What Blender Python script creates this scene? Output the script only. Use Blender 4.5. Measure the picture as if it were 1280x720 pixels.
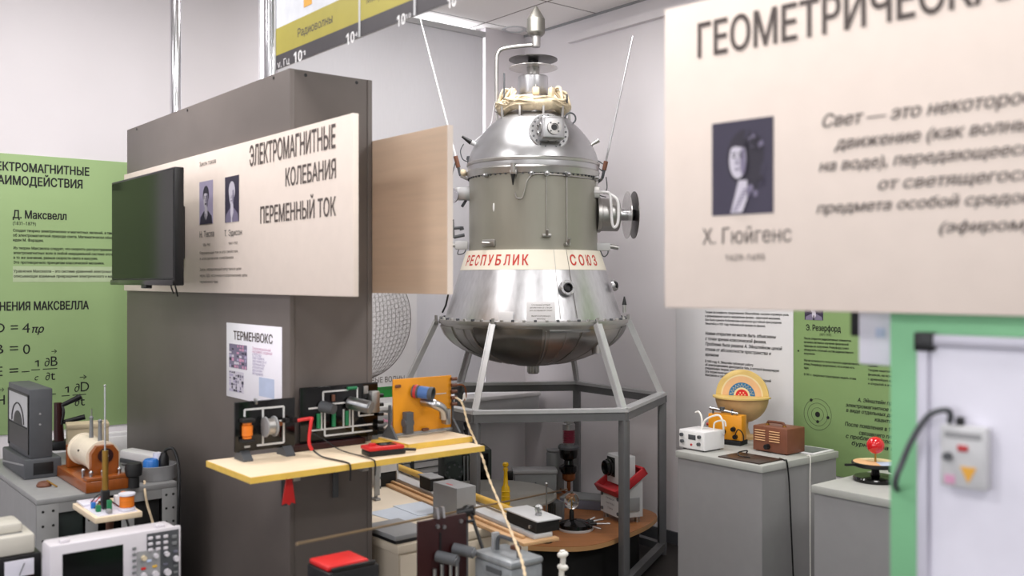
import bpy, bmesh, math, random
from mathutils import Matrix, Vector, noise
random.seed(7)
for o in list(bpy.data.objects): bpy.data.objects.remove(o)
SC = bpy.context.scene
COL = SC.collection
PI = math.pi

# ------------------------------------------------------------------ camera
EYE = 1.5; F = 1200.0; CX = 640.0; HY = 350.0
cam = bpy.data.cameras.new('camera'); camo = bpy.data.objects.new('camera', cam); COL.objects.link(camo)
camo.location = (0, 0, EYE); camo.rotation_euler = (PI/2, 0, 0)
cam.sensor_width = 36; cam.lens = 36*F/1280
cam.shift_y = -(360-HY)/1280
cam.dof.use_dof = True; cam.dof.focus_distance = 4.9; cam.dof.aperture_fstop = 2.8
cam.clip_start = 0.05
SC.camera = camo

# ------------------------------------------------------------------ the room's own axes
ANG = math.radians(39.0)
CA, SA = math.cos(ANG), math.sin(ANG)
RA = ANG                  # local x along the window wall, facing the room's near side
RB = ANG - PI/2           # local x along the long wall, facing the room's left side
def set_axes(deg):
    global ANG, CA, SA, RA, RB
    ANG = math.radians(deg); CA, SA = math.cos(ANG), math.sin(ANG); RA = ANG; RB = ANG-PI/2
def P(d1, d2, z=0.0):     # d1 = distance towards the window wall, d2 = distance towards the long wall
    return Vector((-SA*d1 + CA*d2, CA*d1 + SA*d2, z))
def at_h(px, py, h):
    Y = (EYE-h)*F/(py-HY); return Vector(((px-CX)/F*Y, Y, h))
def at_Y(px, py, Y):
    return Vector(((px-CX)/F*Y, Y, EYE+(HY-py)*Y/F))
def D12(p): return (-SA*p[0]+CA*p[1], CA*p[0]+SA*p[1])
def onB(px, py, q):       # point of the plane d2 = q -> (s, z), s along local x
    r = (px-CX)/F; Y = q/(CA*r+SA); p = (r*Y, Y)
    return -D12(p)[0], EYE+(HY-py)*Y/F
def onA(px, py, q):       # point of the plane d1 = q
    r = (px-CX)/F; Y = q/(-SA*r+CA); p = (r*Y, Y)
    return D12(p)[1], EYE+(HY-py)*Y/F

# ------------------------------------------------------------------ world, lights, exposure
WALL_L = 4.99; WALL_R = 4.154; WALL_N = -3.2; WALL_W = -3.6; CEIL = 3.152
SC.view_settings.view_transform = 'Standard'
SC.view_settings.look = 'None'
SC.view_settings.exposure = 0.0
SC.view_settings.gamma = 1.0
SC.view_settings.use_curve_mapping = False
w = bpy.data.worlds.new('world'); SC.world = w; w.use_nodes = True
bg = w.node_tree.nodes['Background']; bg.inputs[0].default_value = (0.85, 0.9, 1.0, 1); bg.inputs[1].default_value = 0.5
def area(name, loc, rot, sx, sy, power, col=(1, 1, 1)):
    l = bpy.data.lights.new(name, 'AREA'); l.shape = 'RECTANGLE'; l.size = sx; l.size_y = sy
    l.energy = power; l.color = col
    o = bpy.data.objects.new(name, l); COL.objects.link(o); o.location = loc; o.rotation_euler = rot
    return o
CEIL_W = 28; WIN_W = 33
for i, (a, b) in enumerate([(3.7, 1.0), (3.7, 2.9), (1.6, -1.0), (1.6, 1.0), (1.6, 2.9), (-0.8, -1.0), (-0.8, 1.2), (-0.8, 3.0), (3.7, -1.2)]):
    area('ceiling_lamp', P(a, b, CEIL-0.03), (0, 0, RA), 0.6, 0.6, CEIL_W*(0.5 if b < -1.1 else 1.0), (1, 0.975, 0.96))
for i, a in enumerate([-1.6, 0.6, 2.8]):
    area('window_daylight', P(a, WALL_W+0.12, 1.75), (PI/2, 0, RB), 1.5, 1.7, WIN_W, (0.93, 0.96, 1.0))

# ------------------------------------------------------------------ materials
def lin(c):
    out = []
    for v in c[:3]:
        v /= 255.0
        out.append(v/12.92 if v <= 0.04045 else ((v+0.055)/1.055)**2.4)
    return (out[0], out[1], out[2], 1.0)
MATS = {}
def mat(name, col, rough=0.5, metal=0.0, nz=0.06, ns=18.0, bump=0.0, stretch=None, spec=0.5, emit=0.0, trans=0.0, ior=1.45, coat=0.0, alpha=1.0, nrough=0.0):
    m = bpy.data.materials.new(name); m.use_nodes = True; nt = m.node_tree
    b = nt.nodes['Principled BSDF']; L = nt.links
    c = lin(col)
    b.inputs['Roughness'].default_value = rough; b.inputs['Metallic'].default_value = metal
    b.inputs['Specular IOR Level'].default_value = spec; b.inputs['IOR'].default_value = ior
    b.inputs['Transmission Weight'].default_value = trans; b.inputs['Coat Weight'].default_value = coat
    b.inputs['Alpha'].default_value = alpha
    tc = nt.nodes.new('ShaderNodeTexCoord'); mp = nt.nodes.new('ShaderNodeMapping')
    L.new(tc.outputs['Object'], mp.inputs['Vector'])
    if stretch: mp.inputs['Scale'].default_value = stretch
    n = nt.nodes.new('ShaderNodeTexNoise'); n.inputs['Scale'].default_value = ns; n.inputs['Detail'].default_value = 5
    L.new(mp.outputs[0], n.inputs['Vector'])
    r = nt.nodes.new('ShaderNodeValToRGB')
    r.color_ramp.elements[0].position = 0.3; r.color_ramp.elements[1].position = 0.7
    r.color_ramp.elements[0].color = (c[0]*(1-nz), c[1]*(1-nz), c[2]*(1-nz), 1)
    r.color_ramp.elements[1].color = (min(1, c[0]*(1+nz)), min(1, c[1]*(1+nz)), min(1, c[2]*(1+nz)), 1)
    L.new(n.outputs['Fac'], r.inputs['Fac']); L.new(r.outputs['Color'], b.inputs['Base Color'])
    if bump:
        bp = nt.nodes.new('ShaderNodeBump'); bp.inputs['Strength'].default_value = bump; bp.inputs['Distance'].default_value = 0.01
        L.new(n.outputs['Fac'], bp.inputs['Height']); L.new(bp.outputs[0], b.inputs['Normal'])
    if nrough:
        mr = nt.nodes.new('ShaderNodeMapRange'); mr.inputs['To Min'].default_value = max(0.02, rough-nrough); mr.inputs['To Max'].default_value = rough+nrough
        L.new(n.outputs['Fac'], mr.inputs['Value']); L.new(mr.outputs[0], b.inputs['Roughness'])
    if emit:
        b.inputs['Emission Color'].default_value = c; b.inputs['Emission Strength'].default_value = emit
    MATS[name] = m
    return m
M = {}
def dm(key, *a, **k): M[key] = mat(key, *a, **k)
dm('wall', (223, 218, 221), 0.85, nz=0.015, ns=3)
dm('ceil_paint', (215, 211, 210), 0.85, nz=0.02, ns=6)
dm('floor', (46, 42, 40), 0.45, nz=0.15, ns=9)
dm('blind', (214, 212, 214), 0.8, nz=0.02, ns=120, stretch=(1, 1, 0.1))
dm('pillar', (106, 98, 94), 0.5, nz=0.05, ns=5)
dm('photo_hair', (44, 38, 52), 0.5)
dm('pillar_edge', (112, 96, 86), 0.5)
dm('cream', (234, 219, 208), 0.5, nz=0.02)
dm('tan', (216, 190, 166), 0.6, nz=0.05, ns=3, stretch=(1, 1, 14))
dm('green_poster', (150, 176, 122), 0.6, nz=0.02, ns=4)
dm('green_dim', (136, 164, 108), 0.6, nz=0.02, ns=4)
dm('pale_strip', (178, 194, 156), 0.6)
dm('green_paint', (126, 186, 140), 0.5, nz=0.03)
dm('poster_white', (226, 224, 226), 0.6, nz=0.01)
dm('ink', (24, 24, 26), 0.6)
dm('ink_soft', (88, 78, 74), 0.6)
dm('ink_grey', (62, 58, 60), 0.6)
dm('rim_lilac', (186, 184, 196), 0.4, 0.2, nz=0.03)
dm('white', (236, 234, 234), 0.5, nz=0.02)
dm('white_plastic', (226, 224, 226), 0.35, nz=0.02)
dm('grey_white', (196, 196, 198), 0.4, nz=0.03)
dm('lilac_white', (226, 224, 236), 0.3, nz=0.02)
dm('black', (20, 20, 22), 0.4, nz=0.1)
dm('black_gloss', (9, 9, 10), 0.12, nz=0.1)
dm('screen', (10, 11, 12), 0.1, nz=0.05, spec=0.16)
dm('black_matt', (26, 25, 25), 0.75, nz=0.1)
dm('rubber', (24, 24, 25), 0.6)
dm('chrome', (220, 220, 224), 0.12, 1.0, nz=0.03)
dm('steel', (180, 180, 182), 0.3, 1.0, nz=0.06, nrough=0.08)
dm('alu', (176, 176, 178), 0.37, 1.0, nz=0.09, ns=7, nrough=0.12, bump=0.02)
dm('alu_brushed', (196, 196, 199), 0.34, 1.0, nz=0.09, ns=10, stretch=(6, 6, 0.5), nrough=0.12)
dm('alu_dull', (176, 174, 172), 0.42, 1.0, nz=0.1, ns=14, nrough=0.1)
dm('bowl_metal', (178, 176, 172), 0.34, 1.0, nz=0.22, ns=5, nrough=0.12, bump=0.04)
dm('bowl_dark', (138, 136, 132), 0.36, 1.0, nz=0.2, ns=6, nrough=0.1)
dm('probe_paint', (150, 148, 138), 0.42, 0.35, nz=0.06, ns=4, stretch=(2, 2, 0.6))
dm('probe_band', (236, 228, 212), 0.5, nz=0.02)
dm('probe_red', (196, 62, 52), 0.5)
dm('cable_wrap', (204, 188, 160), 0.75, nz=0.16, ns=40, bump=0.5)
dm('disc_dark', (92, 90, 88), 0.35, 0.9, nz=0.05)
dm('disc_clear', (196, 194, 192), 0.25, 0.7, nz=0.05)
dm('brown', (106, 66, 48), 0.5, nz=0.12)
dm('frame_paint', (104, 104, 106), 0.42, 0.15, nz=0.05)
dm('strut_paint', (190, 190, 192), 0.38, 0.25, nz=0.05)
dm('head_metal', (136, 134, 128), 0.42, 0.9, nz=0.06)
dm('disc_grey', (148, 146, 140), 0.45, 0.2, nz=0.05)
dm('podium_top', (150, 98, 58), 0.42, nz=0.15, ns=6, stretch=(1, 8, 1))
dm('podium_edge', (186, 142, 96), 0.5, nz=0.1, ns=10)
dm('shelf_top', (232, 212, 184), 0.5, nz=0.05, ns=6, stretch=(1, 9, 1))
dm('shelf_edge', (222, 184, 84), 0.5, nz=0.08, ns=20)
dm('table_cream', (222, 208, 188), 0.5, nz=0.04, ns=5)
dm('plank', (206, 164, 120), 0.5, nz=0.1, ns=10, stretch=(9, 1, 1))
dm('yellow', (214, 170, 70), 0.45, nz=0.06)
dm('orange_board', (224, 148, 32), 0.35, nz=0.06, ns=10)
dm('scope_white', (206, 201, 207), 0.35, nz=0.02)
dm('recorder_white', (198, 194, 184), 0.4, nz=0.02)
dm('blue_winding', (70, 108, 168), 0.4)
dm('orange_wood', (140, 72, 22), 0.32, nz=0.14, ns=8, stretch=(1, 7, 1), coat=0.3)
dm('coil_orange', (222, 120, 32), 0.4, nz=0.1, ns=60, stretch=(0.2, 0.2, 4))
dm('copper', (150, 92, 58), 0.35, 0.9, nz=0.15)
dm('brass', (182, 142, 70), 0.3, 0.9, nz=0.1)
dm('brass_wire', (126, 104, 76), 0.45, 0.3, nz=0.1)
dm('red', (200, 36, 36), 0.4, nz=0.06)
dm('red_gloss', (204, 22, 28), 0.12, nz=0.03, coat=0.6)
dm('red_lid', (178, 44, 50), 0.45, nz=0.06)
dm('dark_red', (44, 11, 13), 0.35, nz=0.1)
dm('pink_ribs', (126, 44, 62), 0.3, nz=0.08)
dm('trace', (206, 206, 206), 0.5)
dm('pcb_green', (30, 120, 76), 0.5)
dm('olive_dark', (38, 46, 44), 0.45, nz=0.12)
dm('grey_metal', (122, 124, 126), 0.45, 0.2, nz=0.05)
dm('grey_dark', (76, 78, 82), 0.5, nz=0.06)
dm('grey_mid', (146, 146, 148), 0.5, nz=0.04)
dm('rack_grey', (150, 150, 150), 0.45, 0.2, nz=0.05)
dm('plinth', (146, 144, 146), 0.55, nz=0.02)
dm('plinth_top', (172, 172, 168), 0.5, nz=0.03)
dm('enamel', (142, 146, 150), 0.35, 0.2, nz=0.18, ns=30)
dm('paper_blue', (196, 204, 216), 0.6, nz=0.02)
dm('box_cream', (206, 190, 160), 0.6, nz=0.05)
dm('coil_cream', (222, 210, 190), 0.5, nz=0.05, ns=40, stretch=(4, 0.3, 0.3))
dm('brown_metal', (118, 70, 50), 0.45, nz=0.1)
dm('globe_cream', (214, 184, 112), 0.45, nz=0.05)
dm('globe_tan', (196, 160, 112), 0.5, nz=0.08)
dm('globe_pale', (226, 206, 160), 0.5)
dm('globe_peach', (222, 176, 130), 0.5)
dm('blue', (44, 112, 160), 0.45)
dm('bright_blue', (52, 120, 200), 0.3)
dm('amber', (214, 168, 18), 0.15, nz=0.08, trans=0.1)
dm('lemon', (170, 158, 66), 0.5, nz=0.03)
dm('banner_dark', (66, 62, 66), 0.5)
dm('banner_clear', (222, 224, 230), 0.25)
dm('orange_tag', (222, 164, 60), 0.5)
dm('photo_dark', (58, 52, 72), 0.5)
dm('photo_mid', (126, 118, 142), 0.5)
dm('photo_light', (206, 200, 212), 0.5)
dm('photo_bg', (176, 166, 196), 0.5)
dm('pink_print', (206, 150, 180), 0.5)
dm('blue_print', (190, 200, 226), 0.5)
dm('rope', (220, 198, 166), 0.8, nz=0.2, ns=60)
dm('cord_white', (232, 228, 222), 0.6)
dm('slate', (98, 98, 112), 0.6)
dm('poster_gloss', (250, 246, 255), 0.25, nz=0.01)
dm('sky_glass', (250, 252, 255), 0.2, emit=2.2)
dm('poster_green', (40, 140, 60), 0.5)
mg = mat('clear_glass', (255, 255, 255), 0.02, trans=1.0, nz=0.0); M['clear_glass'] = mg

# ------------------------------------------------------------------ mesh builder
class MB:
    def __init__(s, xf=None):
        s.bm = bmesh.new(); s.xf = xf; s.mi = 0
    def V(s, p):
        p = Vector(p)
        if s.xf is not None: p = s.xf @ p
        return s.bm.verts.new(p)
    def Fc(s, vs):
        try:
            f = s.bm.faces.new(vs); f.material_index = s.mi; return f
        except ValueError: return None
    def poly(s, pts): return s.Fc([s.V(p) for p in pts])
    def merge(s, bm2, mx=None):
        mp = {}
        for v in bm2.verts: mp[v.index] = s.V(mx @ v.co if mx is not None else v.co)
        for f in bm2.faces: s.Fc([mp[v.index] for v in f.verts])
        bm2.free()
    def box(s, c, d, bev=0.0, rot=None, seg=2):
        b = bmesh.new(); bmesh.ops.create_cube(b, size=1)
        for v in b.verts: v.co = Vector((v.co.x*d[0], v.co.y*d[1], v.co.z*d[2]))
        if bev: bmesh.ops.bevel(b, geom=list(b.edges), offset=min(bev, min(d)*0.45), segments=seg, affect='EDGES', profile=0.5)
        b.verts.index_update()
        mx = Matrix.Translation(Vector(c))
        if rot is not None: mx = mx @ rot
        s.merge(b, mx); return s
    def bx(s, x0, x1, y0, y1, z0, z1, bev=0.0):
        return s.box(((x0+x1)/2, (y0+y1)/2, (z0+z1)/2), (abs(x1-x0), abs(y1-y0), abs(z1-z0)), bev)
    @staticmethod
    def basis(d):
        d = Vector(d).normalized()
        u = d.orthogonal().normalized() if abs(d.z) < 0.999 else Vector((1, 0, 0))
        if abs(d.z) < 0.999: u = d.cross(Vector((0, 0, 1))).normalized()
        return d, u, d.cross(u).normalized()
    def cyl(s, p0, p1, r0, r1=None, n=20, cap=True):
        p0, p1 = Vector(p0), Vector(p1); r1 = r0 if r1 is None else r1
        d, u, v = s.basis(p1-p0)
        A = []; Bv = []
        for i in range(n):
            a = 2*PI*i/n; e = u*math.cos(a)+v*math.sin(a)
            A.append(s.V(p0+e*r0)); Bv.append(s.V(p1+e*r1))
        for i in range(n): s.Fc([A[i], A[(i+1) % n], Bv[(i+1) % n], Bv[i]])
        if cap: s.Fc(A[::-1]); s.Fc(Bv)
        return s
    def beam(s, p0, p1, w, h=None):
        p0, p1 = Vector(p0), Vector(p1); h = h or w
        d, u, v = s.basis(p1-p0)
        A = [s.V(p0+u*a*w/2+v*b*h/2) for a, b in ((-1, -1), (1, -1), (1, 1), (-1, 1))]
        B = [s.V(p1+u*a*w/2+v*b*h/2) for a, b in ((-1, -1), (1, -1), (1, 1), (-1, 1))]
        for i in range(4): s.Fc([A[i], A[(i+1) % 4], B[(i+1) % 4], B[i]])
        s.Fc(A[::-1]); s.Fc(B); return s
    def lathe(s, prof, n=48, o=(0, 0, 0), axis=(0, 0, 1), a0=0.0, a1=2*PI, closed=False):
        o = Vector(o); d = Vector(axis).normalized()
        if abs(d.z) > 0.999: u, v = Vector((1, 0, 0)), Vector((0, 1, 0)) * (1 if d.z > 0 else -1)
        else: _, u, v = s.basis(d)
        full = abs(a1-a0-2*PI) < 1e-6; k = n if full else n+1
        rings = []
        for r, z in prof:
            if r < 1e-6: rings.append([s.V(o+d*z)])
            else: rings.append([s.V(o+d*z+(u*math.cos(a0+(a1-a0)*i/n)+v*math.sin(a0+(a1-a0)*i/n))*r) for i in range(k)])
        pairs = list(zip(rings[:-1], rings[1:]))
        if closed: pairs.append((rings[-1], rings[0]))
        for A, B in pairs:
            for i in range(n):
                j = (i+1) % k
                if len(A) == 1 and len(B) == 1: continue
                if len(A) == 1: s.Fc([A[0], B[j], B[i]])
                elif len(B) == 1: s.Fc([A[i], A[j], B[0]])
                else: s.Fc([A[i], A[j], B[j], B[i]])
        return s
    def tube(s, pts, r, n=8, cap=True):
        pts = [Vector(p) for p in pts]; rings = []; prev = None
        for i, p in enumerate(pts):
            t = (pts[min(i+1, len(pts)-1)]-pts[max(i-1, 0)]).normalized()
            if prev is None: u = t.orthogonal().normalized()
            else:
                u = prev - t*prev.dot(t)
                u = u.normalized() if u.length > 1e-6 else t.orthogonal().normalized()
            prev = u; v = t.cross(u)
            rr = r(i/(len(pts)-1)) if callable(r) else r
            rings.append([s.V(p+(u*math.cos(2*PI*k/n)+v*math.sin(2*PI*k/n))*rr) for k in range(n)])
        for A, B in zip(rings[:-1], rings[1:]):
            for k in range(n): s.Fc([A[k], A[(k+1) % n], B[(k+1) % n], B[k]])
        if cap: s.Fc(rings[0][::-1]); s.Fc(rings[-1])
        return s
    def prism(s, poly, a, b, plane='xy'):
        def q(p, t):
            return (p[0], p[1], t) if plane == 'xy' else ((p[0], t, p[1]) if plane == 'xz' else (t, p[0], p[1]))
        A = [s.V(q(p, a)) for p in poly]; B = [s.V(q(p, b)) for p in poly]; n = len(poly)
        for i in range(n): s.Fc([A[i], A[(i+1) % n], B[(i+1) % n], B[i]])
        s.Fc(A[::-1]); s.Fc(B); return s
    def sph(s, c, r, n=20, sc=(1, 1, 1)):
        b = bmesh.new(); bmesh.ops.create_uvsphere(b, u_segments=n, v_segments=max(6, n//2), radius=r)
        b.verts.index_update()
        s.merge(b, Matrix.Translation(Vector(c)) @ Matrix.Diagonal((sc[0], sc[1], sc[2], 1))); return s
    def build(s, name, m, parent=None, smooth=True, angle=38, kind=None, label=None):
        bmesh.ops.recalc_face_normals(s.bm, faces=list(s.bm.faces))
        me = bpy.data.meshes.new(name); s.bm.to_mesh(me); s.bm.free()
        for x in (m if isinstance(m, (list, tuple)) else [m]): me.materials.append(M[x] if isinstance(x, str) else x)
        if smooth and len(me.polygons):
            me.polygons.foreach_set('use_smooth', [True]*len(me.polygons)); me.set_sharp_from_angle(angle=math.radians(angle))
        o = bpy.data.objects.new(name, me); COL.objects.link(o)
        if parent is not None: o.parent = parent
        if kind: o['kind'] = kind
        if label: o['label'] = label
        return o
def tag(o, label, cat, group=None, kind=None):
    o['label'] = label; o['category'] = cat
    if group: o['group'] = group
    if kind: o['kind'] = kind
    return o
def thing(name, label, cat, loc=(0, 0, 0), rz=0.0, group=None):
    o = bpy.data.objects.new(name, None); COL.objects.link(o); o.location = loc; o.rotation_euler = (0, 0, rz); o.empty_display_size = 0.05
    return tag(o, label, cat, group)
def struct(mb, name, m, **k):
    o = mb.build(name, m, **k); o['kind'] = 'structure'; return o
def spline(pts, n=8):
    pts = [Vector(p) for p in pts]; out = []
    for i in range(len(pts)-1):
        p0 = pts[max(i-1, 0)]; p1 = pts[i]; p2 = pts[i+1]; p3 = pts[min(i+2, len(pts)-1)]
        for k in range(n):
            t = k/n
            out.append(0.5*((2*p1)+(p2-p0)*t+(2*p0-5*p1+4*p2-p3)*t*t+(3*p1-p0-3*p2+p3)*t**3))
    out.append(pts[-1]); return out
def cord(name, label, pts, r, m, n=8, cat='cable', k=8, group=None):
    o = MB().tube(spline(pts, k), r, n).build(name, m); return tag(o, label, cat, group)
_glyphs = {}
def _outline(body, bold):
    c = bpy.data.curves.new('t', 'FONT'); c.body = body; c.size = 1.0; c.fill_mode = 'NONE'; c.resolution_u = 3
    o = bpy.data.objects.new('t', c); COL.objects.link(o)
    me = o.to_mesh(); vs = [(v.co.x, v.co.y) for v in me.vertices]; es = [tuple(e.vertices) for e in me.edges]
    o.to_mesh_clear(); bpy.data.objects.remove(o); bpy.data.curves.remove(c)
    return vs, es
def glyph(ch, bold):
    """outline of one character, filled by winding number -> (points, triangles, advance)"""
    key = (ch, bold)
    if key in _glyphs: return _glyphs[key]
    if ch == ' ': _glyphs[key] = ([], [], 0.28); return _glyphs[key]
    vs, es = _outline(ch, bold)
    if ch == '1':
        k = len(vs); vs = vs+[(0.3, 0.68), (0.19, 0.68), (0.03, 0.57), (0.03, 0.46), (0.2, 0.56), (0.3, 0.62)]; es = es+[(k+i, k+(i+1) % 6) for i in range(6)]
    two = _outline(ch+ch, 0)[0]; one = _outline(ch, 0)[0]
    adv = min(v[0] for v in two[len(one):])-min(v[0] for v in one) if len(two) == 2*len(one) else 0.6
    nxt = {}
    for a, b_ in es: nxt.setdefault(a, []).append(b_); nxt.setdefault(b_, []).append(a)
    loops = []; seen = set()
    for v0 in range(len(vs)):
        if v0 in seen or v0 not in nxt: continue
        # follow ascending vertex order so the drawing direction is kept
        lp = [v0]; seen.add(v0); cur = v0
        while True:
            cand = [q for q in nxt[cur] if q not in seen]
            if not cand: break
            cur = cur+1 if cur+1 in cand else cand[0]
            lp.append(cur); seen.add(cur)
        if len(lp) > 2: loops.append(lp)
    edges = [(lp[i], lp[(i+1) % len(lp)]) for lp in loops for i in range(len(lp))]
    if bold and loops:                                  # heavier strokes: push every outline outwards
        def sa(lp): return sum(vs[lp[i-1]][0]*vs[lp[i]][1]-vs[lp[i]][0]*vs[lp[i-1]][1] for i in range(len(lp)))/2
        sg = 1 if sa(max(loops, key=lambda q: abs(sa(q)))) > 0 else -1
        moved = {}
        for lp in loops:
            m = len(lp)
            for i in range(m):
                p0, p1, p2 = Vector(vs[lp[i-1]]), Vector(vs[lp[i]]), Vector(vs[lp[(i+1) % m]])
                t0, t1 = (p1-p0), (p2-p1)
                if t0.length < 1e-9 or t1.length < 1e-9: continue
                t0.normalize(); t1.normalize()
                n0, n1 = Vector((t0.y, -t0.x))*sg, Vector((t1.y, -t1.x))*sg
                k = 1+n0.dot(n1)
                nn = (n0+n1)/max(k, 0.5); moved[lp[i]] = (p1.x+nn.x*bold, p1.y+nn.y*bold*0.6)
        vs = [moved.get(i, v) for i, v in enumerate(vs)]
    from mathutils.geometry import delaunay_2d_cdt
    V2, E2, F2, _, _, _ = delaunay_2d_cdt([Vector(v) for v in vs], edges, [], 1, 1e-5)
    out = []
    for f in F2:
        cx = sum(V2[i].x for i in f)/len(f); cy = sum(V2[i].y for i in f)/len(f); wn = 0
        for a, b_ in edges:
            (x1, y1), (x2, y2) = vs[a], vs[b_]
            if (y1 <= cy) != (y2 <= cy):
                xx = x1+(cy-y1)/(y2-y1)*(x2-x1)
                if xx > cx: wn += 1 if y2 > y1 else -1
        if wn != 0 or False: out.append(tuple(f))
    _glyphs[key] = ([(v.x, v.y) for v in V2], out, adv)
    return _glyphs[key]
def text_mesh(body, size=1.0, align='LEFT', line=1.0, shear=0.0, bold=0.0):
    pts = []; tris = []
    for li, row in enumerate(body.split('\n')):
        wdt = sum(glyph(c, bold)[2] for c in row); x = {'LEFT': 0, 'RIGHT': -wdt, 'CENTER': -wdt/2}[align]
        for c in row:
            gv, gt, ad = glyph(c, bold); k = len(pts)
            used = sorted({i for t in gt for i in t}); rm = {i: k+n for n, i in enumerate(used)}
            pts += [((gv[i][0]+x+shear*gv[i][1])*size, (gv[i][1]-li*line)*size, 0) for i in used]
            tris += [tuple(rm[i] for i in t) for t in gt]
            x += ad
    me = bpy.data.meshes.new('t'); me.from_pydata(pts, [], tris); me.update()
    return me
def text(name, body, m, parent, x, z, size, width=None, align='LEFT', xs=0.8, line=1.0, shear=0.0, bold=0.0, y=-0.0012, mx=None, label=None):
    me = text_mesh(body, size, align, line, shear, bold)
    if not len(me.vertices): return None
    if width:
        xsv = [v.co.x for v in me.vertices]; xs = width/max(1e-6, max(xsv)-min(xsv))
    for v in me.vertices: v.co = Vector((x+v.co.x*xs, y, z+v.co.y))
    if mx is not None: me.transform(mx)
    me.materials.clear(); me.materials.append(M[m]); me.name = name
    o = bpy.data.objects.new(name, me); COL.objects.link(o); o.parent = parent
    if label: o['label'] = label
    return o
class Face:
    """A board's front face: pixels of the photograph measured on its plane become local x, z."""
    def __init__(s, kind, q, s0, z0, name, label, cat, group=None):
        s.k, s.q, s.s0, s.z0 = kind, q, s0, z0
        loc = P(-s0, q, z0) if kind == 'B' else P(q, s0, z0)
        s.e = thing(name, label, cat, loc, RB if kind == 'B' else RA, group)
    def xz(s, px, py):
        a, z = (onB if s.k == 'B' else onA)(px, py, s.q); return a-s.s0, z-s.z0
    def t(s, body, pxl, pyb, pyt, pxr=None, m='ink', name='lettering', pitch=None, shear=0.0, bold=0.0, align='LEFT', xs=0.8):
        x, z = s.xz(pxl, pyb); zt = s.xz(pxl, pyt)[1]; size = (zt-z)/0.72
        ln = 1.0
        if pitch: ln = (z-s.xz(pxl, pyb+pitch)[1])/size
        wd = None
        if pxr is not None:
            wd = abs(s.xz(pxr, pyb)[0]-x)
        return text(name, body, m, s.e, x, z, size, wd, align, xs, ln, shear, bold)
    def rect(s, px0, py0, px1, py1, name, m, y=-0.0008, th=0.0006):
        x0, z0 = s.xz(px0, py0); x1 = s.xz(px1, py0)[0]; z1 = s.xz(px0, py1)[1]
        return MB().bx(x0, x1, y, y+th, min(z0, z1), max(z0, z1)).build(name, m, s.e)
def portrait(parent, x0, x1, z0, z1, bgm, seed=0, y=-0.001, hair='photo_hair', beard=False, long=False, coat='photo_dark'):
    """small printed head-and-shoulders picture on a flat card"""
    w_, h_ = x1-x0, z1-z0; b = MB()
    b.mi = 0; b.bx(x0, x1, y, y+0.0008, z0, z1)
    lev = [0]
    def ell(cx, cz, rx, rz, mi, n=18):
        lev[0] += 1; b.mi = mi; yy = y-0.00008*lev[0]
        b.poly([(x0+w_*(cx+rx*math.cos(2*PI*i/n)), yy, z0+h_*(cz+rz*math.sin(2*PI*i/n))) for i in range(n)])
    def pg(pts, mi):
        lev[0] += 1; b.mi = mi; b.poly([(x0+w_*p[0], y-0.00008*lev[0], z0+h_*p[1]) for p in pts])
    pg([(0.04, 0.0), (0.08, 0.17), (0.34, 0.3), (0.66, 0.3), (0.92, 0.17), (0.97, 0.0)], 1)
    if long:
        rr = random.Random(seed)
        ell(0.55, 0.6, 0.3, 0.3, 2)
        for k in range(34):
            a = rr.uniform(-2.6, 1.9); q = rr.uniform(0.75, 1.1)
            ell(0.57+0.27*q*math.cos(a+0.6), 0.52+0.33*q*math.sin(a+0.6), rr.uniform(0.02, 0.06), rr.uniform(0.02, 0.05), rr.choice([2, 2, 4, 1]), 8)
        pg([(0.33, 0.02), (0.4, 0.2), (0.46, 0.36), (0.6, 0.36), (0.6, 0.16), (0.52, 0.02)], 3)
        for k in range(7): ell(0.4+0.03*k % 0.2, 0.05+0.035*k, 0.05, 0.012, 4, 8)
        fx, fz, rx, rz = 0.45, 0.58, 0.14, 0.2
    else:
        ell(0.5, 0.68, 0.225, 0.21, 2)
        pg([(0.4, 0.2), (0.41, 0.42), (0.6, 0.42), (0.62, 0.2), (0.5, 0.06)], 3)
        fx, fz, rx, rz = 0.49, 0.57, 0.17, 0.21
    ell(fx, fz, rx, rz, 3)
    ell(fx+rx*0.6, fz-0.02, rx*0.35, rz*0.75, 4)
    pg([(fx-rx*0.95, fz+rz*0.62), (fx-rx*0.3, fz+rz*0.72), (fx+rx*0.95, fz+rz*0.6), (fx+rx*0.7, fz+rz*1.05), (fx-rx*0.5, fz+rz*1.08)], 2)
    for sx in (-0.45, 0.32):
        ell(fx+rx*sx, fz+rz*0.16, rx*0.22, rz*0.06, 2, 8); ell(fx+rx*sx, fz+rz*0.34, rx*0.3, rz*0.045, 2, 8)
    pg([(fx-rx*0.08, fz+rz*0.15), (fx-rx*0.25, fz-rz*0.25), (fx+rx*0.12, fz-rz*0.25)], 4)
    ell(fx-rx*0.05, fz-rz*0.5, rx*0.36, rz*(0.1 if beard else 0.06), 2 if beard else 4, 10)
    if not long:
        pg([(0.41, 0.2), (0.5, 0.28), (0.6, 0.2), (0.5, 0.02)], 3); pg([(0.48, 0.24), (0.52, 0.24), (0.54, 0.0), (0.46, 0.0)], 2)
    return b.build('portrait', [bgm, coat, hair, 'photo_light', 'photo_mid'], parent, smooth=False)

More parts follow.
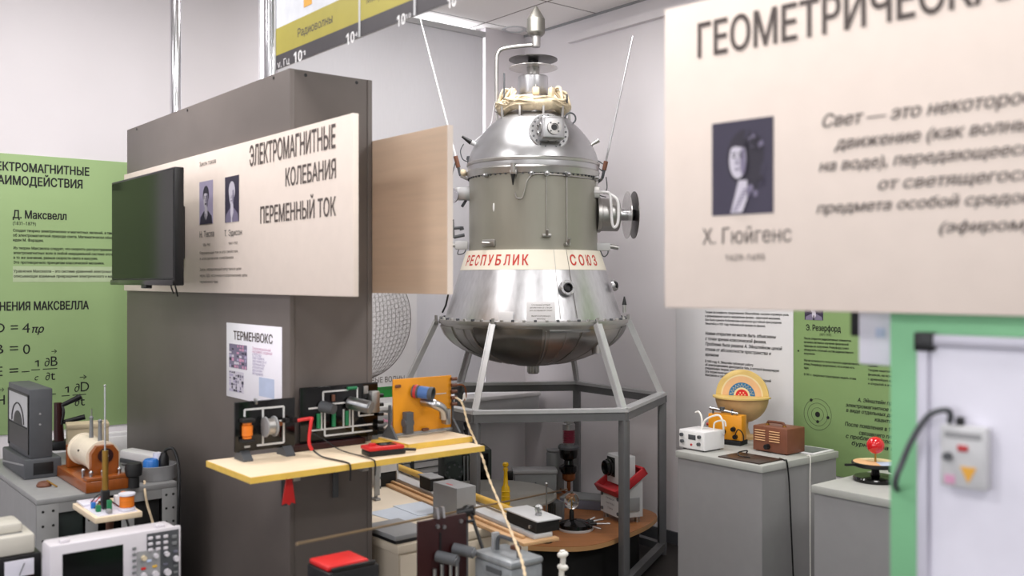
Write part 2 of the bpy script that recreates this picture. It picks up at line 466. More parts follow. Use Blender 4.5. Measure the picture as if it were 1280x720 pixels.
# ------------------------------------------------------------------ room shell
b = MB().box(((WALL_L+WALL_N)/2*0, 0, 0), (0.001, 0.001, 0.001))
b.bm.free()
def slab(name, m, d1a, d1b, d2a, d2b, z0, z1):
    mb = MB(); c = P((d1a+d1b)/2, (d2a+d2b)/2, 0)
    mb.box((0, 0, (z0+z1)/2), (d2b-d2a, d1b-d1a, z1-z0))
    o = mb.build(name, m, smooth=False); o.location = c; o.rotation_euler = (0, 0, RA); o['kind'] = 'structure'; return o
T = 0.12
slab('floor', 'floor', WALL_N-T, WALL_L+T, WALL_W-T, WALL_R+T, -0.1, 0.0)
ce = slab('ceiling', 'ceil_paint', WALL_N-T, WALL_L+T, WALL_W-T, WALL_R+T, CEIL, CEIL+0.1)
cm = bpy.data.materials.new('ceiling_tiles'); cm.use_nodes = True; nt = cm.node_tree
br = nt.nodes.new('ShaderNodeTexBrick'); br.offset = 0.0; br.squash = 1.0
br.inputs['Scale'].default_value = 1.0; br.inputs['Brick Width'].default_value = 0.6; br.inputs['Row Height'].default_value = 0.6
br.inputs['Mortar Size'].default_value = 0.006; br.inputs['Color1'].default_value = lin((240, 236, 234)); br.inputs['Color2'].default_value = lin((238, 234, 232)); br.inputs['Mortar'].default_value = lin((120, 112, 108))
tcn = nt.nodes.new('ShaderNodeTexCoord'); mpn = nt.nodes.new('ShaderNodeMapping'); mpn.inputs['Location'].default_value = (0.13, 0.2, 0)
nt.links.new(tcn.outputs['Object'], mpn.inputs[0]); nt.links.new(mpn.outputs[0], br.inputs['Vector'])
nt.links.new(br.outputs['Color'], nt.nodes['Principled BSDF'].inputs['Base Color']); nt.nodes['Principled BSDF'].inputs['Roughness'].default_value = 0.9
ce.data.materials[0] = cm
slab('wall_right', 'wall', WALL_N-T, WALL_L+T, WALL_R, WALL_R+T, 0, CEIL)
slab('wall_near', 'wall', WALL_N-T, WALL_N, WALL_W, WALL_R, 0, CEIL)
slab('wall_left', 'wall', WALL_N-T, WALL_L+T, WALL_W-T, WALL_W, 0, CEIL)
# window wall with its opening
wr = onA(607, 100, WALL_L)[0]; wl = onA(323.5, 60, WALL_L)[0]
slab('wall_far', 'wall', WALL_L, WALL_L+T, WALL_W, wl, 0, CEIL)
slab('wall_far', 'wall', WALL_L, WALL_L+T, wr, WALL_R, 0, CEIL)
slab('wall_far', 'wall', WALL_L, WALL_L+T, wl, wr, 0, 0.8)
wn = thing('window_1', 'window behind the lowered roller blind', 'window', P(WALL_L+0.09, wl, 0.8), RA); wn['kind'] = 'structure'
W_ = wr-wl
MB().bx(0, W_, 0.0, 0.01, 0, CEIL-0.8).build('pane', 'sky_glass', wn, smooth=False)
fb = MB()
for x0, x1, z0, z1 in ((0, 0.04, 0, CEIL-0.8), (W_-0.035, W_-0.005, 0, CEIL-0.8), (W_/2-0.03, W_/2+0.03, 0.04, CEIL-0.83), (0.04, W_-0.04, 0, 0.05)):
    fb.bx(x0, x1, -0.03, 0.0, z0, z1, 0.003)
fb.build('window_frame', 'white', wn)
# windows the daylight lamps stand in, on the side wall behind the viewer
for i, a in enumerate([-1.6, 0.6, 2.8]):
    e = thing('window_%d' % (i+2), 'daylight window on the side wall', 'window', P(a, WALL_W+0.005, 0.85), RB+PI); e['kind'] = 'structure'
    f2 = MB()
    for x0, x1, z0, z1 in ((-0.85, -0.76, 0, 1.8), (0.76, 0.85, 0, 1.8), (-0.76, 0.76, 0, 0.05), (-0.76, 0.76, 1.75, 1.8)):
        f2.bx(x0, x1, -0.1, -0.005, z0, z1, 0.004)
    f2.build('window_frame', 'white', e)
for nm, d1a, d1b, d2a, d2b in (('baseboard_right', WALL_N, WALL_L, WALL_R-0.015, WALL_R), ('baseboard_far', WALL_L-0.015, WALL_L, WALL_W, WALL_R-0.015)):
    slab(nm, 'grey_dark', d1a, d1b, d2a, d2b, 0, 0.07)
# cable duct high on the long wall
s0, z0 = onB(714, 45, WALL_R); s1, _ = onB(1000, 45, WALL_R)
slab('trim_1', 'wall', -s1, -s0, WALL_R-0.035, WALL_R, z0-0.05, z0)

slab('ceiling_shade_line', 'grey_mid', WALL_N, WALL_L, WALL_R-0.012, WALL_R, CEIL-0.012, CEIL)  # grey strip added as the thin dark shadow line under the ceiling
# roller blind
nt_ = M['blind'].node_tree; tr_ = nt_.nodes.new('ShaderNodeBsdfTranslucent'); mx_ = nt_.nodes.new('ShaderNodeMixShader')
tr_.inputs['Color'].default_value = lin((225, 224, 228)); mx_.inputs['Fac'].default_value = 0.2
nt_.links.new(nt_.nodes['Principled BSDF'].outputs[0], mx_.inputs[1]); nt_.links.new(tr_.outputs[0], mx_.inputs[2])
nt_.links.new(mx_.outputs[0], nt_.nodes['Material Output'].inputs['Surface'])
bl = thing('roller_blind', 'light grey roller blind pulled down over the far window', 'blind', P(WALL_L-0.045, wl+0.06, 0.78), RA)
br_ = onA(603.5, 45, WALL_L-0.045)[0]-(wl+0.06); zc = onA(603.5, 46, WALL_L-0.045)[1]
MB().bx(0, br_, 0, 0.003, 0.02, zc-0.78).build('fabric', 'blind', bl, smooth=False)
MB().bx(-0.01, br_+0.012, -0.02, 0.02, zc-0.785, zc-0.75, 0.006).build('cassette', 'grey_white', bl)
MB().bx(0, br_, -0.008, 0.01, 0, 0.022, 0.004).build('bottom_rail', 'grey_white', bl)
for x in (0.06, br_-0.06): MB().bx(x-0.012, x+0.012, -0.004, 0.044, zc-0.775, zc-0.76).build('bracket', 'grey_white', bl)
# ceiling downlight
dl = at_h(643, 36.5, CEIL)
d = thing('ceiling_downlight', 'small round recessed ceiling fitting near the room corner', 'ceiling light', (dl.x, dl.y, CEIL))
MB().lathe([(0.055, 0.0), (0.06, -0.004), (0.075, -0.006), (0.082, -0.002), (0.082, 0.0)], 32).build('trim_ring', 'grey_white', d)
MB().lathe([(0.0, -0.002), (0.055, -0.002), (0.055, 0.0), (0, 0)], 32).build('lens', 'white', d)

# ------------------------------------------------------------------ grey display pillar
PB, PA = 1.424, 2.925           # its left face d2 = PB, its right face d1 = PA
PD1 = PA+1.69; PD2 = 1.738; PH = 2.2
pl = thing('display_pillar', 'tall grey-brown laminate display pillar carrying the television and cream board', 'display pillar', P(PA, PB, 0), RA)
L1, L2 = PD1-PA, PD2-PB
mb = MB(); t_ = 0.018
mb.bx(0, t_, 0, L1, 0, PH, 0.0015).bx(L2-t_, L2, 0, L1, 0, PH, 0.0015).bx(t_, L2-t_, 0.004, 0.004+t_, 0, PH).bx(t_, L2-t_, L1-t_-0.004, L1-0.004, 0, PH)
mb.build('side_panels', 'pillar', pl)
MB().bx(t_, L2-t_, 0.03, L1-0.03, PH-0.06, PH-0.042).build('top_panel', 'pillar', pl)
for x, y in ((0.06, 0.002), (L2-0.06, 0.002)):
    MB().cyl((x, 0.0035, PH-0.015), (x, 0.006, PH-0.015), 0.006, n=12).build('fixing_screw', 'black', pl)
for y in (0.12, 0.92, 1.55):
    MB().cyl((-0.002, y, PH-0.013), (0.004, y, PH-0.013), 0.005, n=12).build('fixing_screw', 'black', pl)
# two chrome poles rising out of it
def pole(px, off, label):
    r = (px-CX)/F; q = PB+off; Y = q/(CA*r+SA); pt = Vector((r*Y, Y, 0))
    e = thing('chrome_pole', label, 'pole', (pt.x, pt.y, PH-0.042), 0, 'chrome poles on the display pillar')
    MB().cyl((0, 0, 0), (0, 0, CEIL-PH+0.042-0.012), 0.025, n=32).build('tube', 'chrome', e)
    MB().lathe([(0.0, CEIL-PH+0.042), (0.05, CEIL-PH+0.042), (0.05, CEIL-PH+0.036), (0.03, CEIL-PH+0.02), (0.0251, CEIL-PH+0.0)], 32).build('ceiling_flange', 'chrome', e)
    MB().lathe([(0.0251, 0.02), (0.04, 0.012), (0.045, 0.0), (0, 0)], 32).build('foot_flange', 'chrome', e)
    return pt
pole(219.5, 0.16, 'chrome pole rising from the far left end of the pillar top')
pole(338.5, 0.05, 'chrome pole at the pillar corner beside the yellow frequency banner')

# ------------------------------------------------------------------ cream board on the pillar
q1 = PB-0.022
sl, _ = onB(155, 300, q1); sr, zb1 = onB(441, 371, q1); zt1 = onB(441, 141, q1)[1]
f = Face('B', q1, sl, zb1, 'information_board', 'cream board with Nikola-and-bulb-era portraits'.replace('Nikola-and-bulb-era portraits', 'two small portraits and alternating-current heading on the pillar'), 'information board')
BL, BH = sr-sl, zt1-zb1
MB().bx(0, BL, 0, 0.02, 0, BH, 0.002).build('panel', 'cream', f.e)
f.t('ЭЛЕКТРОМАГНИТНЫЕ', 312, 208, 183, 419.5, 'ink_soft', bold=0.02)
f.t('КОЛЕБАНИЯ', 356.5, 233, 211, 419.5, 'ink_soft', bold=0.02)
f.t('ПЕРЕМЕННЫЙ ТОК', 325, 279.5, 259, 419.5, 'ink_soft', bold=0.02)
f.t('Закон токов', 249.5, 208.5, 203, 270, 'ink_soft')
f.t('Н. Тесла', 249.5, 297, 289.5, 267.5, 'ink_grey')
f.t('Т. Эдисон', 280.5, 295.5, 288, 302.5, 'ink_grey')
f.t('1856–1943', 254, 308, 304.5, 263, 'ink_soft'); f.t('1847–1931', 286, 306, 302.5, 297, 'ink_soft')
f.t('Переменный ток и его свойства\nв электрических колебаниях', 250, 318, 314.6, 297, 'ink_soft', 'paragraph', pitch=7)
f.t('Закон, определяющий силу тока в цепи\nчерез ЭДС источника и сопротивление цепи\nпеременного тока', 250, 338.5, 335, 309, 'ink_soft', 'paragraph', pitch=7.6)
for (a, c, t0, t1, bgm, cm_, hr, sd) in ((249.5, 266.3, 225, 279, 'photo_bg', 'photo_dark', 'photo_dark', 1), (281.5, 299, 219, 276.5, 'photo_dark', 'photo_dark', 'photo_light', 2)):
    x0, zt_ = f.xz(a, t0+3); x1, zb_ = f.xz(c, t1)
    portrait(f.e, x0, x1, zb_, zt_, bgm, sd, hair=hr, beard=(sd == 1), coat='photo_mid' if sd == 2 else 'photo_dark')

# board on the far side of the pillar (its plain back)
q2 = PD2+0.0015
sr2, zb2 = onB(559, 368, q2); zt2 = onB(559, 156, q2)[1]
e = thing('information_board', 'plain tan back of a board sticking out behind the pillar', 'information board', P(-sr2+1.9, q2, zb2), RB)
MB().bx(0, 1.9, 0.0, 0.018, 0, zt2-zb2, 0.0015).build('panel', 'tan', e)
MB().bx(1.9, 1.903, 0.0, 0.02, 0, zt2-zb2).build('edge_band', 'cream', e)

# ------------------------------------------------------------------ television
qt = 1.205
tl, _ = onB(139.5, 300, qt); tr, tzb = onB(218, 357, qt); tzt = onB(218, 208, qt)[1]
W, H = tr-tl, tzt-tzb
tv = thing('television', 'black flat television mounted in front of the cream board', 'television', P(-tl, qt, tzb), RB)
MB().bx(0, W, 0.0, 0.035, 0, H, 0.004).build('casing', 'black', tv)
MB().bx(0.14, W-0.14, 0.033, 0.07, 0.05, H-0.08, 0.012).build('rear_housing', 'black_matt', tv)
MB().bx(0.009, W-0.009, -0.0012, 0.002, 0.026, H-0.009).build('screen', 'screen', tv, smooth=False)
MB().bx(0.0, W, -0.006, 0.003, 0.0, 0.02, 0.003).build('lower_bezel', 'black_gloss', tv)
MB().bx(W*0.52, W*0.6, -0.004, 0.02, -0.012, 0.001, 0.003).build('sensor', 'black', tv)
MB().bx(W/2-0.2, W/2, 0.07, 0.078, H*0.25, H*0.75).bx(W/2-0.2, W/2-0.14, 0.078, q1-qt-0.012, H*0.42, H*0.58).bx(W/2-0.27, W/2-0.07, q1-qt-0.012, q1-qt-0.001, H*0.25, H*0.75).build('wall_bracket', 'black', tv)
for k in range(2):
    x = W*(0.72+0.06*k); mbp = MB().tube(spline([(x, 0.05, 0.03), (x+0.005, 0.06, -0.01), (x-0.004, 0.07, -0.03-0.01*k), (x+0.006, 0.06, -0.012)], 6), 0.003, 6); mbp.build('cable', 'black', tv)

# ------------------------------------------------------------------ poster about the theremin
qp = PB-0.003
a0, _ = onB(283, 450, qp); a1, zb_ = onB(352, 511, qp); zt_ = onB(352, 409, qp)[1]
f = Face('B', qp, a0, zb_, 'poster', 'glossy white poster headed by one word on the pillar above the shelf', 'poster')
PW, PHH = a1-a0, zt_-zb_
MB().bx(0, PW, 0, 0.0025, 0, PHH, 0.001).build('sheet', 'poster_gloss', f.e)
f.t('ТЕРМЕНВОКС', 292, 424, 413.5, 341, 'ink_soft', bold=0.022)
x0, z1 = PW*0.08, PHH*0.8
def halftone(fc, name, x0, x1, z0, z1, cols, seed, n=7):
    rnd = random.Random(seed); mbx = MB(); mbx.mi = 0; mbx.bx(x0, x1, -0.0010, -0.0002, z0, z1)
    for i in range(n):
        for j in range(n):
            mbx.mi = 1+rnd.randrange(len(cols)-1); cw, ch = (x1-x0)/n, (z1-z0)/n
            if rnd.random() < 0.62:
                cx, cz = x0+cw*(i+0.5), z0+ch*(j+0.5); ax, az = cw*rnd.uniform(0.2, 0.5), ch*rnd.uniform(0.2, 0.5)
                mbx.bx(cx-ax, cx+ax, -0.0013, -0.001, cz-az, cz+az)
    return mbx.build(name, cols, fc.e, smooth=False)
halftone(f, 'printed_picture', PW*0.06, PW*0.4, PHH*0.4, PHH*0.72, ['photo_mid', 'photo_dark', 'photo_bg', 'pink_print', 'photo_light'], 3)
halftone(f, 'printed_picture', PW*0.06, PW*0.34, PHH*0.08, PHH*0.36, ['photo_light', 'photo_dark', 'photo_mid', 'photo_bg'], 5)
for k in range(9):
    z = PHH*(0.68-0.04*k); text('paragraph', ['Электромузыкальный', 'инструмент, созданный', 'в 1920 году', 'Льва Термена', 'звук меняется от', 'положения рук', 'относительно', 'двух антенн', 'инструмента'][k], 'pink_print' if k < 2 else 'photo_bg', f.e, PW*0.5, z, 0.014, None, xs=1.0)
MB().bx(PW*0.62, PW*0.88, -0.0008, -0.0002, PHH*0.1, PHH*0.34).build('printed_picture', 'blue_print', f.e, smooth=False)

# ------------------------------------------------------------------ green poster on the window wall
qg = WALL_L-0.006
sg0, zg0 = onA(-75, 537, qg)[0], 0.775
f = Face('A', qg, sg0, zg0, 'poster', 'large green poster with field equations at the left wall', 'poster')
sg1 = onA(215, 400, qg)[0]; zg1 = onA(78, 197, qg)[1]
MB().bx(0, sg1-sg0, 0, 0.005, 0, zg1-zg0, 0.001).build('sheet', 'green_poster', f.e)
f.t('ЭЛЕКТРОМАГНИТНЫЕ', -24, 211.0, 200.2, 111.5, bold=0.032)
f.t('ВЗАИМОДЕЙСТВИЯ', -20, 228.6, 217.5, 102.5, bold=0.032)
f.t('Д. Максвелл', 15.5, 272.5, 262.5, 83, bold=0.03)
f.t('(1831–1879)', 15.5, 281, 276.5, 44.5)
f.t('Создал теорию электрических и магнитных явлений, а также\nоб электромагнитной природе света. Математически обосновал\nидеи М. Фарадея.', 16, 289.5, 286, 152, name='paragraph', pitch=6.0, bold=0.02)
f.t('Из теории Максвелла следует, что скорость распространения\nэлектромагнитных волн в любой инерциальной системе отсчета\nв то же значение, равное скорости света в вакууме.\nЭто противоречило принципам классической механики.', 16.5, 311.5, 308, 146, name='paragraph', pitch=6.0, bold=0.02)
f.rect(16, 332.5, 153, 352.5, 'pale_strip', 'pale_strip')
f.t('Уравнения Максвелла – это система уравнений электромагнит\nописывающая взаимные превращения электрического и магнит', 17, 340.5, 337, 148, name='paragraph', pitch=6.3, bold=0.02)
f.t('УРАВНЕНИЯ МАКСВЕЛЛА', -32, 388.8, 378.0, 111.5, bold=0.035)
# equations
f.t('D =', -8, 416, 403.5, 21, name='equation'); f.t('4', 27.5, 416, 403.5, 37, name='equation'); f.t('πρ', 38.5, 416, 406.5, 54, name='equation', shear=0.25, bold=0.022)
f.t('B =', -8, 442.5, 430, 21, name='equation'); f.t('0', 28, 442.5, 430, 37, name='equation')
f.t('E =', -8, 470.5, 458, 21, name='equation'); f.t('–', 27, 469, 457, 37, name='equation'); f.t('1', 43, 458.5, 450, 48, name='equation'); f.t('c', 42, 475.5, 467.5, 47, name='equation', shear=0.3)
f.t('∂', 54, 458, 448, 60.5, name='equation', shear=0.2); f.t('B', 62, 457.5, 445, 70.5, name='equation'); f.t('∂', 55.5, 475.5, 466, 61, name='equation', shear=0.2); f.t('t', 63, 475, 463, 69, name='equation')
f.rect(39, 462, 50, 463, 'fraction_bar', 'ink'); f.rect(53.5, 461, 71.5, 462, 'fraction_bar', 'ink')
f.t('→', 63, 442, 436, 70, name='vector_arrow'); f.t('→', -1, 490, 484, 4, name='vector_arrow')
f.t('H =', -7, 506.5, 494, 22, name='equation'); f.t('–', 64, 497, 485, 70, name='equation'); f.t('1', 80.5, 491, 483, 85.5, name='equation'); f.t('c', 79.5, 507, 499.5, 84.5, name='equation', shear=0.3)
f.t('∂', 91.5, 490, 480, 98, name='equation', shear=0.2); f.t('D', 99.5, 489.5, 477, 110, name='equation'); f.t('∂', 92, 507.5, 498, 98, name='equation', shear=0.2); f.t('t', 100, 507, 495, 106, name='equation')
f.rect(77, 494.5, 87, 495.5, 'fraction_bar', 'ink'); f.rect(90.5, 493.5, 107.5, 494.5, 'fraction_bar', 'ink'); f.t('→', 98, 474.5, 468, 107, name='vector_arrow')
# white cable duct under it
s0, z0 = onA(20, 541, WALL_L-0.03); s1, z1 = onA(240, 541, WALL_L-0.03); zt = onA(130, 540, WALL_L-0.03)[1]
d = thing('cable_duct', 'white plastic cable duct on the wall under the green equations poster', 'cable duct', P(WALL_L-0.05, s0, zt-0.12), RA)
MB().bx(0, s1-s0, 0, 0.049, 0, 0.115, 0.008).build('channel', 'white_plastic', d)
MB().bx(0, s1-s0, -0.003, 0.001, 0.02, 0.095, 0.001).build('cover', 'white', d)

# ------------------------------------------------------------------ wire-globe poster on the window wall
qg = WALL_L-0.11
s0 = onA(395, 400, qg)[0]; s1, zt = onA(521, 340, qg); zb = onA(676, 490.5, WALL_L-0.24)[1]+0.0005
f = Face('A', qg, s0, zb, 'poster', 'white poster with a wire-mesh globe drawing behind the pillar', 'poster')
MB().bx(0, s1-s0, 0, 0.003, 0, zt-zb).build('sheet', 'poster_white', f.e, smooth=False)
MB().bx(0.05, 0.07, 0.003, 0.05, 0, 0.03).bx(s1-s0-0.07, s1-s0-0.05, 0.003, 0.05, 0, 0.03).build('stand_foot', 'steel', f.e)
cx, cz = f.xz(450, 400); R_ = f.xz(513.5, 400)[0]-cx
g = MB()
def ring(pts, r=0.0007): g.tube([(p[0], -0.0012, p[1]) for p in pts], r, 4, False)
ring([(cx+R_*math.cos(2*PI*i/60), cz+R_*math.sin(2*PI*i/60)) for i in range(61)], 0.0016)
for k in range(1, 26):
    a = math.acos(1-2*k/26.0)
    zz = cz+R_*math.cos(a); rr = R_*math.sin(a)
    ring([(cx-rr+2*rr*i/20, zz-0.12*rr*math.sin(PI*i/20)) for i in range(21)])
    ring([(cx+R_*math.cos(a)*math.sin(PI*i/24), cz+R_*math.cos(PI*i/24)) for i in range(25)])
for k in range(-12, 13):
    c_ = k/13.0*R_; h_ = math.sqrt(max(0, R_*R_-c_*c_))
    for sg in (1, -1):
        q = math.sqrt(0.5)
        ring([(cx+q*(c_-sg*h_*t), cz+q*(sg*c_+h_*t)) for t in [(-1+2*i/12) for i in range(13)]], 0.0005)
g.build('wire_globe', 'ink_soft', f.e, smooth=False)
f.t('СВЕТОВЫЕ ВОЛНЫ', 440, 481, 474, 505, 'ink_soft', bold=0.0); f.t('и поля', 473, 488, 484.5, 489, 'ink_soft')
f.rect(400, 490, 508, 504, 'green_footer', 'poster_green')

# white sill box low on the window wall
s1, z1 = onA(676, 490.5, WALL_L-0.24); s0 = onA(385, 500, WALL_L-0.24)[0]; z0 = onA(676, 507, WALL_L-0.24)[1]
d = thing('window_sill_box', 'long white boxed sill low on the wall behind the spacecraft', 'sill box', P(WALL_L-0.24, s0, z0-0.02), RA)
MB().bx(0, s1-s0, 0, 0.238, z1-z0, z1-z0+0.025, 0.004).build('top_board', 'white', d)
MB().bx(0.004, s1-s0-0.006, 0.01, 0.238, 0, z1-z0, 0.002).build('front_board', 'grey_white', d)

# ------------------------------------------------------------------ frequency banner hanging over the pillar
qb = PB+0.012
s0, z0 = onB(343, 88, qb); s1 = onB(640, -20, qb)[0]; HB = 0.42
f = Face('B', qb, s0, z0, 'frequency_banner', 'long hanging strip banner with yellow band and powers of ten', 'banner')
BW = s1-s0
ty0 = f.xz(343, 71)[1]; ty1 = f.xz(343, 37.5)[1]
MB().bx(0, BW, 0, 0.006, 0, HB).build('acrylic_sheet', 'banner_clear', f.e, smooth=False)
MB().bx(0, BW, -0.001, 0, 0, ty0).build('dark_band', 'banner_dark', f.e, smooth=False)
MB().bx(0, BW, -0.001, 0, ty0, ty1).build('yellow_band', 'lemon', f.e, smooth=False)
for px in (344.5, 450, 519, 581):
    x = f.xz(px, 60)[0]; MB().bx(x-0.004, x+0.004, -0.003, 0.0, 0, HB).build('joint_strip', 'grey_white', f.e)
x = f.xz(380, 20)[0]
MB().bx(x, x+0.055, -0.0012, 0, ty1+0.028, ty1+0.07).build('orange_tag', 'orange_tag', f.e, smooth=False)
f.t('Радиоволны', 372, 47, 36.5, 415.5, 'ink_grey', bold=0.012); f.t('Микроволны', 458, 5.5, -6, 505, 'ink_grey')
f.t('ν, Гц', 347, 85.5, 77, 362, 'white')
for px, s_ in ((367.5, '1'), (433, '4'), (496.5, '10'), (560, '12')):
    r0 = 350-(350-82)*((px+393)/(360.5+393.0)); 
    f.t('10', px, r0, r0-14, px+10.5, 'white', bold=0.022); f.t(s_, px+11, r0-9.5, r0-15.5, px+11+3.2*len(s_), 'white')
for px in (352, 600):
    x = f.xz(px, 60)[0]; MB().cyl((x, 0.003, HB), (x, 0.003, CEIL-z0-0.001), 0.0015, n=6).build('hanging_wire', 'steel', f.e)

# ------------------------------------------------------------------ right foreground: cream board and green stand
set_axes(45.5); Yq = 1.735; rq = (830.5-CX)/F; qs = Yq*(CA*rq+SA)
s0, zb = onB(830.5, 384.5, qs); s1 = s0+1.5; zt = onB(830.5, 12, qs)[1]
f = Face('B', qs, s0, zb, 'information_board', 'large blurred cream board with one dark portrait in the right foreground', 'information board')
MB().bx(0, s1-s0, 0, 0.02, 0, zt-zb, 0.002).build('panel', 'cream', f.e)
f.t('ГЕОМЕТРИЧЕСКАЯ', 870, 73, 31, 1283, 'ink_soft', bold=0.02)
f.t('Свет — это некоторое', 1026, 160, 144, 1292, 'ink_soft', shear=0.25, bold=0.02)
f.t('движение (как волны', 1044, 187, 172, 1292, 'ink_soft', shear=0.25, bold=0.02)
f.t('на воде), передающееся', 1023, 215, 201, 1292, 'ink_soft', shear=0.25, bold=0.02)
f.t('от светящегося', 1096, 237.5, 223, 1292, 'ink_soft', shear=0.25, bold=0.02)
f.t('предмета особой средой', 1020, 267, 254, 1292, 'ink_soft', shear=0.25, bold=0.02)
f.t('(эфиром)', 1172, 291, 277, 1288, 'ink_soft', shear=0.25, bold=0.02)
f.t('Х. Гюйгенс', 878, 305.5, 286, 989, 'ink_soft')
f.t('1629–1695', 907, 326, 318, 956, 'ink_soft')
x0, zt_ = f.xz(890.5, 155); x1, zb_ = f.xz(967, 266)
portrait(f.e, x0, x1, zb_, zt_, 'photo_dark', 3, long=True)

qg = qs+0.035
sgp, _ = onB(1117.5, 500, qg)
gp = thing('display_stand', 'green painted stand at the right edge holding a whiteboard', 'display stand', P(-sgp, qg, 0), RB)
GL = 1.3
MB().bx(0, GL, 0.002, 0.3, 0, 2.2, 0.003).build('body', 'green_paint', gp)
MB().bx(0.0, GL, -0.0145, 0.002, 1.02, 1.45, 0.001).build('spacer_board', 'green_paint', gp)
# whiteboard
wq = qg-0.017
wx, wzt = onB(1150, 417, wq)
wb = thing('whiteboard', 'blurred whiteboard with aluminium rim on the green stand', 'whiteboard', P(-wx, wq, wzt-0.9), RB)
WW = 0.9; wt = 0.017; fr = 0.017
MB().bx(fr*0.7, WW, -0.006, -0.001, 0.012, 0.9-fr*0.7).build('writing_surface', 'lilac_white', wb, smooth=False)
MB().bx(0, fr, -wt+0.002, 0.0, 0, 0.9, 0.003).bx(fr, WW, -wt+0.002, 0, 0.9-fr, 0.9, 0.003).bx(fr, WW, -wt+0.002, 0, 0, fr, 0.003).build('rim', 'rim_lilac', wb)
MB().bx(-0.003, fr+0.008, -wt-0.001, 0.001, 0.9-fr-0.008, 0.903, 0.003).build('corner_cap', 'black', wb)
MB().bx(-0.002, fr+0.004, -wt, 0.001, -0.002, fr+0.004, 0.003).build('corner_cap', 'black', wb)
# switch box on the whiteboard
sq = wq-0.03
bx0, bzb = onB(1174, 607, sq); bx1, _ = onB(1233, 607, sq); bzt = onB(1174, 530, sq)[1]
sb = thing('control_box', 'small pale control box with yellow warning triangle on the whiteboard', 'control box', P(-bx0, sq, bzb), RB)
w_, h_ = bx1-bx0, bzt-bzb
MB().bx(0, w_, 0, 0.0235, 0, h_, 0.005).build('case', 'grey_white', sb)
MB().bx(w_*0.12, w_*0.9, -0.0008, 0, h_*0.8, h_*0.9).build('name_strip', 'grey_mid', sb, smooth=False)
MB().bx(w_*0.4, w_*0.62, -0.003, 0, h_*0.6, h_*0.7, 0.001).build('push_button', 'red_lid', sb)
MB().cyl((w_*0.2, 0, h_*0.5), (w_*0.2, -0.008, h_*0.5), 0.006, n=16).build('knob', 'grey_dark', sb)
MB().prism([(w_*0.45, h_*0.36), (w_*0.8, h_*0.36), (w_*0.625, h_*0.1)], -0.001, 0, 'xz').build('warning_triangle', 'orange_tag', sb)
MB().bx(w_*0.12, w_*0.34, -0.001, 0, h_*0.06, h_*0.2).build('label', 'pink_print', sb, smooth=False)
MB().bx(w_*0.32, w_*0.48, 0.004, 0.016, h_, h_+0.012, 0.002).build('cable_gland', 'black', sb)
pts = []
for px, py, dq in ((1187, 528, 0.012), (1188, 517, 0.006), (1180, 512.5, -0.002), (1160, 520, -0.004), (1141, 548, -0.004), (1129, 575, -0.004), (1119, 606, 0.0), (1116, 660, 0.03)):
    s_, z_ = onB(px, py, sq+dq); pts.append(P(-s_, sq+dq, z_))
pts[-1] = P(-sgp+0.009, qg+0.06, pts[-2].z-0.06); pts.append(P(-sgp+0.009, qg+0.16, 0.9)); pts.append(P(-sgp+0.009, qg+0.18, 0.006))
cord('power_cable', 'thick grey cable curving off the small control box past the green stand', pts, 0.0045, 'grey_dark')
# power box on the stand's far edge
e = thing('power_box', 'small white box with black side fixed to the green stand edge', 'power box', P(-sgp+0.0015, qg+0.03, onB(1100, 455, qg+0.06)[1]), RB)
# local -x is away from the viewer's stand edge
MB().bx(-0.07, 0, 0.0, 0.1, 0, 0.22, 0.005).build('case', 'lilac_white', e)
MB().bx(-0.085, -0.0705, 0.005, 0.095, 0.045, 0.218, 0.002).build('side_cover', 'black', e)
MB().bx(-0.04, -0.025, -0.002, 0.0005, 0.045, 0.06, 0.0005).build('indicator', 'blue_print', e)

set_axes(39.0)
# ------------------------------------------------------------------ posters on the long wall
q = WALL_R-0.005
s0, _ = onB(845, 450, q); s1, _ = onB(991.5, 450, q)
f = Face('B', q, s0, 0.55, 'poster', 'white poster with black paragraphs on the wall behind the grey plinths', 'poster')
MB().bx(0, s1-s0, 0, 0.004, 0, 1.62, 0.001).build('sheet', 'poster_white', f.e)
f.t('Теория фотоэффекта, предложенная Эйнштейном, сыграла огромную роль\nв формировании нового направления физики – квантовой механики.\nОна была оценена Нобелевским комитетом достойной присуждения\nЭйнштейну в 1921 году Нобелевской премии по физике.', 881.5, 391.3, 388.6, 986, name='paragraph', pitch=4.75, bold=0.022)
f.t('Новые открытия не могли быть объяснены\nс точки зрения классической физики.\nПроблема была решена А. Эйнштейном ценой\nотказа от абсолютности пространства и\nвремени', 881.5, 418.3, 414.3, 977.5, name='paragraph', pitch=6.6, shear=0.2, bold=0.022)
f.t('В 1905 году А. Эйнштейн публикует работу\n«К электродинамике движущихся тел», в которой формулирует\nспециальную теорию относительности.\nЭта теория включила в себя теорию\nМаксвелла и согласовала механику движения с теорией', 881.5, 452.7, 449.7, 974.5, name='paragraph', pitch=4.25, bold=0.022)
s2, _ = onB(1290, 450, q)
f = Face('B', q, s1+0.002, 0.55, 'poster', 'green poster with an atom diagram on the wall at the right', 'poster')
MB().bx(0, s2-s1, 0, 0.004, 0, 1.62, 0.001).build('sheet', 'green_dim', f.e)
x0, zt_ = f.xz(1006, 375); x1, zb_ = f.xz(1029, 400.5)
portrait(f.e, x0, x1, zb_, zt_, 'photo_dark', 4, coat='photo_mid')
f.t('Э. Резерфорд', 1007.5, 412.8, 405.5, 1051, bold=0.025); f.t('(1871–1937)', 1024.5, 419.5, 416.5, 1039)
f.t('После открытия радиоактивных элементов,\nначалось активное изучение физической\nприроды их излучения. Резерфорд сумел\nобнаружить сложный состав радиоактивного\nизлучения.', 1005, 424, 421.3, 1067, name='paragraph', pitch=4.7, bold=0.022)
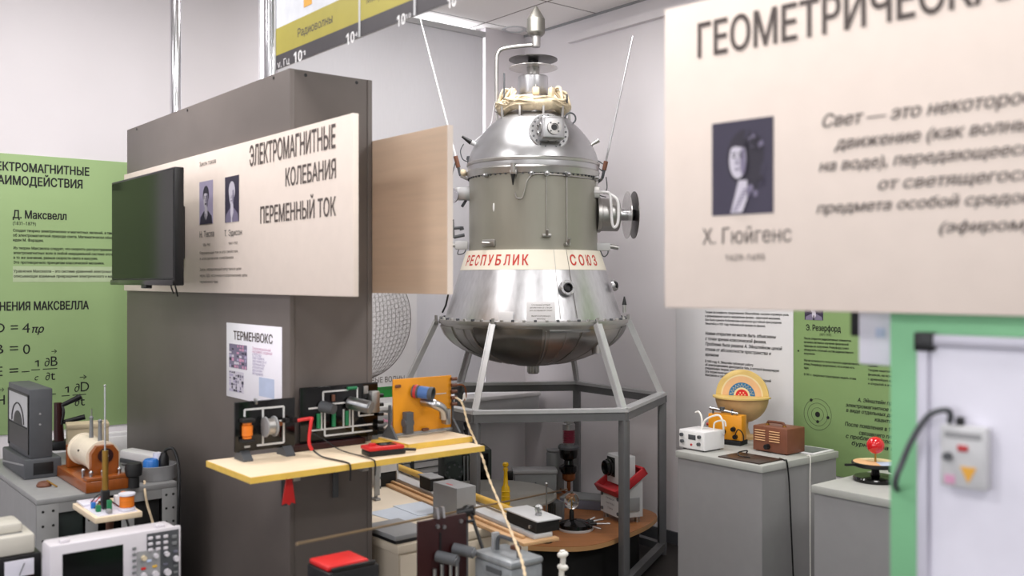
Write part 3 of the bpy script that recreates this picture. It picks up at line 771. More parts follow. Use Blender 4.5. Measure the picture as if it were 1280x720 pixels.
f.t('Изучая возможность искусственного радиоактивного\nатома, Резерфорд предположил, что в атоме есть\nядро.', 1005, 451.3, 448.6, 1074, name='paragraph', pitch=4.7, bold=0.022)
f.t('В 1911 г. предложил планетарную модель атома', 1005, 469, 466.3, 1070, name='paragraph', bold=0.022)
f.t('Одним\nТеория квантов была\nфизикой, на основе\nс древнейших времён\nи открытий в атоме', 1085, 458, 455.2, 1125, name='paragraph', pitch=5.6, bold=0.022)
f.t('А. Эйнштейн пре', 1072, 502, 497.2, 1119, shear=0.2, bold=0.02); f.t('электромагнитное из', 1057, 508, 503.4, 1119, shear=0.2, bold=0.02); f.t('в виде отдельных дис', 1057.5, 514.6, 510, 1119, shear=0.2, bold=0.02); f.t('квантов', 1093, 526.5, 521.6, 1118, shear=0.2, bold=0.02)
f.t('После появления в 1913', 1056, 532, 527, 1122, shear=0.2, bold=0.02); f.t('связавшего гипо', 1073.5, 543, 538, 1120, shear=0.2, bold=0.02); f.t('с проблемой спек', 1057, 547, 542, 1118, shear=0.2, bold=0.02); f.t('бурного ра и', 1064, 556, 551, 1118, shear=0.2, bold=0.02)
cx, cz = f.xz(1022, 518); u_ = f.xz(1032, 518)[0]-cx
g = MB()
for k in (0.75, 1.25, 1.72): g.tube([(cx+u_*k*math.cos(2*PI*i/40), -0.001, cz+u_*k*math.sin(2*PI*i/40)) for i in range(41)], 0.0007, 4, False)
g.build('orbit_rings', 'ink_grey', f.e, smooth=False)
for px, py, rr in ((1022, 518, 0.3), (1035, 522, 0.17), (1022, 527, 0.17), (1014, 500, 0.17), (998, 438.5, 0.1)):
    x, z = f.xz(px, py); MB().cyl((x, -0.0014, z), (x, 0.0, z), u_*rr, n=20).build('printed_dot', 'ink', f.e)

# ------------------------------------------------------------------ spacecraft on its stand
PX, PY = 0.114, 5.17
SZ = 0.00431                      # metres per photo pixel at the craft
def zc_(py): return 1.5+(350-py)*SZ
Z0 = 0.996
craft = thing('spacecraft', 'silver Soviet-lettered spacecraft with domed top and hemispherical bottom on a hexagonal stand'.replace('Soviet-lettered', 'red-lettered'), 'spacecraft', (PX, PY, Z0))
TX = Matrix.Translation((0, 0, -Z0))
def SB(): return MB(TX)
def onr(ang, r, z): return Vector((r*math.sin(ang), -r*math.cos(ang), z))
# bowl
bowl = [(0.03, 1.038), (0.10, 1.046), (0.20, 1.066), (0.30, 1.098), (0.38, 1.135), (0.435, 1.17), (0.475, 1.215), (0.492, 1.25), (0.497, 1.272)]
SB().lathe([(0.0, 1.036)]+bowl, 96).build('heat_shield_bowl', 'bowl_metal', craft)
def bowl_r(z):
    for (r0, z0), (r1, z1) in zip(bowl[:-1], bowl[1:]):
        if z0 <= z <= z1: return r0+(r1-r0)*(z-z0)/(z1-z0)
    return 0.497
def bowl_panel(a0, a1, t0, t1, name, m, th=0.006, n=14, k=10):
    g = SB(); zs = [t0+(t1-t0)*i/k for i in range(k+1)]
    G = [[None]*(n+1) for _ in range(k+1)]; H = [[None]*(n+1) for _ in range(k+1)]
    for i, z in enumerate(zs):
        for j in range(n+1):
            a = a0+(a1-a0)*j/n; r = bowl_r(z)
            G[i][j] = g.V(onr(a, r+th, z-th*0.5)); H[i][j] = g.V(onr(a, r-0.002, z))
    for i in range(k):
        for j in range(n): g.Fc([G[i][j], G[i][j+1], G[i+1][j+1], G[i+1][j]])
    for i in range(k):
        g.Fc([G[i][0], G[i+1][0], H[i+1][0], H[i][0]]); g.Fc([G[i][n], H[i][n], H[i+1][n], G[i+1][n]])
    for j in range(n):
        g.Fc([G[0][j], H[0][j], H[0][j+1], G[0][j+1]]); g.Fc([G[k][j], G[k][j+1], H[k][j+1], H[k][j]])
    return g.build(name, m, craft)
R_ = math.radians
for a0, a1, t0, t1, m in ((-88, -58, 1.1, 1.262, 'bowl_metal'), (-54, -40, 1.08, 1.255, 'alu_dull'), (-38, 4, 1.05, 1.264, 'bowl_dark'), (8, 26, 1.06, 1.245, 'bowl_metal'), (28, 62, 1.06, 1.255, 'bowl_metal'), (66, 92, 1.07, 1.26, 'bowl_dark'), (96, 150, 1.06, 1.26, 'bowl_metal'), (155, 210, 1.06, 1.26, 'bowl_dark'), (214, 268, 1.06, 1.26, 'bowl_metal')):
    bowl_panel(R_(a0), R_(a1), t0, t1, 'shield_panel', m)
for a0 in (-72, -46, -40, 6, 18, 44, 64, 120, 180, 240):
    g = SB(); pts = [onr(R_(a0), bowl_r(1.06+(1.25-1.06)*i/12)+0.008, 1.06+(1.25-1.06)*i/12) for i in range(13)]
    g.tube(pts, 0.004, 6).build('shield_rib', 'alu_dull', craft)
bowl_panel(R_(8), R_(33), 1.248, 1.256, 'bright_strip', 'alu', 0.012, 10, 2)
SB().lathe([(0.0, 0.996), (0.026, 0.996), (0.03, 1.002), (0.03, 1.04), (0.0, 1.045)], 24).build('bottom_nozzle', 'alu_dull', craft)
g = SB()
for i in range(12): g.box((0.031*math.cos(i*PI/6), 0.031*math.sin(i*PI/6), 1.02), (0.004, 0.004, 0.034))
g.build('nozzle_flutes', 'alu_dull', craft)
p = onr(R_(50), 0.43, 1.19)
SB().cyl(p+Vector((0, 0, -0.06)), p+Vector((0, 0, 0.03)), 0.035, n=24).build('side_nozzle', 'alu_dull', craft)
SB().cyl(p+Vector((0, 0, -0.064)), p+Vector((0, 0, -0.0601)), 0.037, n=24).build('nozzle_lip', 'alu', craft)
# rim flange and its bolts
SB().lathe([(0.47, 1.272), (0.506, 1.272), (0.508, 1.28), (0.506, 1.294), (0.49, 1.296), (0.47, 1.3)], 96).build('rim_flange', 'alu_dull', craft)
for i in range(56):
    a = 2*PI*i/56; SB().box(onr(a, 0.497, 1.2995), (0.014, 0.014, 0.012), 0.002, Matrix.Rotation(a, 4, 'Z')).build('rim_bolt', 'alu_dull' if i % 2 else 'grey_dark', craft)
# lower cone, lettered band, grey cylinder, dome
def cone_r(z): return 0.474+(0.358-0.474)*(z-1.3)/(zc_(314.5)-1.3)
zb0, zb1 = zc_(338), zc_(314.5)
SB().lathe([(0.474, 1.296), (0.472, 1.304)]+[(cone_r(1.304+(zb0-1.304)*i/6), 1.304+(zb0-1.304)*i/6) for i in range(1, 7)], 96).build('lower_cone', 'alu_brushed', craft)
SB().lathe([(cone_r(zb0), zb0), (cone_r(zb0)+0.002, zb0+0.0005), (cone_r(zb1)+0.002, zb1), (0.345, zb1+0.001)], 96).build('lettered_band', 'probe_band', craft)
SB().lathe([(0.346, zb1), (0.3445, zb1+0.02), (0.3445, zc_(250)), (0.345, zc_(222))], 96).build('grey_cylinder', 'probe_paint', craft)
zf = zc_(219)
SB().lathe([(0.34, zf-0.022), (0.352, zf-0.022), (0.354, zf-0.012), (0.356, zf), (0.358, zf+0.008), (0.352, zf+0.016), (0.34, zf+0.018)], 96).build('dome_flange', 'alu_dull', craft)
for i in range(72):
    a = 2*PI*i/72; SB().cyl(onr(a, 0.343, zf-0.026), onr(a, 0.3525, zf-0.026), 0.0045, n=8).build('flange_bolt', 'grey_dark', craft)
dome = [(0.352, zf+0.012), (0.353, zf+0.03), (0.349, zc_(203)), (0.341, zc_(195)), (0.327, zc_(187.5)), (0.309, zc_(180)), (0.285, zc_(172)), (0.256, zc_(164)), (0.223, zc_(156.5)), (0.188, zc_(150)), (0.15, zc_(145)), (0.12, zc_(140)), (0.0, zc_(137))]
SB().lathe(dome, 96).build('dome', 'alu', craft)
SB().lathe([(0.352, zc_(209)), (0.357, zc_(209)), (0.358, zc_(206)), (0.352, zc_(205))], 96).build('dome_band', 'alu_dull', craft)
# lettering on the band
def wrap(body, px0, px1, py_base, py_top, m, name):
    n = len(body); a0 = math.asin((px0-665.5)*SZ/cone_r(zb0+0.03)); a1 = math.asin((px1-665.5)*SZ/cone_r(zb0+0.03))
    size = (py_base-py_top)*SZ/0.72
    for i, ch in enumerate(body):
        me = text_mesh(ch, size, 'CENTER', bold=0.03); cx = (max(v.co.x for v in me.vertices)+min(v.co.x for v in me.vertices))/2
        wmax = max(v.co.x for v in me.vertices)-min(v.co.x for v in me.vertices)
        cell = (a1-a0)/n*cone_r(zb0)*0.66; k = cell/wmax
        ac = a0+(a1-a0)*(i+0.5)/n; zb = zc_(py_base)
        for v in me.vertices:
            z = zb+v.co.y; r = cone_r(z)+0.003; a = ac+(v.co.x-cx)*k/r
            v.co = onr(a, r, z-Z0)
        me.materials.append(M[m]); me.name = name
        o = bpy.data.objects.new(name, me); COL.objects.link(o); o.parent = craft
wrap('РЕСПУБЛИК', 583, 660, 332.5, 320.5, 'probe_red', 'letter')
wrap('СОЮЗ', 705.5, 742, 332.5, 320.5, 'probe_red', 'letter')
wrap('СОВЕТСКИХ', 604, 604.1, 332.5, 320.5, 'probe_red', 'letter') if False else None
# seams
for px in (706.5, 690):
    a = math.asin((px-665.5)*SZ/0.4)
    g = SB(); g.tube([onr(a, cone_r(1.31+(zb1-1.31)*i/8)+0.0035, 1.31+(zb1-1.31)*i/8) for i in range(9)], 0.0013, 4)
    if px > 700: g.build('panel_seam', 'ink_soft', craft)
    else: g.build('panel_seam', 'alu_dull', craft)
# fittings on the cylinder
def fit(px, py, R=0.345): 
    a = math.asin(max(-1, min(1, (px-665.5)*SZ/R))); return a, zc_(py)
for px in (679, 703):
    a, z = fit(px, 225); a2, z2 = fit(px, 298 if px < 690 else 308)
    SB().tube([onr(a, 0.349, zf-0.03), onr(a, 0.35, (z+z2)/2), onr(a2, 0.35, z2)], 0.0028, 6).build('conduit', 'alu_dull', craft)
    SB().box(onr(a, 0.356, z2), (0.045 if px < 690 else 0.03, 0.02, 0.016), 0.003, Matrix.Rotation(a, 4, 'Z')).cyl(onr(a, 0.36, z2), onr(a, 0.375, z2+0.028), 0.008, n=10).build('conduit_clamp', 'alu_dull', craft)
    SB().cyl(onr(a, 0.35, zf-0.03), onr(a, 0.372, zf-0.03), 0.013, n=14).sph(onr(a, 0.374, zf-0.03), 0.01, 10).build('bolt_boss', 'alu', craft)
for px in (610, 662, 745):
    a = fit(min(px, 738), 224)[0]; SB().cyl(onr(a, 0.35, zf-0.03), onr(a, 0.368, zf-0.03), 0.01, n=12).sph(onr(a, 0.37, zf-0.03), 0.008, 10).build('bolt_boss', 'alu', craft)
a, z = fit(642, 222)
g = SB(); g.cyl(onr(a, 0.368, z-0.01), onr(a, 0.372, z+0.035), 0.014, n=12).box(onr(a, 0.362, z-0.01), (0.036, 0.02, 0.026), 0.004, Matrix.Rotation(a, 4, 'Z')); g.build('plug_socket', 'alu_dull', craft)
SB().cyl(onr(a, 0.37, z-0.02), onr(a, 0.372, z-0.075), 0.012, 0.003, n=12).build('plug', 'black', craft)
pp = [(643, 248), (645, 254), (651, 254), (654, 246), (657, 234), (664, 227), (674, 226), (690, 227), (720, 228), (742, 228)]
SB().tube(spline([onr(fit(x, y)[0], 0.352, zc_(y)) for x, y in pp], 6), 0.0035, 6).build('wire_loop', 'alu_dull', craft)
a, z = fit(612, 306); SB().box(onr(a, 0.349, z), (0.085, 0.012, 0.036), 0.003, Matrix.Rotation(a, 4, 'Z')).cyl(onr(a, 0.356, z)+Vector((-0.03, 0, 0)), onr(a, 0.362, z)+Vector((0.03, 0, -0.004)), 0.007, n=10).build('latch_plate', 'alu_dull', craft)
a, z = fit(617.5, 264); SB().sph(onr(a, 0.345, z), 0.012, 12, (0.45, 0.3, 1.9)).build('bump', 'white', craft)
# cards fixed above the rim
def card(px0, px1, py0, py1, name, m):
    zc = zc_((py0+py1)/2); r = cone_r(zc); a = math.asin(((px0+px1)/2-665.5)*SZ/r); slope = math.atan2(0.116, zb1-1.3)
    mx = TX @ Matrix.Translation(onr(a, r+0.012, zc)) @ Matrix.Rotation(a, 4, 'Z') @ Matrix.Rotation(slope*-0.4, 4, 'X')
    w2, h2 = (px1-px0)*SZ, (py1-py0)*SZ
    o = MB(mx).box((0, 0, 0), (w2, 0.003, h2), 0.001).build(name, m, craft); return mx, w2, h2
mx, w2, h2 = card(655.5, 688, 374.5, 397, 'information_card', 'poster_white')
text('card_text', 'Спускаемый аппарат\nавтоматической станции\nдля исследования планет\n\nМакет в натуральную\nвеличину', 'ink_soft', craft, 0, h2*0.3, 0.011, w2*0.8, 'CENTER', line=1.25, y=-0.0025, mx=mx)
card(624.5, 641.5, 386, 397.5, 'small_card', 'poster_white')
# portholes
def port(px, py, R, name, r=0.03):
    zc = zc_(py); a = math.asin((px-665.5)*SZ/R); d = onr(a, 1, 0.25).normalized(); p = onr(a, R, zc)
    SB().lathe([(0, 0.0), (r, 0.0), (r, 0.012), (r*0.93, 0.016), (r*0.62, 0.016), (r*0.6, 0.012)], 28, p, d).build(name, 'alu', craft)
    for i in range(6):
        e = p+d*0.017; _, u, v = MB.basis(d); q = e+(u*math.cos(i*PI/3)+v*math.sin(i*PI/3))*r*0.8; SB().cyl(q-d*0.003, q+d*0.003, 0.004, n=8).build('porthole_bolt', 'alu_dull', craft)
    SB().lathe([(0, 0.006), (r*0.58, 0.006), (r*0.58, 0.024), (r*0.44, 0.026), (r*0.42, 0.01), (0, 0.009)], 24, p, d).build('porthole_tube', 'black', craft)
port(702, 359.5, 0.452*0.96, 'porthole', 0.04)
for px, py in ((757, 355),):
    port(762, 357, 0.435, 'porthole', 0.03)
# conical feeler at the rim, right
p = onr(R_(82), 0.488, zc_(390))
SB().cyl(p, p+Vector((0, 0, 0.04)), 0.009, n=10).build('feeler_base', 'alu_dull', craft)
SB().cyl(p+Vector((0, 0, 0.04)), p+Vector((0, 0, 0.085)), 0.013, 0.003, n=12).build('feeler_cone', 'black', craft)
p = onr(R_(-80), 0.49, zc_(390))
SB().tube([p, p+Vector((0.02, -0.02, 0.04)), p+Vector((0.035, -0.02, 0.11))], 0.005, 6).build('side_rod', 'black', craft)
# crown of wrapped cables around the neck
zr = zc_(133)
rnd = random.Random(4)
def wavy(r0, z0, amp, k, seed, n=72):
    rr = random.Random(seed); ph = [rr.uniform(0, 6.28) for _ in range(6)]
    return [onr(2*PI*i/n, r0+amp*math.sin(k*2*PI*i/n+ph[0])+amp*0.6*math.sin((k+3)*2*PI*i/n+ph[1]), z0+amp*math.sin((k+1)*2*PI*i/n+ph[2])+amp*0.5*math.sin((k+5)*2*PI*i/n+ph[3])) for i in range(n+1)]
SB().tube(wavy(0.165, zr-0.012, 0.003, 3, 1), lambda t: 0.034+0.004*math.sin(t*40), 12).build('cable_ring', 'cable_wrap', craft)
for k in range(5):
    SB().tube(wavy(0.186+0.005*(k % 3), zr-0.026+0.01*k, 0.007, 4+k, 10+k), 0.0065, 7).build('wrapped_cable', 'cable_wrap', craft)
for i in range(16):
    sgn = 1 if i % 2 else -1; a = sgn*(0.75+0.13*(i//2)); h = rnd.uniform(0.03, 0.085)*(0.8 if i//2 in (0, 7) else 1)
    r1 = rnd.uniform(0.14, 0.18)
    SB().tube(spline([onr(a, 0.2, zr-0.01), onr(a+0.06, r1, zr+h), onr(a+0.16, 0.13, zr+h*0.8), onr(a+0.22, 0.19, zr)], 5), 0.007, 7).build('wrapped_cable', 'cable_wrap', craft)
for a, wd, hh in ((-0.95, 0.035, 0.05), (0.08, 0.036, 0.04), (0.75, 0.03, 0.05), (1.15, 0.025, 0.04), (2.2, 0.03, 0.05), (3.6, 0.03, 0.05), (-1.3, 0.025, 0.04)):
    SB().box(onr(a, 0.14, zr+0.055), (wd, 0.03, hh), 0.006, Matrix.Rotation(a, 4, 'Z')).build('cable_terminal', 'cable_wrap', craft)
    SB().cyl(onr(a, 0.14, zr+0.075), onr(a, 0.14, zr+0.088), 0.008, n=10).build('terminal_cap', 'alu_dull', craft)
for i in range(10):
    a = 2*PI*i/10+0.25
    SB().box(onr(a, 0.195, zr-0.055), (0.012, 0.014, 0.07), 0.002, Matrix.Rotation(a, 4, 'Z')).build('ring_bracket', 'alu_dull', craft)
a = R_(62)
SB().lathe([(0.028, -0.004), (0.033, 0), (0.028, 0.004), (0.024, 0)], 24, onr(a, 0.22, zc_(152)), (0.2, -1, 0), closed=True).build('lifting_eye', 'grey_dark', craft)
SB().cyl(onr(R_(-55), 0.19, zr), onr(R_(-55), 0.19, zc_(97)), 0.005, n=8).build('short_rod', 'grey_dark', craft)
SB().cyl(onr(R_(62), 0.2, zr), onr(R_(62), 0.2, zc_(122)), 0.005, n=8).build('short_rod', 'grey_dark', craft)
# neck, collar and double-disc antenna
SB().lathe([(0.12, zc_(140)), (0.085, zc_(138)), (0.075, zc_(119))], 40).build('neck', 'alu_dull', craft)
SB().lathe([(0.0, zc_(119.5)), (0.078, zc_(119.5)), (0.081, zc_(118)), (0.081, zc_(97)), (0.077, zc_(96)), (0, zc_(96))], 48).build('collar', 'alu_brushed', craft)
SB().lathe([(0.0, zc_(96)), (0.034, zc_(96)), (0.034, zc_(80)), (0, zc_(80))], 32).build('mast', 'alu_dull', craft)
SB().lathe([(0.0, zc_(85.5)-0.0015), (0.131, zc_(85.5)-0.0015), (0.131, zc_(85.5)+0.0015), (0, zc_(85.5)+0.0015)], 64).build('antenna_disc', 'disc_clear', craft)
SB().lathe([(0.0, zc_(75)-0.002), (0.131, zc_(75)-0.002), (0.131, zc_(75)+0.002), (0, zc_(75)+0.002)], 64).build('antenna_disc', 'disc_dark', craft)
SB().lathe([(0, zc_(80)), (0.028, zc_(80)), (0.028, zc_(75)-0.002), (0, zc_(75)-0.002)], 24).build('insulator', 'black', craft)
# bent arm carrying the pointed head
pts = [(-0.197, 0, zc_(140)), (-0.197, 0, zc_(110)), (-0.197, 0, zc_(76)), (-0.192, 0, zc_(68)), (-0.175, 0, zc_(62.5)), (-0.14, 0, zc_(60)), (-0.08, 0, zc_(58)), (0.0, 0, zc_(56.5)), (0.012, 0, zc_(56))]
SB().tube(spline(pts, 5), 0.0105, 12).build('bent_arm', 'alu_dull', craft)
hx = 0.015
SB().lathe([(0.0, zc_(59)), (0.022, zc_(59)), (0.024, zc_(57)), (0.024, zc_(43)), (0, zc_(43))], 28, (hx, 0, 0)).build('head_stem', 'alu_dull', craft)
SB().lathe([(0.0, zc_(45)), (0.036, zc_(45)), (0.046, zc_(42.5)), (0.0485, zc_(41)), (0.0485, zc_(24.5)), (0.009, zc_(9)), (0.006, zc_(8)), (0.0, zc_(8))], 36, (hx, 0, 0)).build('pointed_head', 'head_metal', craft, angle=14)
# front hatch: round flange with a cube-shaped housing
zh = zc_(176); ah = R_(14); ph = onr(ah, 0.298, zh); dh = onr(ah, 1, 0.3).normalized()
SB().lathe([(0, -0.07), (0.1, -0.07), (0.104, 0.0), (0.104, 0.008), (0.1, 0.012), (0.066, 0.012), (0.06, 0.0), (0, 0.0)], 48, ph, dh).build('hatch_flange', 'alu', craft)
_, uh, vh = MB.basis(dh)
for i in range(20):
    q = ph+dh*0.013+(uh*math.cos(i*PI/10)+vh*math.sin(i*PI/10))*0.088; SB().cyl(q-dh*0.004, q+dh*0.003, 0.005, n=8).build('hatch_bolt', 'grey_dark', craft)
rot = Matrix((uh, -dh*-1, Vector((0, 0, 1)))).transposed().to_4x4()
face_d = onr(ah+0.06, 1, 0.06).normalized()
up = Vector((0, 0, 1)); right = face_d.cross(up).normalized()*-1; up = right.cross(face_d)*-1
rot = Matrix((right, face_d, up)).transposed().to_4x4()
cc = ph+dh*0.035
SB().box(cc, (0.12, 0.105, 0.12), 0.014, rot, 3).build('hatch_housing', 'alu', craft)
for off, dr in ((face_d, face_d), (-right, -right), (-up, -up), (right, right), (up, up)):
    q = cc+off*0.056
    SB().lathe([(0, 0.0), (0.036, 0.0), (0.036, 0.006), (0.02, 0.007), (0.017, -0.002), (0, -0.002)], 28, q, dr).build('housing_cover', 'alu_dull', craft)
    SB().lathe([(0, -0.001), (0.016, -0.001), (0.016, 0.001), (0, 0.001)], 20, q, dr).build('cover_opening', 'black', craft)
    _, u2, v2 = MB.basis(dr)
    for i in range(4):
        e = q+dr*0.007+(u2*math.cos(PI/4+i*PI/2)+v2*math.sin(PI/4+i*PI/2))*0.029; SB().cyl(e-dr*0.002, e+dr*0.003, 0.004, n=8).build('cover_bolt', 'grey_dark', craft)
# stub on the dome, right
p = Vector((0.30, -0.04, zc_(184)))
SB().cyl(p, p+Vector((0.045, -0.005, 0.028)), 0.008, n=10).cyl(p+Vector((0.03, -0.003, 0.019)), p+Vector((0.05, -0.006, 0.031)), 0.011, n=10).build('dome_stub', 'alu_dull', craft)
# side antenna, right: drum, neck, two discs
za = zc_(269); ax = Vector((1, 0.1, 0)).normalized(); o_ = Vector((0.335, -0.03, za))
SB().lathe([(0, 0), (0.096, 0), (0.096, 0.02), (0.088, 0.024), (0.088, 0.115), (0.084, 0.12), (0, 0.12)], 40, o_, ax).build('side_drum', 'alu_dull', craft)
SB().lathe([(0, 0.12), (0.045, 0.12), (0.045, 0.132), (0.03, 0.134), (0.03, 0.185), (0, 0.185)], 32, o_, ax).build('side_mast', 'alu_brushed', craft)
SB().lathe([(0, 0.168), (0.127, 0.168), (0.127, 0.171), (0, 0.171)], 64, o_, ax).build('antenna_disc', 'disc_clear', craft)
SB().lathe([(0, 0.205), (0.127, 0.205), (0.127, 0.209), (0, 0.209)], 64, o_, ax).build('antenna_disc', 'disc_dark', craft)
SB().lathe([(0, 0.185), (0.03, 0.185), (0.03, 0.205), (0, 0.205)], 24, o_, ax).build('insulator', 'black', craft)
q = lambda px, py, y: Vector(((px-665.5)*SZ, y, zc_(py)))
SB().tube(spline([q(738, 243, -0.13), q(752, 243, -0.13), q(758, 246, -0.13), q(760, 262, -0.13), q(761, 280, -0.13), q(764, 286, -0.13), q(768, 280, -0.13), q(769, 262, -0.13), q(767, 252, -0.13), q(760, 246, -0.12), q(750, 241, -0.1)], 6), 0.0075, 8).build('tube_loop', 'white_plastic', craft)
SB().box(q(741, 243, -0.1), (0.045, 0.06, 0.06), 0.005).build('bracket_plate', 'alu_dull', craft)
SB().tube([q(741, 218, -0.08), q(742, 232, -0.1), q(741, 240, -0.1)], 0.012, 8).build('bracket_post', 'alu_dull', craft)
# bits at lower right of the cylinder
SB().box(q(752, 309, -0.04), (0.075, 0.05, 0.042), 0.006).build('sensor_box', 'grey_white', craft)
SB().cyl(q(760, 308, -0.04), q(771, 310, -0.04), 0.012, n=12).build('sensor_tip', 'alu_dull', craft)
SB().tube(spline([q(748, 313, -0.05), q(752, 321, -0.06), q(757, 318, -0.06), q(758, 312, -0.05)], 5), 0.003, 6).build('sensor_lead', 'grey_dark', craft)
# whip antennas
def whip(base, tip, g0, g1):
    SB().tube([base, Vector(base).lerp(Vector(tip), 1)], lambda t: 0.006-0.002*t, 8).build('whip_rod', 'white_plastic' if base[0] < 0 else 'steel', craft)
    b_, t_ = Vector(base), Vector(tip)
    SB().cyl(b_.lerp(t_, g0), b_.lerp(t_, g1), 0.012, n=12).build('whip_grip', 'brown', craft)
    SB().cyl(b_-(t_-b_).normalized()*0.03, b_.lerp(t_, g0), 0.008, n=10).build('whip_base', 'grey_dark', craft)
    SB().tube([b_-(t_-b_).normalized()*0.03, Vector((0.352*(-1 if b_.x < 0 else 1), b_.y*0.6, b_.z-0.045))], 0.008, 8).build('whip_bracket', 'alu_dull', craft)
whip((-0.397, -0.03, zc_(214)), (-0.605, -0.03, zc_(26)), 0.02, 0.095)
whip((0.376, -0.03, zc_(217)), (0.533, -0.03, zc_(47)), 0.02, 0.085)
SB().sph(q(578, 217, -0.02), 0.022, 14).cyl(q(578, 217, -0.02), q(588, 219, 0), 0.01, n=10).build('whip_knob', 'cable_wrap', craft)
for pts in ([(752, 206), (745, 202), (746, 210), (752, 215)], [(756, 222), (757, 236), (753, 243)], [(749, 226), (744, 234), (747, 244), (756, 247)]):
    SB().tube(spline([q(x, y, -0.03) for x, y in pts], 6), 0.003, 6).build('antenna_lead', 'grey_dark', craft)
# left side instruments
SB().box(q(580, 243, -0.03), (0.075, 0.07, 0.07), 0.006).build('instrument_box', 'alu', craft)
SB().box(q(571, 243, -0.03), (0.02, 0.04, 0.065), 0.004).build('instrument_mount', 'alu_dull', craft)
SB().lathe([(0.036, -0.006), (0.042, -0.002), (0.042, 0.006), (0.036, 0.006)], 28, q(565, 246, -0.05), (-0.5, -0.85, 0.1)).lathe([(0, 0), (0.036, 0), (0.036, 0.004), (0, 0.004)], 28, q(565, 246, -0.05), (-0.5, -0.85, 0.1)).build('round_mirror', 'chrome', craft)
SB().tube(spline([q(562, 246, -0.05), q(562, 232, -0.05), q(566, 215, -0.04), q(569, 203, -0.035)], 5), 0.003, 6).build('instrument_lead', 'grey_dark', craft)
SB().cyl(q(562, 236, -0.05), q(562, 224, -0.05), 0.01, 0.004, n=10).build('lead_plug', 'black', craft)
SB().tube([q(582, 251, -0.03), q(577, 259, -0.04)], 0.008, 8).build('drain_stub', 'grey_dark', craft)
SB().tube([q(565, 275, -0.04), q(566, 298, -0.04)], 0.009, 8).tube([q(566, 286, -0.04), q(577, 285, -0.03)], 0.008, 8).tube([q(567, 297, -0.04), q(580, 294, -0.03)], 0.009, 8).tube([q(576, 284, -0.03), q(577, 288, -0.03)], 0.012, 8).build('stepped_bracket', 'grey_dark', craft)
SB().box(q(576.5, 307, -0.03), (0.07, 0.05, 0.045), 0.005).build('sensor_box', 'grey_white', craft)
SB().cyl(q(569, 307, -0.03), q(559, 306, -0.03), 0.012, n=12).build('sensor_tip', 'alu_dull', craft)
SB().tube(spline([q(573, 312, -0.03), q(572, 318, -0.04), q(579, 317, -0.04), q(582, 312, -0.03)], 5), 0.003, 6).build('sensor_lead', 'grey_dark', craft)
SB().cyl(q(594, 181, -0.02), q(586, 178, -0.03), 0.013, n=10).build('plug_socket', 'grey_white', craft)
SB().cyl(q(588, 179, -0.03), q(577, 172, -0.04), 0.014, 0.006, n=12).build('plug', 'black', craft)
SB().tube(spline([q(590, 180, -0.03), q(604, 168, -0.03), q(613, 156, -0.04), q(616, 140, -0.05), q(618, 130, -0.06)], 5), 0.003, 6).build('plug_lead', 'grey_white', craft)
SB().tube(spline([q(579, 181, -0.03), q(575, 190, -0.03), q(578, 200, -0.03), q(585, 203, -0.02)], 5), 0.003, 6).build('plug_lead', 'grey_dark', craft)
SB().cyl(q(585, 196, -0.02), q(586, 206, -0.02), 0.011, n=10).cyl(q(590, 200, 0), q(583, 199, -0.02), 0.008, n=8).build('valve', 'grey_dark', craft)

# ------------------------------------------------------------------ hexagonal stand
RC = Vector((0.11, 5.168, 0)); 
hexv = [Vector((-0.155, -0.638, 0)), ]
base = math.atan2(-0.62, -0.268)
hv = [Vector((0.715*math.cos(base+k*PI/3), 0.715*math.sin(base+k*PI/3), 0)) for k in range(6)]
st = thing('hexagonal_stand', 'grey steel hexagonal frame stand with slanted struts under the spacecraft', 'stand', (RC.x, RC.y, 0))
HR = 0.87; tb = 0.04
for k in range(6):
    a, b_ = hv[k], hv[(k+1) % 6]; d = (b_-a).normalized()*0.018
    MB().beam(a+Vector((0, 0, HR-tb/2))-d, b_+Vector((0, 0, HR-tb/2))+d, tb).build('ring_beam', 'frame_paint', st)
    MB().beam(a+Vector((0, 0, HR+0.008))-d, b_+Vector((0, 0, HR+0.008))+d, 0.05, 0.016).build('ring_flange', 'strut_paint', st)
    MB().beam(a+Vector((0, 0, 0.045))-d, b_+Vector((0, 0, 0.045))+d, tb).build('floor_beam', 'frame_paint', st)
for k in range(6):
    a = hv[k]; MB().box((a.x, a.y, (HR-tb)/2), (tb, tb, HR-tb), 0.003, Matrix.Rotation(base+k*PI/3, 4, 'Z')).build('leg', 'frame_paint', st)
    u = a.normalized(); off = Vector((PX-RC.x, PY-RC.y, 0))
    top = u*0.518+off; top.z = 1.283
    lo = a*0.985; lo.z = HR+0.014
    n_ = Matrix.Rotation(base+k*PI/3, 4, 'Z')
    t_ = u.cross(Vector((0, 0, 1)))
    g = MB(); g.beam(lo+t_*0.012, top+t_*0.012, 0.006, 0.034).beam(lo+u*0.012-t_*0.0, top+u*0.012, 0.034, 0.006)
    g.build('strut', 'strut_paint', st)
    MB().box(lo+Vector((0, 0, 0.002)), (0.05, 0.05, 0.006), 0.002, n_).build('strut_foot', 'strut_paint', st)
    MB().cyl(top+u*0.003-Vector((0, 0, 0.018)), top+u*0.003+Vector((0, 0, 0.03)), 0.008, n=10).build('strut_bolt', 'alu_dull', st)

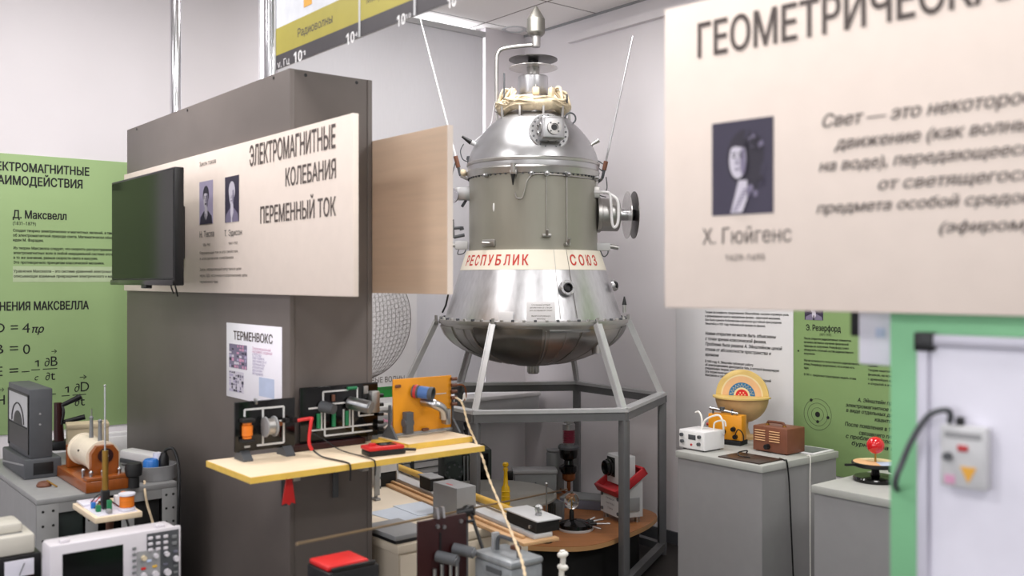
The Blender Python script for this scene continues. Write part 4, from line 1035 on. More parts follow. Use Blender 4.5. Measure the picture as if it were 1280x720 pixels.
# ------------------------------------------------------------------ wall shelf on the pillar's right face
SH = 0.9375
fl = at_h(313, 597, SH); sd1, sd2 = D12(fl); SW = 0.838; SD = PA-sd1-0.002
sh = thing('wall_shelf', 'pale wooden shelf with yellow edge fixed to the pillar', 'shelf', P(sd1, sd2, SH-0.018), RA)
MB().bx(0.002, SW-0.002, 0.002, SD, 0, 0.018).build('board', 'shelf_top', sh, smooth=False)
MB().bx(0, SW, -0.001, 0.002, -0.0005, 0.0175).bx(0, 0.002, 0.002, SD, -0.0005, 0.0175).bx(SW-0.002, SW, 0.002, SD, -0.0005, 0.0175).build('edge_band', 'shelf_edge', sh, smooth=False)
for px in (375, 461):
    s_, _ = onA(px, 590, sd1+0.02); x = s_-sd2
    MB().bx(x-0.045, x+0.045, 0.01, 0.04, -0.004, -0.0002, 0.001).bx(x-0.012, x+0.012, 0.04, SD, -0.02, -0.0002, 0.002).build('bracket', 'steel', sh)
MB().bx(0.25, 0.27, SD-0.006, SD, -0.16, 0).bx(0.44, 0.46, SD-0.006, SD, -0.16, 0).build('bracket_plate', 'grey_dark', sh)

def shelf_face(px, py, q, name, label, cat, z=SH, group=None):
    s_, _ = onA(px, py, q); return thing(name, label, cat, P(q, s_, z), RA, group), s_
def foot(parent, x, w=0.03, d=0.075, h=0.03, m='grey_dark'):
    g = MB(); g.prism([(-d/2, 0), (d/2, 0), (d/2, 0.006), (0.008, h), (-0.008, h), (-d/2, 0.006)], x-w/2, x+w/2, 'yz'); return g.build('foot', m, parent)
# black board with an orange coil (left)
q = 2.86
e, x0 = shelf_face(293, 576, q, 'circuit_board_panel', 'small black demonstration panel with orange coil at the shelf left end', 'demonstration panel')
bw = onA(368, 500, q)[0]-x0; z0_, z1_ = 0.026, onA(293, 503, q)[1]-SH
MB().bx(0, bw, -0.005, 0.005, z0_, z1_, 0.002).build('panel', 'black_gloss', e)
foot(e, 0.03); foot(e, bw-0.03)
bh = z1_-z0_
def X(u): return u*bw
def Zp(v): return z0_+v*bh
def tr(g, u0, v0, u1, v1, w=0.006):
    x0_, x1_, z0__, z1__ = X(u0), X(u1), Zp(v0), Zp(v1)
    if abs(x1_-x0_) > abs(z1__-z0__): g.bx(x0_, x1_, -0.0075, -0.005, z0__-w/2, z0__+w/2)
    else: g.bx(x0_-w/2, x0_+w/2, -0.0075, -0.005, z0__, z1__)
for s_ in ((0.15, 0.84, 0.8, 0.84), (0.15, 0.7, 0.15, 0.84), (0.45, 0.1, 0.45, 0.84), (0.8, 0.6, 0.8, 0.84), (0.8, 0.1, 0.8, 0.5), (0.35, 0.1, 0.8, 0.1), (0.15, 0.1, 0.24, 0.1), (0.72, 0.55, 0.86, 0.55)):
    g = MB(); tr(g, *s_); g.build('trace_strip', 'trace', e, smooth=False)
c_ = MB(); c_.lathe([(0.0, 0), (0.014, 0), (0.014, 0.006), (0.011, 0.008), (0.0165, 0.009), (0.0165, 0.04), (0.011, 0.041), (0.014, 0.043), (0.014, 0.05), (0, 0.05)], 24, (X(0.16), -0.022, Zp(0.28))); c_.build('orange_coil', 'coil_orange', e)
MB().bx(X(0.16)-0.02, X(0.16)+0.02, -0.04, -0.005, Zp(0.6), Zp(0.68), 0.003).bx(X(0.16)-0.02, X(0.16)+0.02, -0.04, -0.005, Zp(0.2), Zp(0.27), 0.003).build('coil_bobbin', 'black_matt', e)
MB().lathe([(0, 0), (0.032, 0), (0.032, 0.005), (0.018, 0.006), (0.018, 0.03), (0.032, 0.031), (0.032, 0.036), (0, 0.036)], 32, (X(0.42), -0.03, Zp(0.48)), (1, 0.0, 0)).build('wire_spool', 'grey_mid', e)
MB().cyl((X(0.42)+0.004, -0.03, Zp(0.48)), (X(0.42)+0.032, -0.03, Zp(0.48)), 0.026, n=24).build('winding', 'alu_dull', e)
MB().bx(X(0.3), X(0.34), -0.02, -0.004, Zp(0.94), Zp(1.06), 0.003).build('top_clip', 'steel', e)
MB().cyl((X(0.72), -0.005, Zp(0.5)), (X(0.72), -0.02, Zp(0.5)), 0.007, n=14).build('terminal', 'copper', e)
MB().cyl((X(0.8), -0.005, Zp(0.56)), (X(0.8), -0.035, Zp(0.57)), 0.008, n=14).build('terminal', 'black', e)
MB().cyl((X(0.92), -0.005, Zp(0.55)), (X(0.92), -0.04, Zp(0.57)), 0.009, n=14).build('terminal', 'black', e)
# leads plugged into it
pA = P(q-0.055, x0+X(0.92), SH+Zp(0.57))
p1 = onA(386, 527, q-0.06); p2 = onA(390, 560, q-0.09)
cord('test_lead', 'red plug lead arching from the small black panel to the shelf', [pA, P(q-0.07, x0+X(1.12), SH+Zp(0.6)), P(q-0.075, p1[0], p1[1]), P(q-0.085, p2[0]-0.008, SH+0.05), P(q-0.09, p2[0], SH+0.022)], 0.0055, 'red', 8)
ee = P(q-0.09, p2[0]+0.003, SH+0.022); 
cord('test_lead', 'thin black lead running from the red plug over the shelf edge', [ee, P(q-0.14, p2[0]+0.012, SH+0.006), P(sd1+0.02, p2[0]+0.03, SH+0.004), P(sd1-0.006, p2[0]+0.034, SH-0.005), P(sd1-0.006, p2[0]+0.034, SH-0.05)], 0.003, 'black', 6)
p3 = onA(405, 540, 2.84)
cord('test_lead', 'thin black lead hanging from the wide black panel over the shelf', [P(2.885, p3[0]-0.03, SH+0.06), P(2.85, p3[0], SH+0.04), P(2.78, p3[0]+0.03, SH+0.008), P(sd1+0.02, p3[0]+0.04, SH+0.004), P(sd1-0.006, p3[0]+0.042, SH-0.006), P(sd1-0.006, p3[0]+0.042, SH-0.045)], 0.0022, 'black', 6)

# wide black board (middle)
q = 2.9
e, x0 = shelf_face(374.5, 560, q, 'circuit_board_panel', 'wide black demonstration panel with green resistors in the middle of the shelf', 'demonstration panel')
bw = onA(471.5, 500, q)[0]-x0; z0_, z1_ = 0.022, onA(374, 485, q)[1]-SH; bh = z1_-z0_
MB().bx(0, bw, -0.005, 0.005, z0_, z1_, 0.002).build('panel', 'black_gloss', e)
MB().bx(-0.03, bw*0.8, -0.022, 0.015, 0, 0.0215, 0.003).build('base_strip', 'dark_red', e)
for s_ in ((0.28, 0.9, 0.6, 0.93), (0.28, 0.68, 0.28, 0.9), (0.72, 0.6, 0.72, 0.93), (0.4, 0.67, 0.56, 0.67), (0.1, 0.62, 0.22, 0.62), (0.12, 0.22, 0.92, 0.22), (0.3, 0.1, 0.92, 0.1), (0.3, 0.1, 0.3, 0.55), (0.26, 0.22, 0.26, 0.55), (0.54, 0.22, 0.54, 0.55), (0.62, 0.22, 0.62, 0.55), (0.66, 0.1, 0.66, 0.55), (0.74, 0.4, 0.94, 0.4), (0.74, 0.4, 0.74, 0.6)):
    g = MB(); tr(g, *s_, w=0.0055); g.build('trace_strip', 'trace', e, smooth=False)
for u in (0.21, 0.4, 0.57): MB().cyl((X(u), -0.014, Zp(0.26)), (X(u), -0.014, Zp(0.52)), 0.007, n=14).build('resistor', 'pcb_green', e)
MB().cyl((X(0.58), -0.012, Zp(0.93)), (X(0.7), -0.012, Zp(0.93)), 0.006, n=14).build('resistor', 'pcb_green', e)
MB().cyl((X(0.4), -0.012, Zp(0.72)), (X(0.4), -0.012, Zp(0.84)), 0.006, n=12).build('resistor', 'brown', e)
MB().cyl((X(0.26), -0.005, Zp(0.64)), (X(0.34), -0.05, Zp(0.6)), 0.02, 0.017, n=20).build('socket', 'grey_dark', e)
MB().cyl((X(0.62), -0.005, Zp(0.66)), (X(0.74), -0.085, Zp(0.6)), 0.022, n=28).build('capacitor_can', 'steel', e)
MB().cyl((X(0.74), -0.085, Zp(0.6)), (X(0.745), -0.088, Zp(0.597)), 0.018, n=28).build('can_lid', 'alu', e)
MB().bx(X(0.86), X(0.97), -0.035, -0.005, Zp(0.45), Zp(0.85), 0.004).build('metal_block', 'alu_dull', e)
MB().bx(X(0.8), X(0.86), -0.01, -0.005, Zp(0.8), Zp(0.95), 0.001).build('metal_tab', 'alu_dull', e)
for v in (0.12, 0.25, 0.4, 0.58, 0.75): MB().cyl((X(0.99), -0.012, Zp(v)), (X(1.05), -0.016, Zp(v)), 0.007, n=12).build('terminal', 'black', e)
for k in range(4):
    v = (0.12, 0.25, 0.4, 0.3)[k]
    MB().tube(spline([(X(1.05), -0.016, Zp(v)), (X(1.12), -0.02, Zp(v+0.08-0.05*k)), (X(1.14), -0.02, Zp(0.3)), (X(1.1+0.02*k), -0.02, Zp(0.02)), (X(1.08), -0.02, 0.01)], 6), 0.003, 6).build('jumper_wire', ['cord_white', 'pink_print', 'cord_white', 'pink_print'][k], e)

# multimeter
c = P(2.672, 1.63, SH)
e = thing('multimeter', 'small red and black multimeter lying on the shelf', 'multimeter', c, RA-0.12)
MB().box((0, 0, 0.0095), (0.128, 0.07, 0.019), 0.005).build('lower_case', 'black', e)
MB().box((-0.004, 0, 0.0245), (0.125, 0.074, 0.013), 0.005).build('upper_case', 'red', e)
MB().box((0.008, 0, 0.032), (0.055, 0.045, 0.003), 0.001).build('display', 'black_gloss', e)
MB().cyl((-0.04, 0.0, 0.031), (-0.04, 0, 0.038), 0.012, n=20).build('selector_knob', 'red', e)
MB().cyl((0.062, -0.015, 0.012), (0.105, -0.02, 0.008), 0.005, n=10).build('probe_plug', 'black', e)

# wooden plinth and orange board (right)
pz = 0.02
c = P(2.68, 1.73, SH)
e = thing('wooden_plinth', 'two-step pale wooden plinth at the right end of the shelf', 'plinth', c, RA)
MB().bx(0, 0.262, 0, 0.19, 0, pz, 0.001).build('board', 'shelf_top', e, smooth=False)
MB().bx(-0.0, 0.262, -0.0012, 0.0, 0.0005, pz-0.0005).bx(-0.0012, 0, 0, 0.19, 0.0005, pz-0.0005).build('edge_band', 'shelf_edge', e, smooth=False)
MB().bx(-0.03, -0.002, 0.0, 0.19, 0, 0.014, 0.002).build('side_batten', 'yellow', e)
q = 2.82
e, x0 = shelf_face(491, 538, q, 'circuit_board_panel', 'orange demonstration panel with blue-ringed coil on the wooden plinth', 'demonstration panel', SH+pz+0.0005)
bw = onA(563.5, 500, q)[0]-x0; z0_, z1_ = 0.012, onA(491, 474.5, q)[1]-SH-pz; bh = z1_-z0_
MB().bx(0, bw, -0.004, 0.004, z0_, z1_, 0.0015).build('panel', 'orange_board', e)
MB().bx(-0.002, bw+0.002, -0.008, 0.008, 0.004, z0_+0.002, 0.001).build('base_rail', 'grey_mid', e)
for x in (-0.012, bw+0.006):
    MB().prism([(-0.05, 0), (0.05, 0), (0.006, 0.045), (0.004, bh*0.6), (-0.004, bh*0.6), (-0.006, 0.045)], x-0.004, x+0.004, 'yz').build('foot', 'grey_dark', e)
MB().lathe([(0, 0), (0.022, 0), (0.023, 0.02), (0.02, 0.022), (0.02, 0.06), (0.0235, 0.062), (0.0235, 0.075), (0.019, 0.075), (0.018, 0.06), (0, 0.06)], 32, (X(0.33), -0.004, Zp(0.76)), (0.55, -0.8, -0.1)).build('coil_former', 'grey_dark', e)
MB().lathe([(0.0205, 0.023), (0.022, 0.028), (0.022, 0.055), (0.0205, 0.059)], 32, (X(0.33), -0.004, Zp(0.76)), (0.55, -0.8, -0.1)).build('blue_winding', 'blue_winding', e)
MB().lathe([(0.0215, 0.004), (0.0238, 0.008), (0.0238, 0.015), (0.0215, 0.018)], 32, (X(0.33), -0.004, Zp(0.76)), (0.55, -0.8, -0.1)).build('red_winding', 'red_lid', e)
MB().tube(spline([(X(0.5), -0.004, Zp(0.55)), (X(0.56), -0.05, Zp(0.52)), (X(0.68), -0.06, Zp(0.42)), (X(0.73), -0.05, Zp(0.25))], 6), 0.016, 14).build('elbow_tube', 'steel', e)
MB().box((X(0.86), -0.02, Zp(0.24)), (0.022, 0.032, 0.055), 0.004).build('metal_block', 'alu_dull', e)
MB().box((X(0.2), -0.02, Zp(0.2)), (0.03, 0.03, 0.075), 0.004).cyl((X(0.12), -0.02, Zp(0.2)), (X(0.27), -0.02, Zp(0.2)), 0.014, n=14).build('relay', 'grey_dark', e)
MB().box((X(0.52), -0.01, Zp(0.03)), (0.025, 0.012, 0.01), 0.002).build('clip', 'brown', e)
MB().cyl((X(0.04), -0.004, Zp(0.87)), (X(0.07), -0.02, Zp(0.88)), 0.006, n=10).build('terminal', 'brown', e)
for v in (0.93, 0.81, 0.69, 0.57, 0.45): MB().cyl((bw*0.98, -0.01, Zp(v)), (bw*1.07, -0.012, Zp(v)), 0.0065, n=12).build('terminal', 'brown', e)
MB().bx(X(0.72), X(0.9), -0.006, -0.004, Zp(0.66), Zp(0.675)).build('trace_strip', 'trace', e, smooth=False)
wx = x0+bw*1.07
MB().tube(spline([(bw*1.07, -0.012, Zp(0.81)), (bw*1.2, -0.014, Zp(0.78)), (bw*1.24, -0.014, Zp(0.6)), (bw*1.2, -0.016, Zp(0.5))], 6), 0.003, 6).build('jumper_wire', 'copper', e)
MB().tube(spline([(bw*1.07, -0.012, Zp(0.57)), (bw*1.17, -0.014, Zp(0.5)), (bw*1.2, -0.014, Zp(0.62)), (bw*1.22, -0.016, Zp(0.5))], 6), 0.003, 6).build('jumper_wire', 'cord_white', e)
# twisted pair running from the orange panel down to the floor-side boxes
pts = []
for px, py, Y in ((570, 497, 3.38), (578, 505, 3.37), (585, 530, 3.34), (595, 553, 3.32), (603, 572, 3.24), (612, 600, 3.2), (626, 633, 3.0), (641, 670, 2.72), (652, 700, 2.56), (657, 722, 2.5)):
    pts.append(at_Y(px, py, Y))
sp = spline(pts, 14)
e = thing('twisted_wire', 'twisted cream and orange wire pair hanging from the orange panel', 'wire', pts[0])
for k in range(2):
    tp = []
    for i, p in enumerate(sp):
        a = i*0.75+k*PI; tp.append(p-pts[0]+Vector((0.0024*math.cos(a), 0.0024*math.sin(a), 0)))
    MB().tube(tp, 0.0024, 6).build('strand', ['rope', 'copper'][k] if k == 0 else 'rope', e)
# red tassel under the shelf
c = at_Y(361, 594, 2.86)
e = thing('red_cloth_tag', 'red cloth tag hanging under the shelf', 'tag', (c.x, c.y, SH-0.0185), RA)
MB().prism([(-0.006, 0), (0.006, 0), (0.012, -0.03), (0.02, -0.088), (0.008, -0.082), (0.0, -0.09), (-0.01, -0.082), (-0.022, -0.086), (-0.012, -0.03)], -0.003, 0.003, 'xz').build('cloth', 'red', e)
MB().cyl((0, 0, -0.008), (0, 0, 0.0), 0.008, n=12).build('knot', 'red', e)

# ------------------------------------------------------------------ long cream table beyond the pillar
TH = 0.58
tc = at_h(497, 683, TH); td1, td2 = D12(tc); te = D12(at_h(675, 652, TH))[1]; TW = te-td2; TL = 1.15
tb_ = thing('long_table', 'long cream cabinet table running back beside the pillar', 'table', P(td1, td2, 0), RA)
MB().bx(0, TW, 0, TL, TH-0.03, TH, 0.003).build('table_top', 'table_cream', tb_)
MB().bx(0.012, TW-0.012, 0.012, TL-0.012, 0.06, TH-0.0302).build('carcass', 'table_cream', tb_, smooth=False)
MB().bx(0.02, TW-0.02, 0.03, TL-0.03, 0.0, 0.06).build('plinth', 'grey_dark', tb_, smooth=False)
for k in range(2):
    MB().bx(0.014, TW-0.014, 0.002, 0.012, TH-0.2-0.25*k, TH-0.036-0.17*k if k == 0 else TH-0.204, 0.003).build('drawer', 'table_cream', tb_)
# wooden optical rail lying along it
ra, rb_ = at_h(689, 667, TH+0.03), at_h(506, 594, TH+0.03); ra.z = rb_.z = 0
dv = (rb_-ra); RL = dv.length+0.1; rz_ = math.atan2(dv.y, dv.x)
e = thing('optical_rail', 'long wooden rail with white strip and yellow rod on the cream table', 'optical rail', (ra.x, ra.y, TH), rz_)
# local x along the rail away from the viewer, local y towards the left
MB().bx(0, RL, -0.035, 0.115, 0.0, 0.012, 0.002).build('base_plank', 'plank', e)
MB().bx(0.02, RL, -0.02, 0.06, 0.012, 0.03, 0.003).build('white_profile', 'grey_white', e)
MB().bx(0.05, RL, 0.075, 0.09, 0.012, 0.022, 0.002).build('side_batten', 'plank', e)
MB().cyl((0.28, -0.018, 0.048), (RL, -0.018, 0.048), 0.0145, n=16).build('yellow_rod', 'yellow', e)
# slider with lamp at the near end
def on_rail(t, y, z): return Vector((ra.x+math.cos(rz_)*t-math.sin(rz_)*y, ra.y+math.sin(rz_)*t+math.cos(rz_)*y, z))
def rail_box(t, name, label, lamp):
    e = thing(name, label, 'rail slider', on_rail(t, 0.0, TH+0.0305), rz_)
    MB().bx(0, 0.2 if lamp else 0.12, -0.05, 0.05, 0, 0.042, 0.003).build('body', 'black_matt', e)
    MB().bx(-0.012, 0.215 if lamp else 0.125, -0.052, 0.052, 0.042, 0.047, 0.001).build('top_plate', 'grey_white', e)
    MB().cyl((0.03, 0.051, 0.02), (0.03, 0.06, 0.02), 0.006, n=12).build('screw', 'steel', e)
    if lamp:
        MB().cyl((0.06, 0, 0.047), (0.06, 0, 0.058), 0.012, n=16).build('lamp_socket', 'steel', e)
        MB().sph((0.06, 0, 0.072), 0.0145, 18, (1, 1, 1.15)).build('lamp_bulb', 'clear_glass', e)
        MB().cyl((0.06, 0, 0.058), (0.06, 0, 0.076), 0.003, n=8).build('filament', 'steel', e)
rail_box(0.02, 'rail_slider', 'black slider with white top and tiny bulb at the rail near end', True)
t_far = 0.82
e = thing('rail_slider', 'black slider with grey top farther along the rail under the shelf', 'rail slider', on_rail(t_far, 0.0, TH+0.0305), rz_)
MB().bx(0, 0.1, 0.0, 0.058, 0, 0.052, 0.003).build('body', 'black_matt', e)
MB().bx(-0.008, 0.106, -0.003, 0.062, 0.052, 0.057, 0.001).build('top_plate', 'grey_mid', e)
# grey instrument box
c = at_h(571, 652, TH)
e = thing('instrument_box', 'plain light grey instrument box standing on the cream table', 'box', (c.x, c.y, TH), RB)
k_ = c.y/3.147; bl_, bd_, bh_ = 0.139*k_, 0.0687*k_*1.15, 0.108*k_
MB().bx(-bl_, 0, 0, bd_, 0, bh_, 0.003).build('case', 'grey_mid', e)
MB().bx(-bl_*0.62, -bl_*0.38, bd_*0.2, bd_*0.3, bh_-0.0003, bh_+0.0004).build('marking', 'red_lid', e, smooth=False)
# papers
for k, (px, py, rot_, lab) in enumerate(((497, 643, 0.1, 'bluish paper sheet lying at the left on the cream table'), (527, 636, -0.05, 'pale paper sheet overlapping the bluish one on the table'))):
    c = at_h(px, py, TH)
    e = thing('paper_sheet', lab, 'paper', (c.x, c.y, TH+0.0003+0.0016*k), RA+rot_)
    g = MB(); g.bx(-0.075, 0.075, -0.1, 0.1, 0, 0.0013); g.build('sheet', 'paper_blue', e, smooth=False)
# grey slab with black underside
c = at_h(520, 679, TH+0.02)
e = thing('flat_instrument', 'flat grey lid-like instrument with black rim on the table corner', 'instrument', P(td1+0.02, td2+0.005, TH), RA+0.02)
MB().bx(0, 0.15, 0.0, 0.21, 0, 0.012, 0.003).build('base', 'black', e)
MB().bx(-0.004, 0.154, -0.004, 0.214, 0.012, 0.03, 0.005).build('lid', 'grey_mid', e)
# white slotted case at the back and the black box under it
c = at_h(486, 608, TH)
e = thing('slotted_case', 'white slotted metal case beside the pillar on the far table end', 'case', (c.x, c.y, TH), RA)
g = MB(); g.bx(-0.05, 0.05, 0, 0.008, 0.065, 0.125); g.bx(-0.05, -0.042, 0, 0.12, 0, 0.17).bx(0.042, 0.05, 0, 0.12, 0, 0.17).bx(-0.042, 0.042, 0.112, 0.12, 0, 0.17).bx(-0.05, 0.05, 0, 0.12, 0.165, 0.172); g.build('case', 'grey_white', e)
for k in range(3): MB().bx(-0.042, 0.042, 0.0, 0.007, 0.132+0.012*k, 0.138+0.012*k).build('louvre', 'grey_white', e)
MB().bx(-0.041, 0.041, 0.006, 0.11, 0.002, 0.063, 0.002).build('inner_box', 'black_matt', e)
c = at_h(465, 625, TH); 
e = thing('clamp_stand', 'small grey metal clamp plate standing at the pillar edge on the table', 'clamp', (c.x+0.016, c.y, TH), RA)
MB().bx(-0.012, 0.012, -0.02, 0.02, 0, 0.01, 0.002).bx(-0.006, 0.006, -0.006, 0.006, 0.01, 0.15, 0.002).bx(-0.012, 0.012, -0.014, -0.006, 0.02, 0.15, 0.002).build('plate', 'rack_grey', e)
MB().cyl((0.012, 0, 0.05), (0.022, 0, 0.05), 0.006, n=10).cyl((0.012, 0, 0.09), (0.022, 0, 0.09), 0.006, n=10).build('thumb_screw', 'grey_dark', e)

# ------------------------------------------------------------------ low table in front, below the picture
FH = 0.5
ft = thing('low_table', 'low work table just below the lower edge of the picture', 'table', P(1.95, 1.12, 0), RA)
MB().bx(0, 0.9, 0, 0.5, FH-0.025, FH, 0.004).build('table_top', 'table_cream', ft)
for x, y in ((0.04, 0.04), (0.86, 0.04), (0.04, 0.46), (0.86, 0.46)): MB().bx(x-0.02, x+0.02, y-0.02, y+0.02, 0, FH-0.0252, 0.002).build('leg', 'grey_dark', ft)
# dark red panel with resistors
q = 2.26
s0, _ = onA(522, 690, q); s1, zt = onA(582, 641, q)
e = thing('circuit_board_panel', 'dark red demonstration panel with silver resistors at the bottom of the view', 'demonstration panel', P(q, s0, FH), RA)
bw = s1-s0; z0_, z1_ = 0.02, zt-FH; bh = z1_-z0_
MB().bx(0, bw, -0.005, 0.005, z0_, z1_, 0.001).build('panel', 'dark_red', e)
foot(e, 0.03, h=0.024); foot(e, bw-0.03, h=0.024)
Vv = lambda py: onA(552, py, q)[1]-FH
for px, py in ((545, 693), (566, 688)):
    x = onA(px, py, q)[0]-s0; MB().cyl((x, -0.005, Vv(py)), (x+0.03, -0.06, Vv(py)-0.006), 0.016, n=22).build('capacitor', 'grey_dark', e); MB().cyl((x+0.03, -0.06, Vv(py)-0.006), (x+0.031, -0.062, Vv(py)-0.0062), 0.0135, n=22).build('capacitor_face', 'steel', e)
for px, pya in ((540, 707), (549, 703), (560, 697), (568, 694)):
    x = onA(px, pya, q)[0]-s0; MB().cyl((x, -0.012, Vv(pya)), (x, -0.012, Vv(pya+30)), 0.006, n=12).build('resistor', 'steel', e)
for px, py in ((545, 656), (553, 658), (574, 655)):
    x = onA(px, py, q)[0]-s0; MB().cyl((x, -0.005, Vv(py)), (x, -0.012, Vv(py)), 0.006, n=12).build('terminal', 'steel', e)
MB().bx(bw*0.42, bw*0.46, -0.007, -0.005, bh*0.6, bh*0.93).build('trace_strip', 'black', e, smooth=False)
for x in (bw*0.38, bw*0.5): MB().prism([(-0.012, 0), (0.012, 0), (0.006, 0.03), (-0.006, 0.03)], x-0.004, x+0.004, 'yz').build('top_lug', 'steel', e) .location = (0, 0, z1_)
MB().cyl((bw, -0.01, Vv(657)), (bw+0.02, -0.012, Vv(657)), 0.005, n=10).build('terminal', 'black', e)
# black pivot clamp with tilted rod, standing on the grey panel side
c0, c1 = at_Y(583, 639, 3.0), at_Y(604, 688, 2.86)
e = thing('pivot_rod', 'black clamp knob with a slanted black rod beside the dark red panel', 'rod', (c0.x, c0.y, FH))
MB().cyl((0, 0, 0), (0, 0, c0.z-FH), 0.006, n=12).build('post', 'grey_dark', e)
MB().lathe([(0, 0), (0.04, 0), (0.045, 0.008), (0, 0.014)], 24).build('base', 'black', e)
MB().cyl((-0.028, 0, c0.z-FH-0.006), (0.024, -0.004, c0.z-FH+0.004), 0.013, 0.017, n=18).sph((0.006, 0, c0.z-FH+0.006), 0.016, 16, (1.3, 1, 0.9)).build('clamp_knob', 'black', e)
MB().cyl((0.012, 0, c0.z-FH), (c1.x-c0.x, c1.y-c0.y, c1.z-FH), 0.0055, n=10).build('slanted_rod', 'black', e)
# grey enamelled box with a handle
c = at_Y(639, 704, 2.66)
e = thing('enamelled_box', 'grey enamelled metal box with a top handle at the bottom of the view', 'box', (c.x, c.y, FH), RA)
lx, ly, lz = 0.115, 0.17, c.z-FH
MB().bx(0, lx, 0, ly, 0, lz-0.02, 0.006).build('case', 'enamel', e)
MB().bx(-0.003, lx+0.003, -0.003, ly+0.003, lz-0.02, lz, 0.008).build('lid', 'enamel', e)
hp = [(lx*0.45, 0.03, lz-0.002), (lx*0.45, 0.035, lz+0.03), (lx*0.45, 0.05, lz+0.042), (lx*0.45, 0.11, lz+0.042), (lx*0.45, 0.125, lz+0.03), (lx*0.45, 0.13, lz-0.002)]
MB().tube(spline(hp, 6), 0.006, 10).build('handle', 'grey_dark', e)
MB().bx(lx*0.45-0.012, lx*0.45+0.012, 0.13, 0.143, lz-0.002, lz+0.05, 0.003).build('handle_post', 'grey_mid', e)
MB().box((lx*0.85, 0.1, lz+0.004), (0.02, 0.03, 0.014), 0.003).build('catch', 'brown', e)
MB().bx(0.0, 0.02, 0.02, 0.03, 0, 0.01).build('rubber_foot', 'rubber', e)
MB().bx(-0.0045, -0.003, 0.04, 0.11, lz-0.045, lz-0.03).build('name_slot', 'grey_dark', e)
# white knotted cord stack
c = at_Y(703, 688, 2.86)
e = thing('knotted_cord', 'white knotted cord standing upright right of the grey enamelled box', 'cord', (c.x, c.y, FH))
hh = c.z-FH
MB().tube(spline([(0, 0, 0), (0.004, 0, hh*0.3), (-0.003, 0, hh*0.6), (0.002, 0, hh*0.85), (0, 0, hh)], 6), 0.0085, 10).build('cord_core', 'cord_white', e)
for k, zk in enumerate((hh-0.012, hh-0.05, hh-0.088, hh-0.126, hh-0.16)):
    if zk > 0.02: MB().lathe([(0.009+0.008*math.cos(2*PI*i/10), 0.008*math.sin(2*PI*i/10)) for i in range(10)], 18, (0.001, 0, zk), (0.15 if k % 2 else -0.2, 0.1, 1), closed=True).build('knot', 'cord_white', e)
# red and black case, bottom left of centre
c = at_Y(434, 700, 2.5)
e = thing('red_black_case', 'black case with bright red top at the foot of the pillar', 'case', P(D12(c)[0]-0.03, D12(c)[1]-0.07, FH), RA)
zt = 1.5-351*2.5/1200-FH
MB().bx(0, 0.15, 0, 0.12, 0, zt-0.014, 0.006).build('lower_case', 'black', e)
MB().bx(0.004, 0.125, 0.012, 0.116, zt-0.014, zt, 0.005).build('red_top', 'red', e)
MB().bx(0.012, 0.14, 0.001, 0.012, zt-0.014, zt-0.004, 0.003).build('front_lip', 'black', e)
# long thin rod reaching back to the vacuum tube
A_, B_ = at_Y(371, 680, 1.95), at_Y(709, 611.5, 5.4)
tag(MB().tube([A_.lerp(B_, t/20) for t in range(21)], lambda t: 0.0028+0.0018*t, 8).build('long_thin_rod', 'brass_wire'), 'long thin brown rod stretched from the pillar to the vacuum tube', 'rod')

# ------------------------------------------------------------------ podium inside the stand and what stands on it
PZ = 0.25
def PP(px, py): 
    p = at_h(px, py, PZ); return Vector((p.x, p.y))
outline = [(-0.42, 4.62), (-0.1, 4.56), (0.25, 4.5), (0.42, 4.56), (0.56, 4.72), (0.7, 4.92), (0.77, 5.13), (0.66, 5.33), (0.4, 5.62), (0.2, 5.72), (-0.25, 5.66), (-0.52, 5.2), (-0.52, 4.9)]
pc = Vector((0.11, 5.15))
e = thing('round_podium', 'low brown wooden podium inside the hexagonal stand', 'podium', (pc.x, pc.y, 0))
lp = [(x-pc.x, y-pc.y) for x, y in outline]
sm = spline([(x, y, 0) for x, y in lp+[lp[0]]], 4)[:-1]; lp2 = [(p.x, p.y) for p in sm]
MB().prism(lp2, PZ-0.003, PZ).build('top_board', 'podium_top', e, smooth=False)
MB().prism([(x*1.002, y*1.002) for x, y in lp2], PZ-0.024, PZ-0.003).build('edge', 'podium_edge', e, angle=30)
MB().prism([(x*0.86, y*0.86) for x, y in lp2], 0.0, PZ-0.024).build('dark_void_block', 'black_matt', e, angle=30)  # matt black block stands in for the shaded void below the board

# white instrument with a red tilted tray
c = at_h(775, 656, PZ)
e = thing('projection_instrument', 'cream instrument with red tilted tray and black lens on the podium', 'instrument', (c.x, c.y, PZ), math.radians(-66))
bl_, bd_ = 0.2, 0.135
MB().prism([(0, 0.03), (bd_, 0.03), (bd_, 0.235), (0, 0.145)], -bl_, 0, 'yz').build('body', 'grey_white', e, angle=30)
for x, y in ((-bl_+0.02, 0.02), (-0.02, 0.02), (-bl_+0.02, bd_-0.02), (-0.02, bd_-0.02)): MB().cyl((x, y, 0), (x, y, 0.031), 0.014, n=16).build('foot', 'steel', e)
for x, z in ((-bl_+0.018, 0.05), (-0.018, 0.05), (-bl_+0.018, 0.125), (-0.018, 0.125)): MB().cyl((x, 0.001, z), (x, -0.006, z), 0.009, n=14).build('corner_screw', 'grey_dark', e)
for k, z in enumerate((0.108, 0.083, 0.058)): text('label_text', ['ПРИБОР', 'НАГРЕВА', 'ТОКА'][k], 'grey_dark', e, -bl_/2, z, 0.013, 0.085 if k < 2 else 0.055, 'CENTER', y=-0.0008)
sl_ = math.atan2(0.09, bd_); rx = Matrix.Rotation(sl_, 4, 'X')
g2 = MB(Matrix.Translation((-bl_/2, bd_/2, 0.203)) @ rx); w2, d2_ = bl_+0.03, 0.205
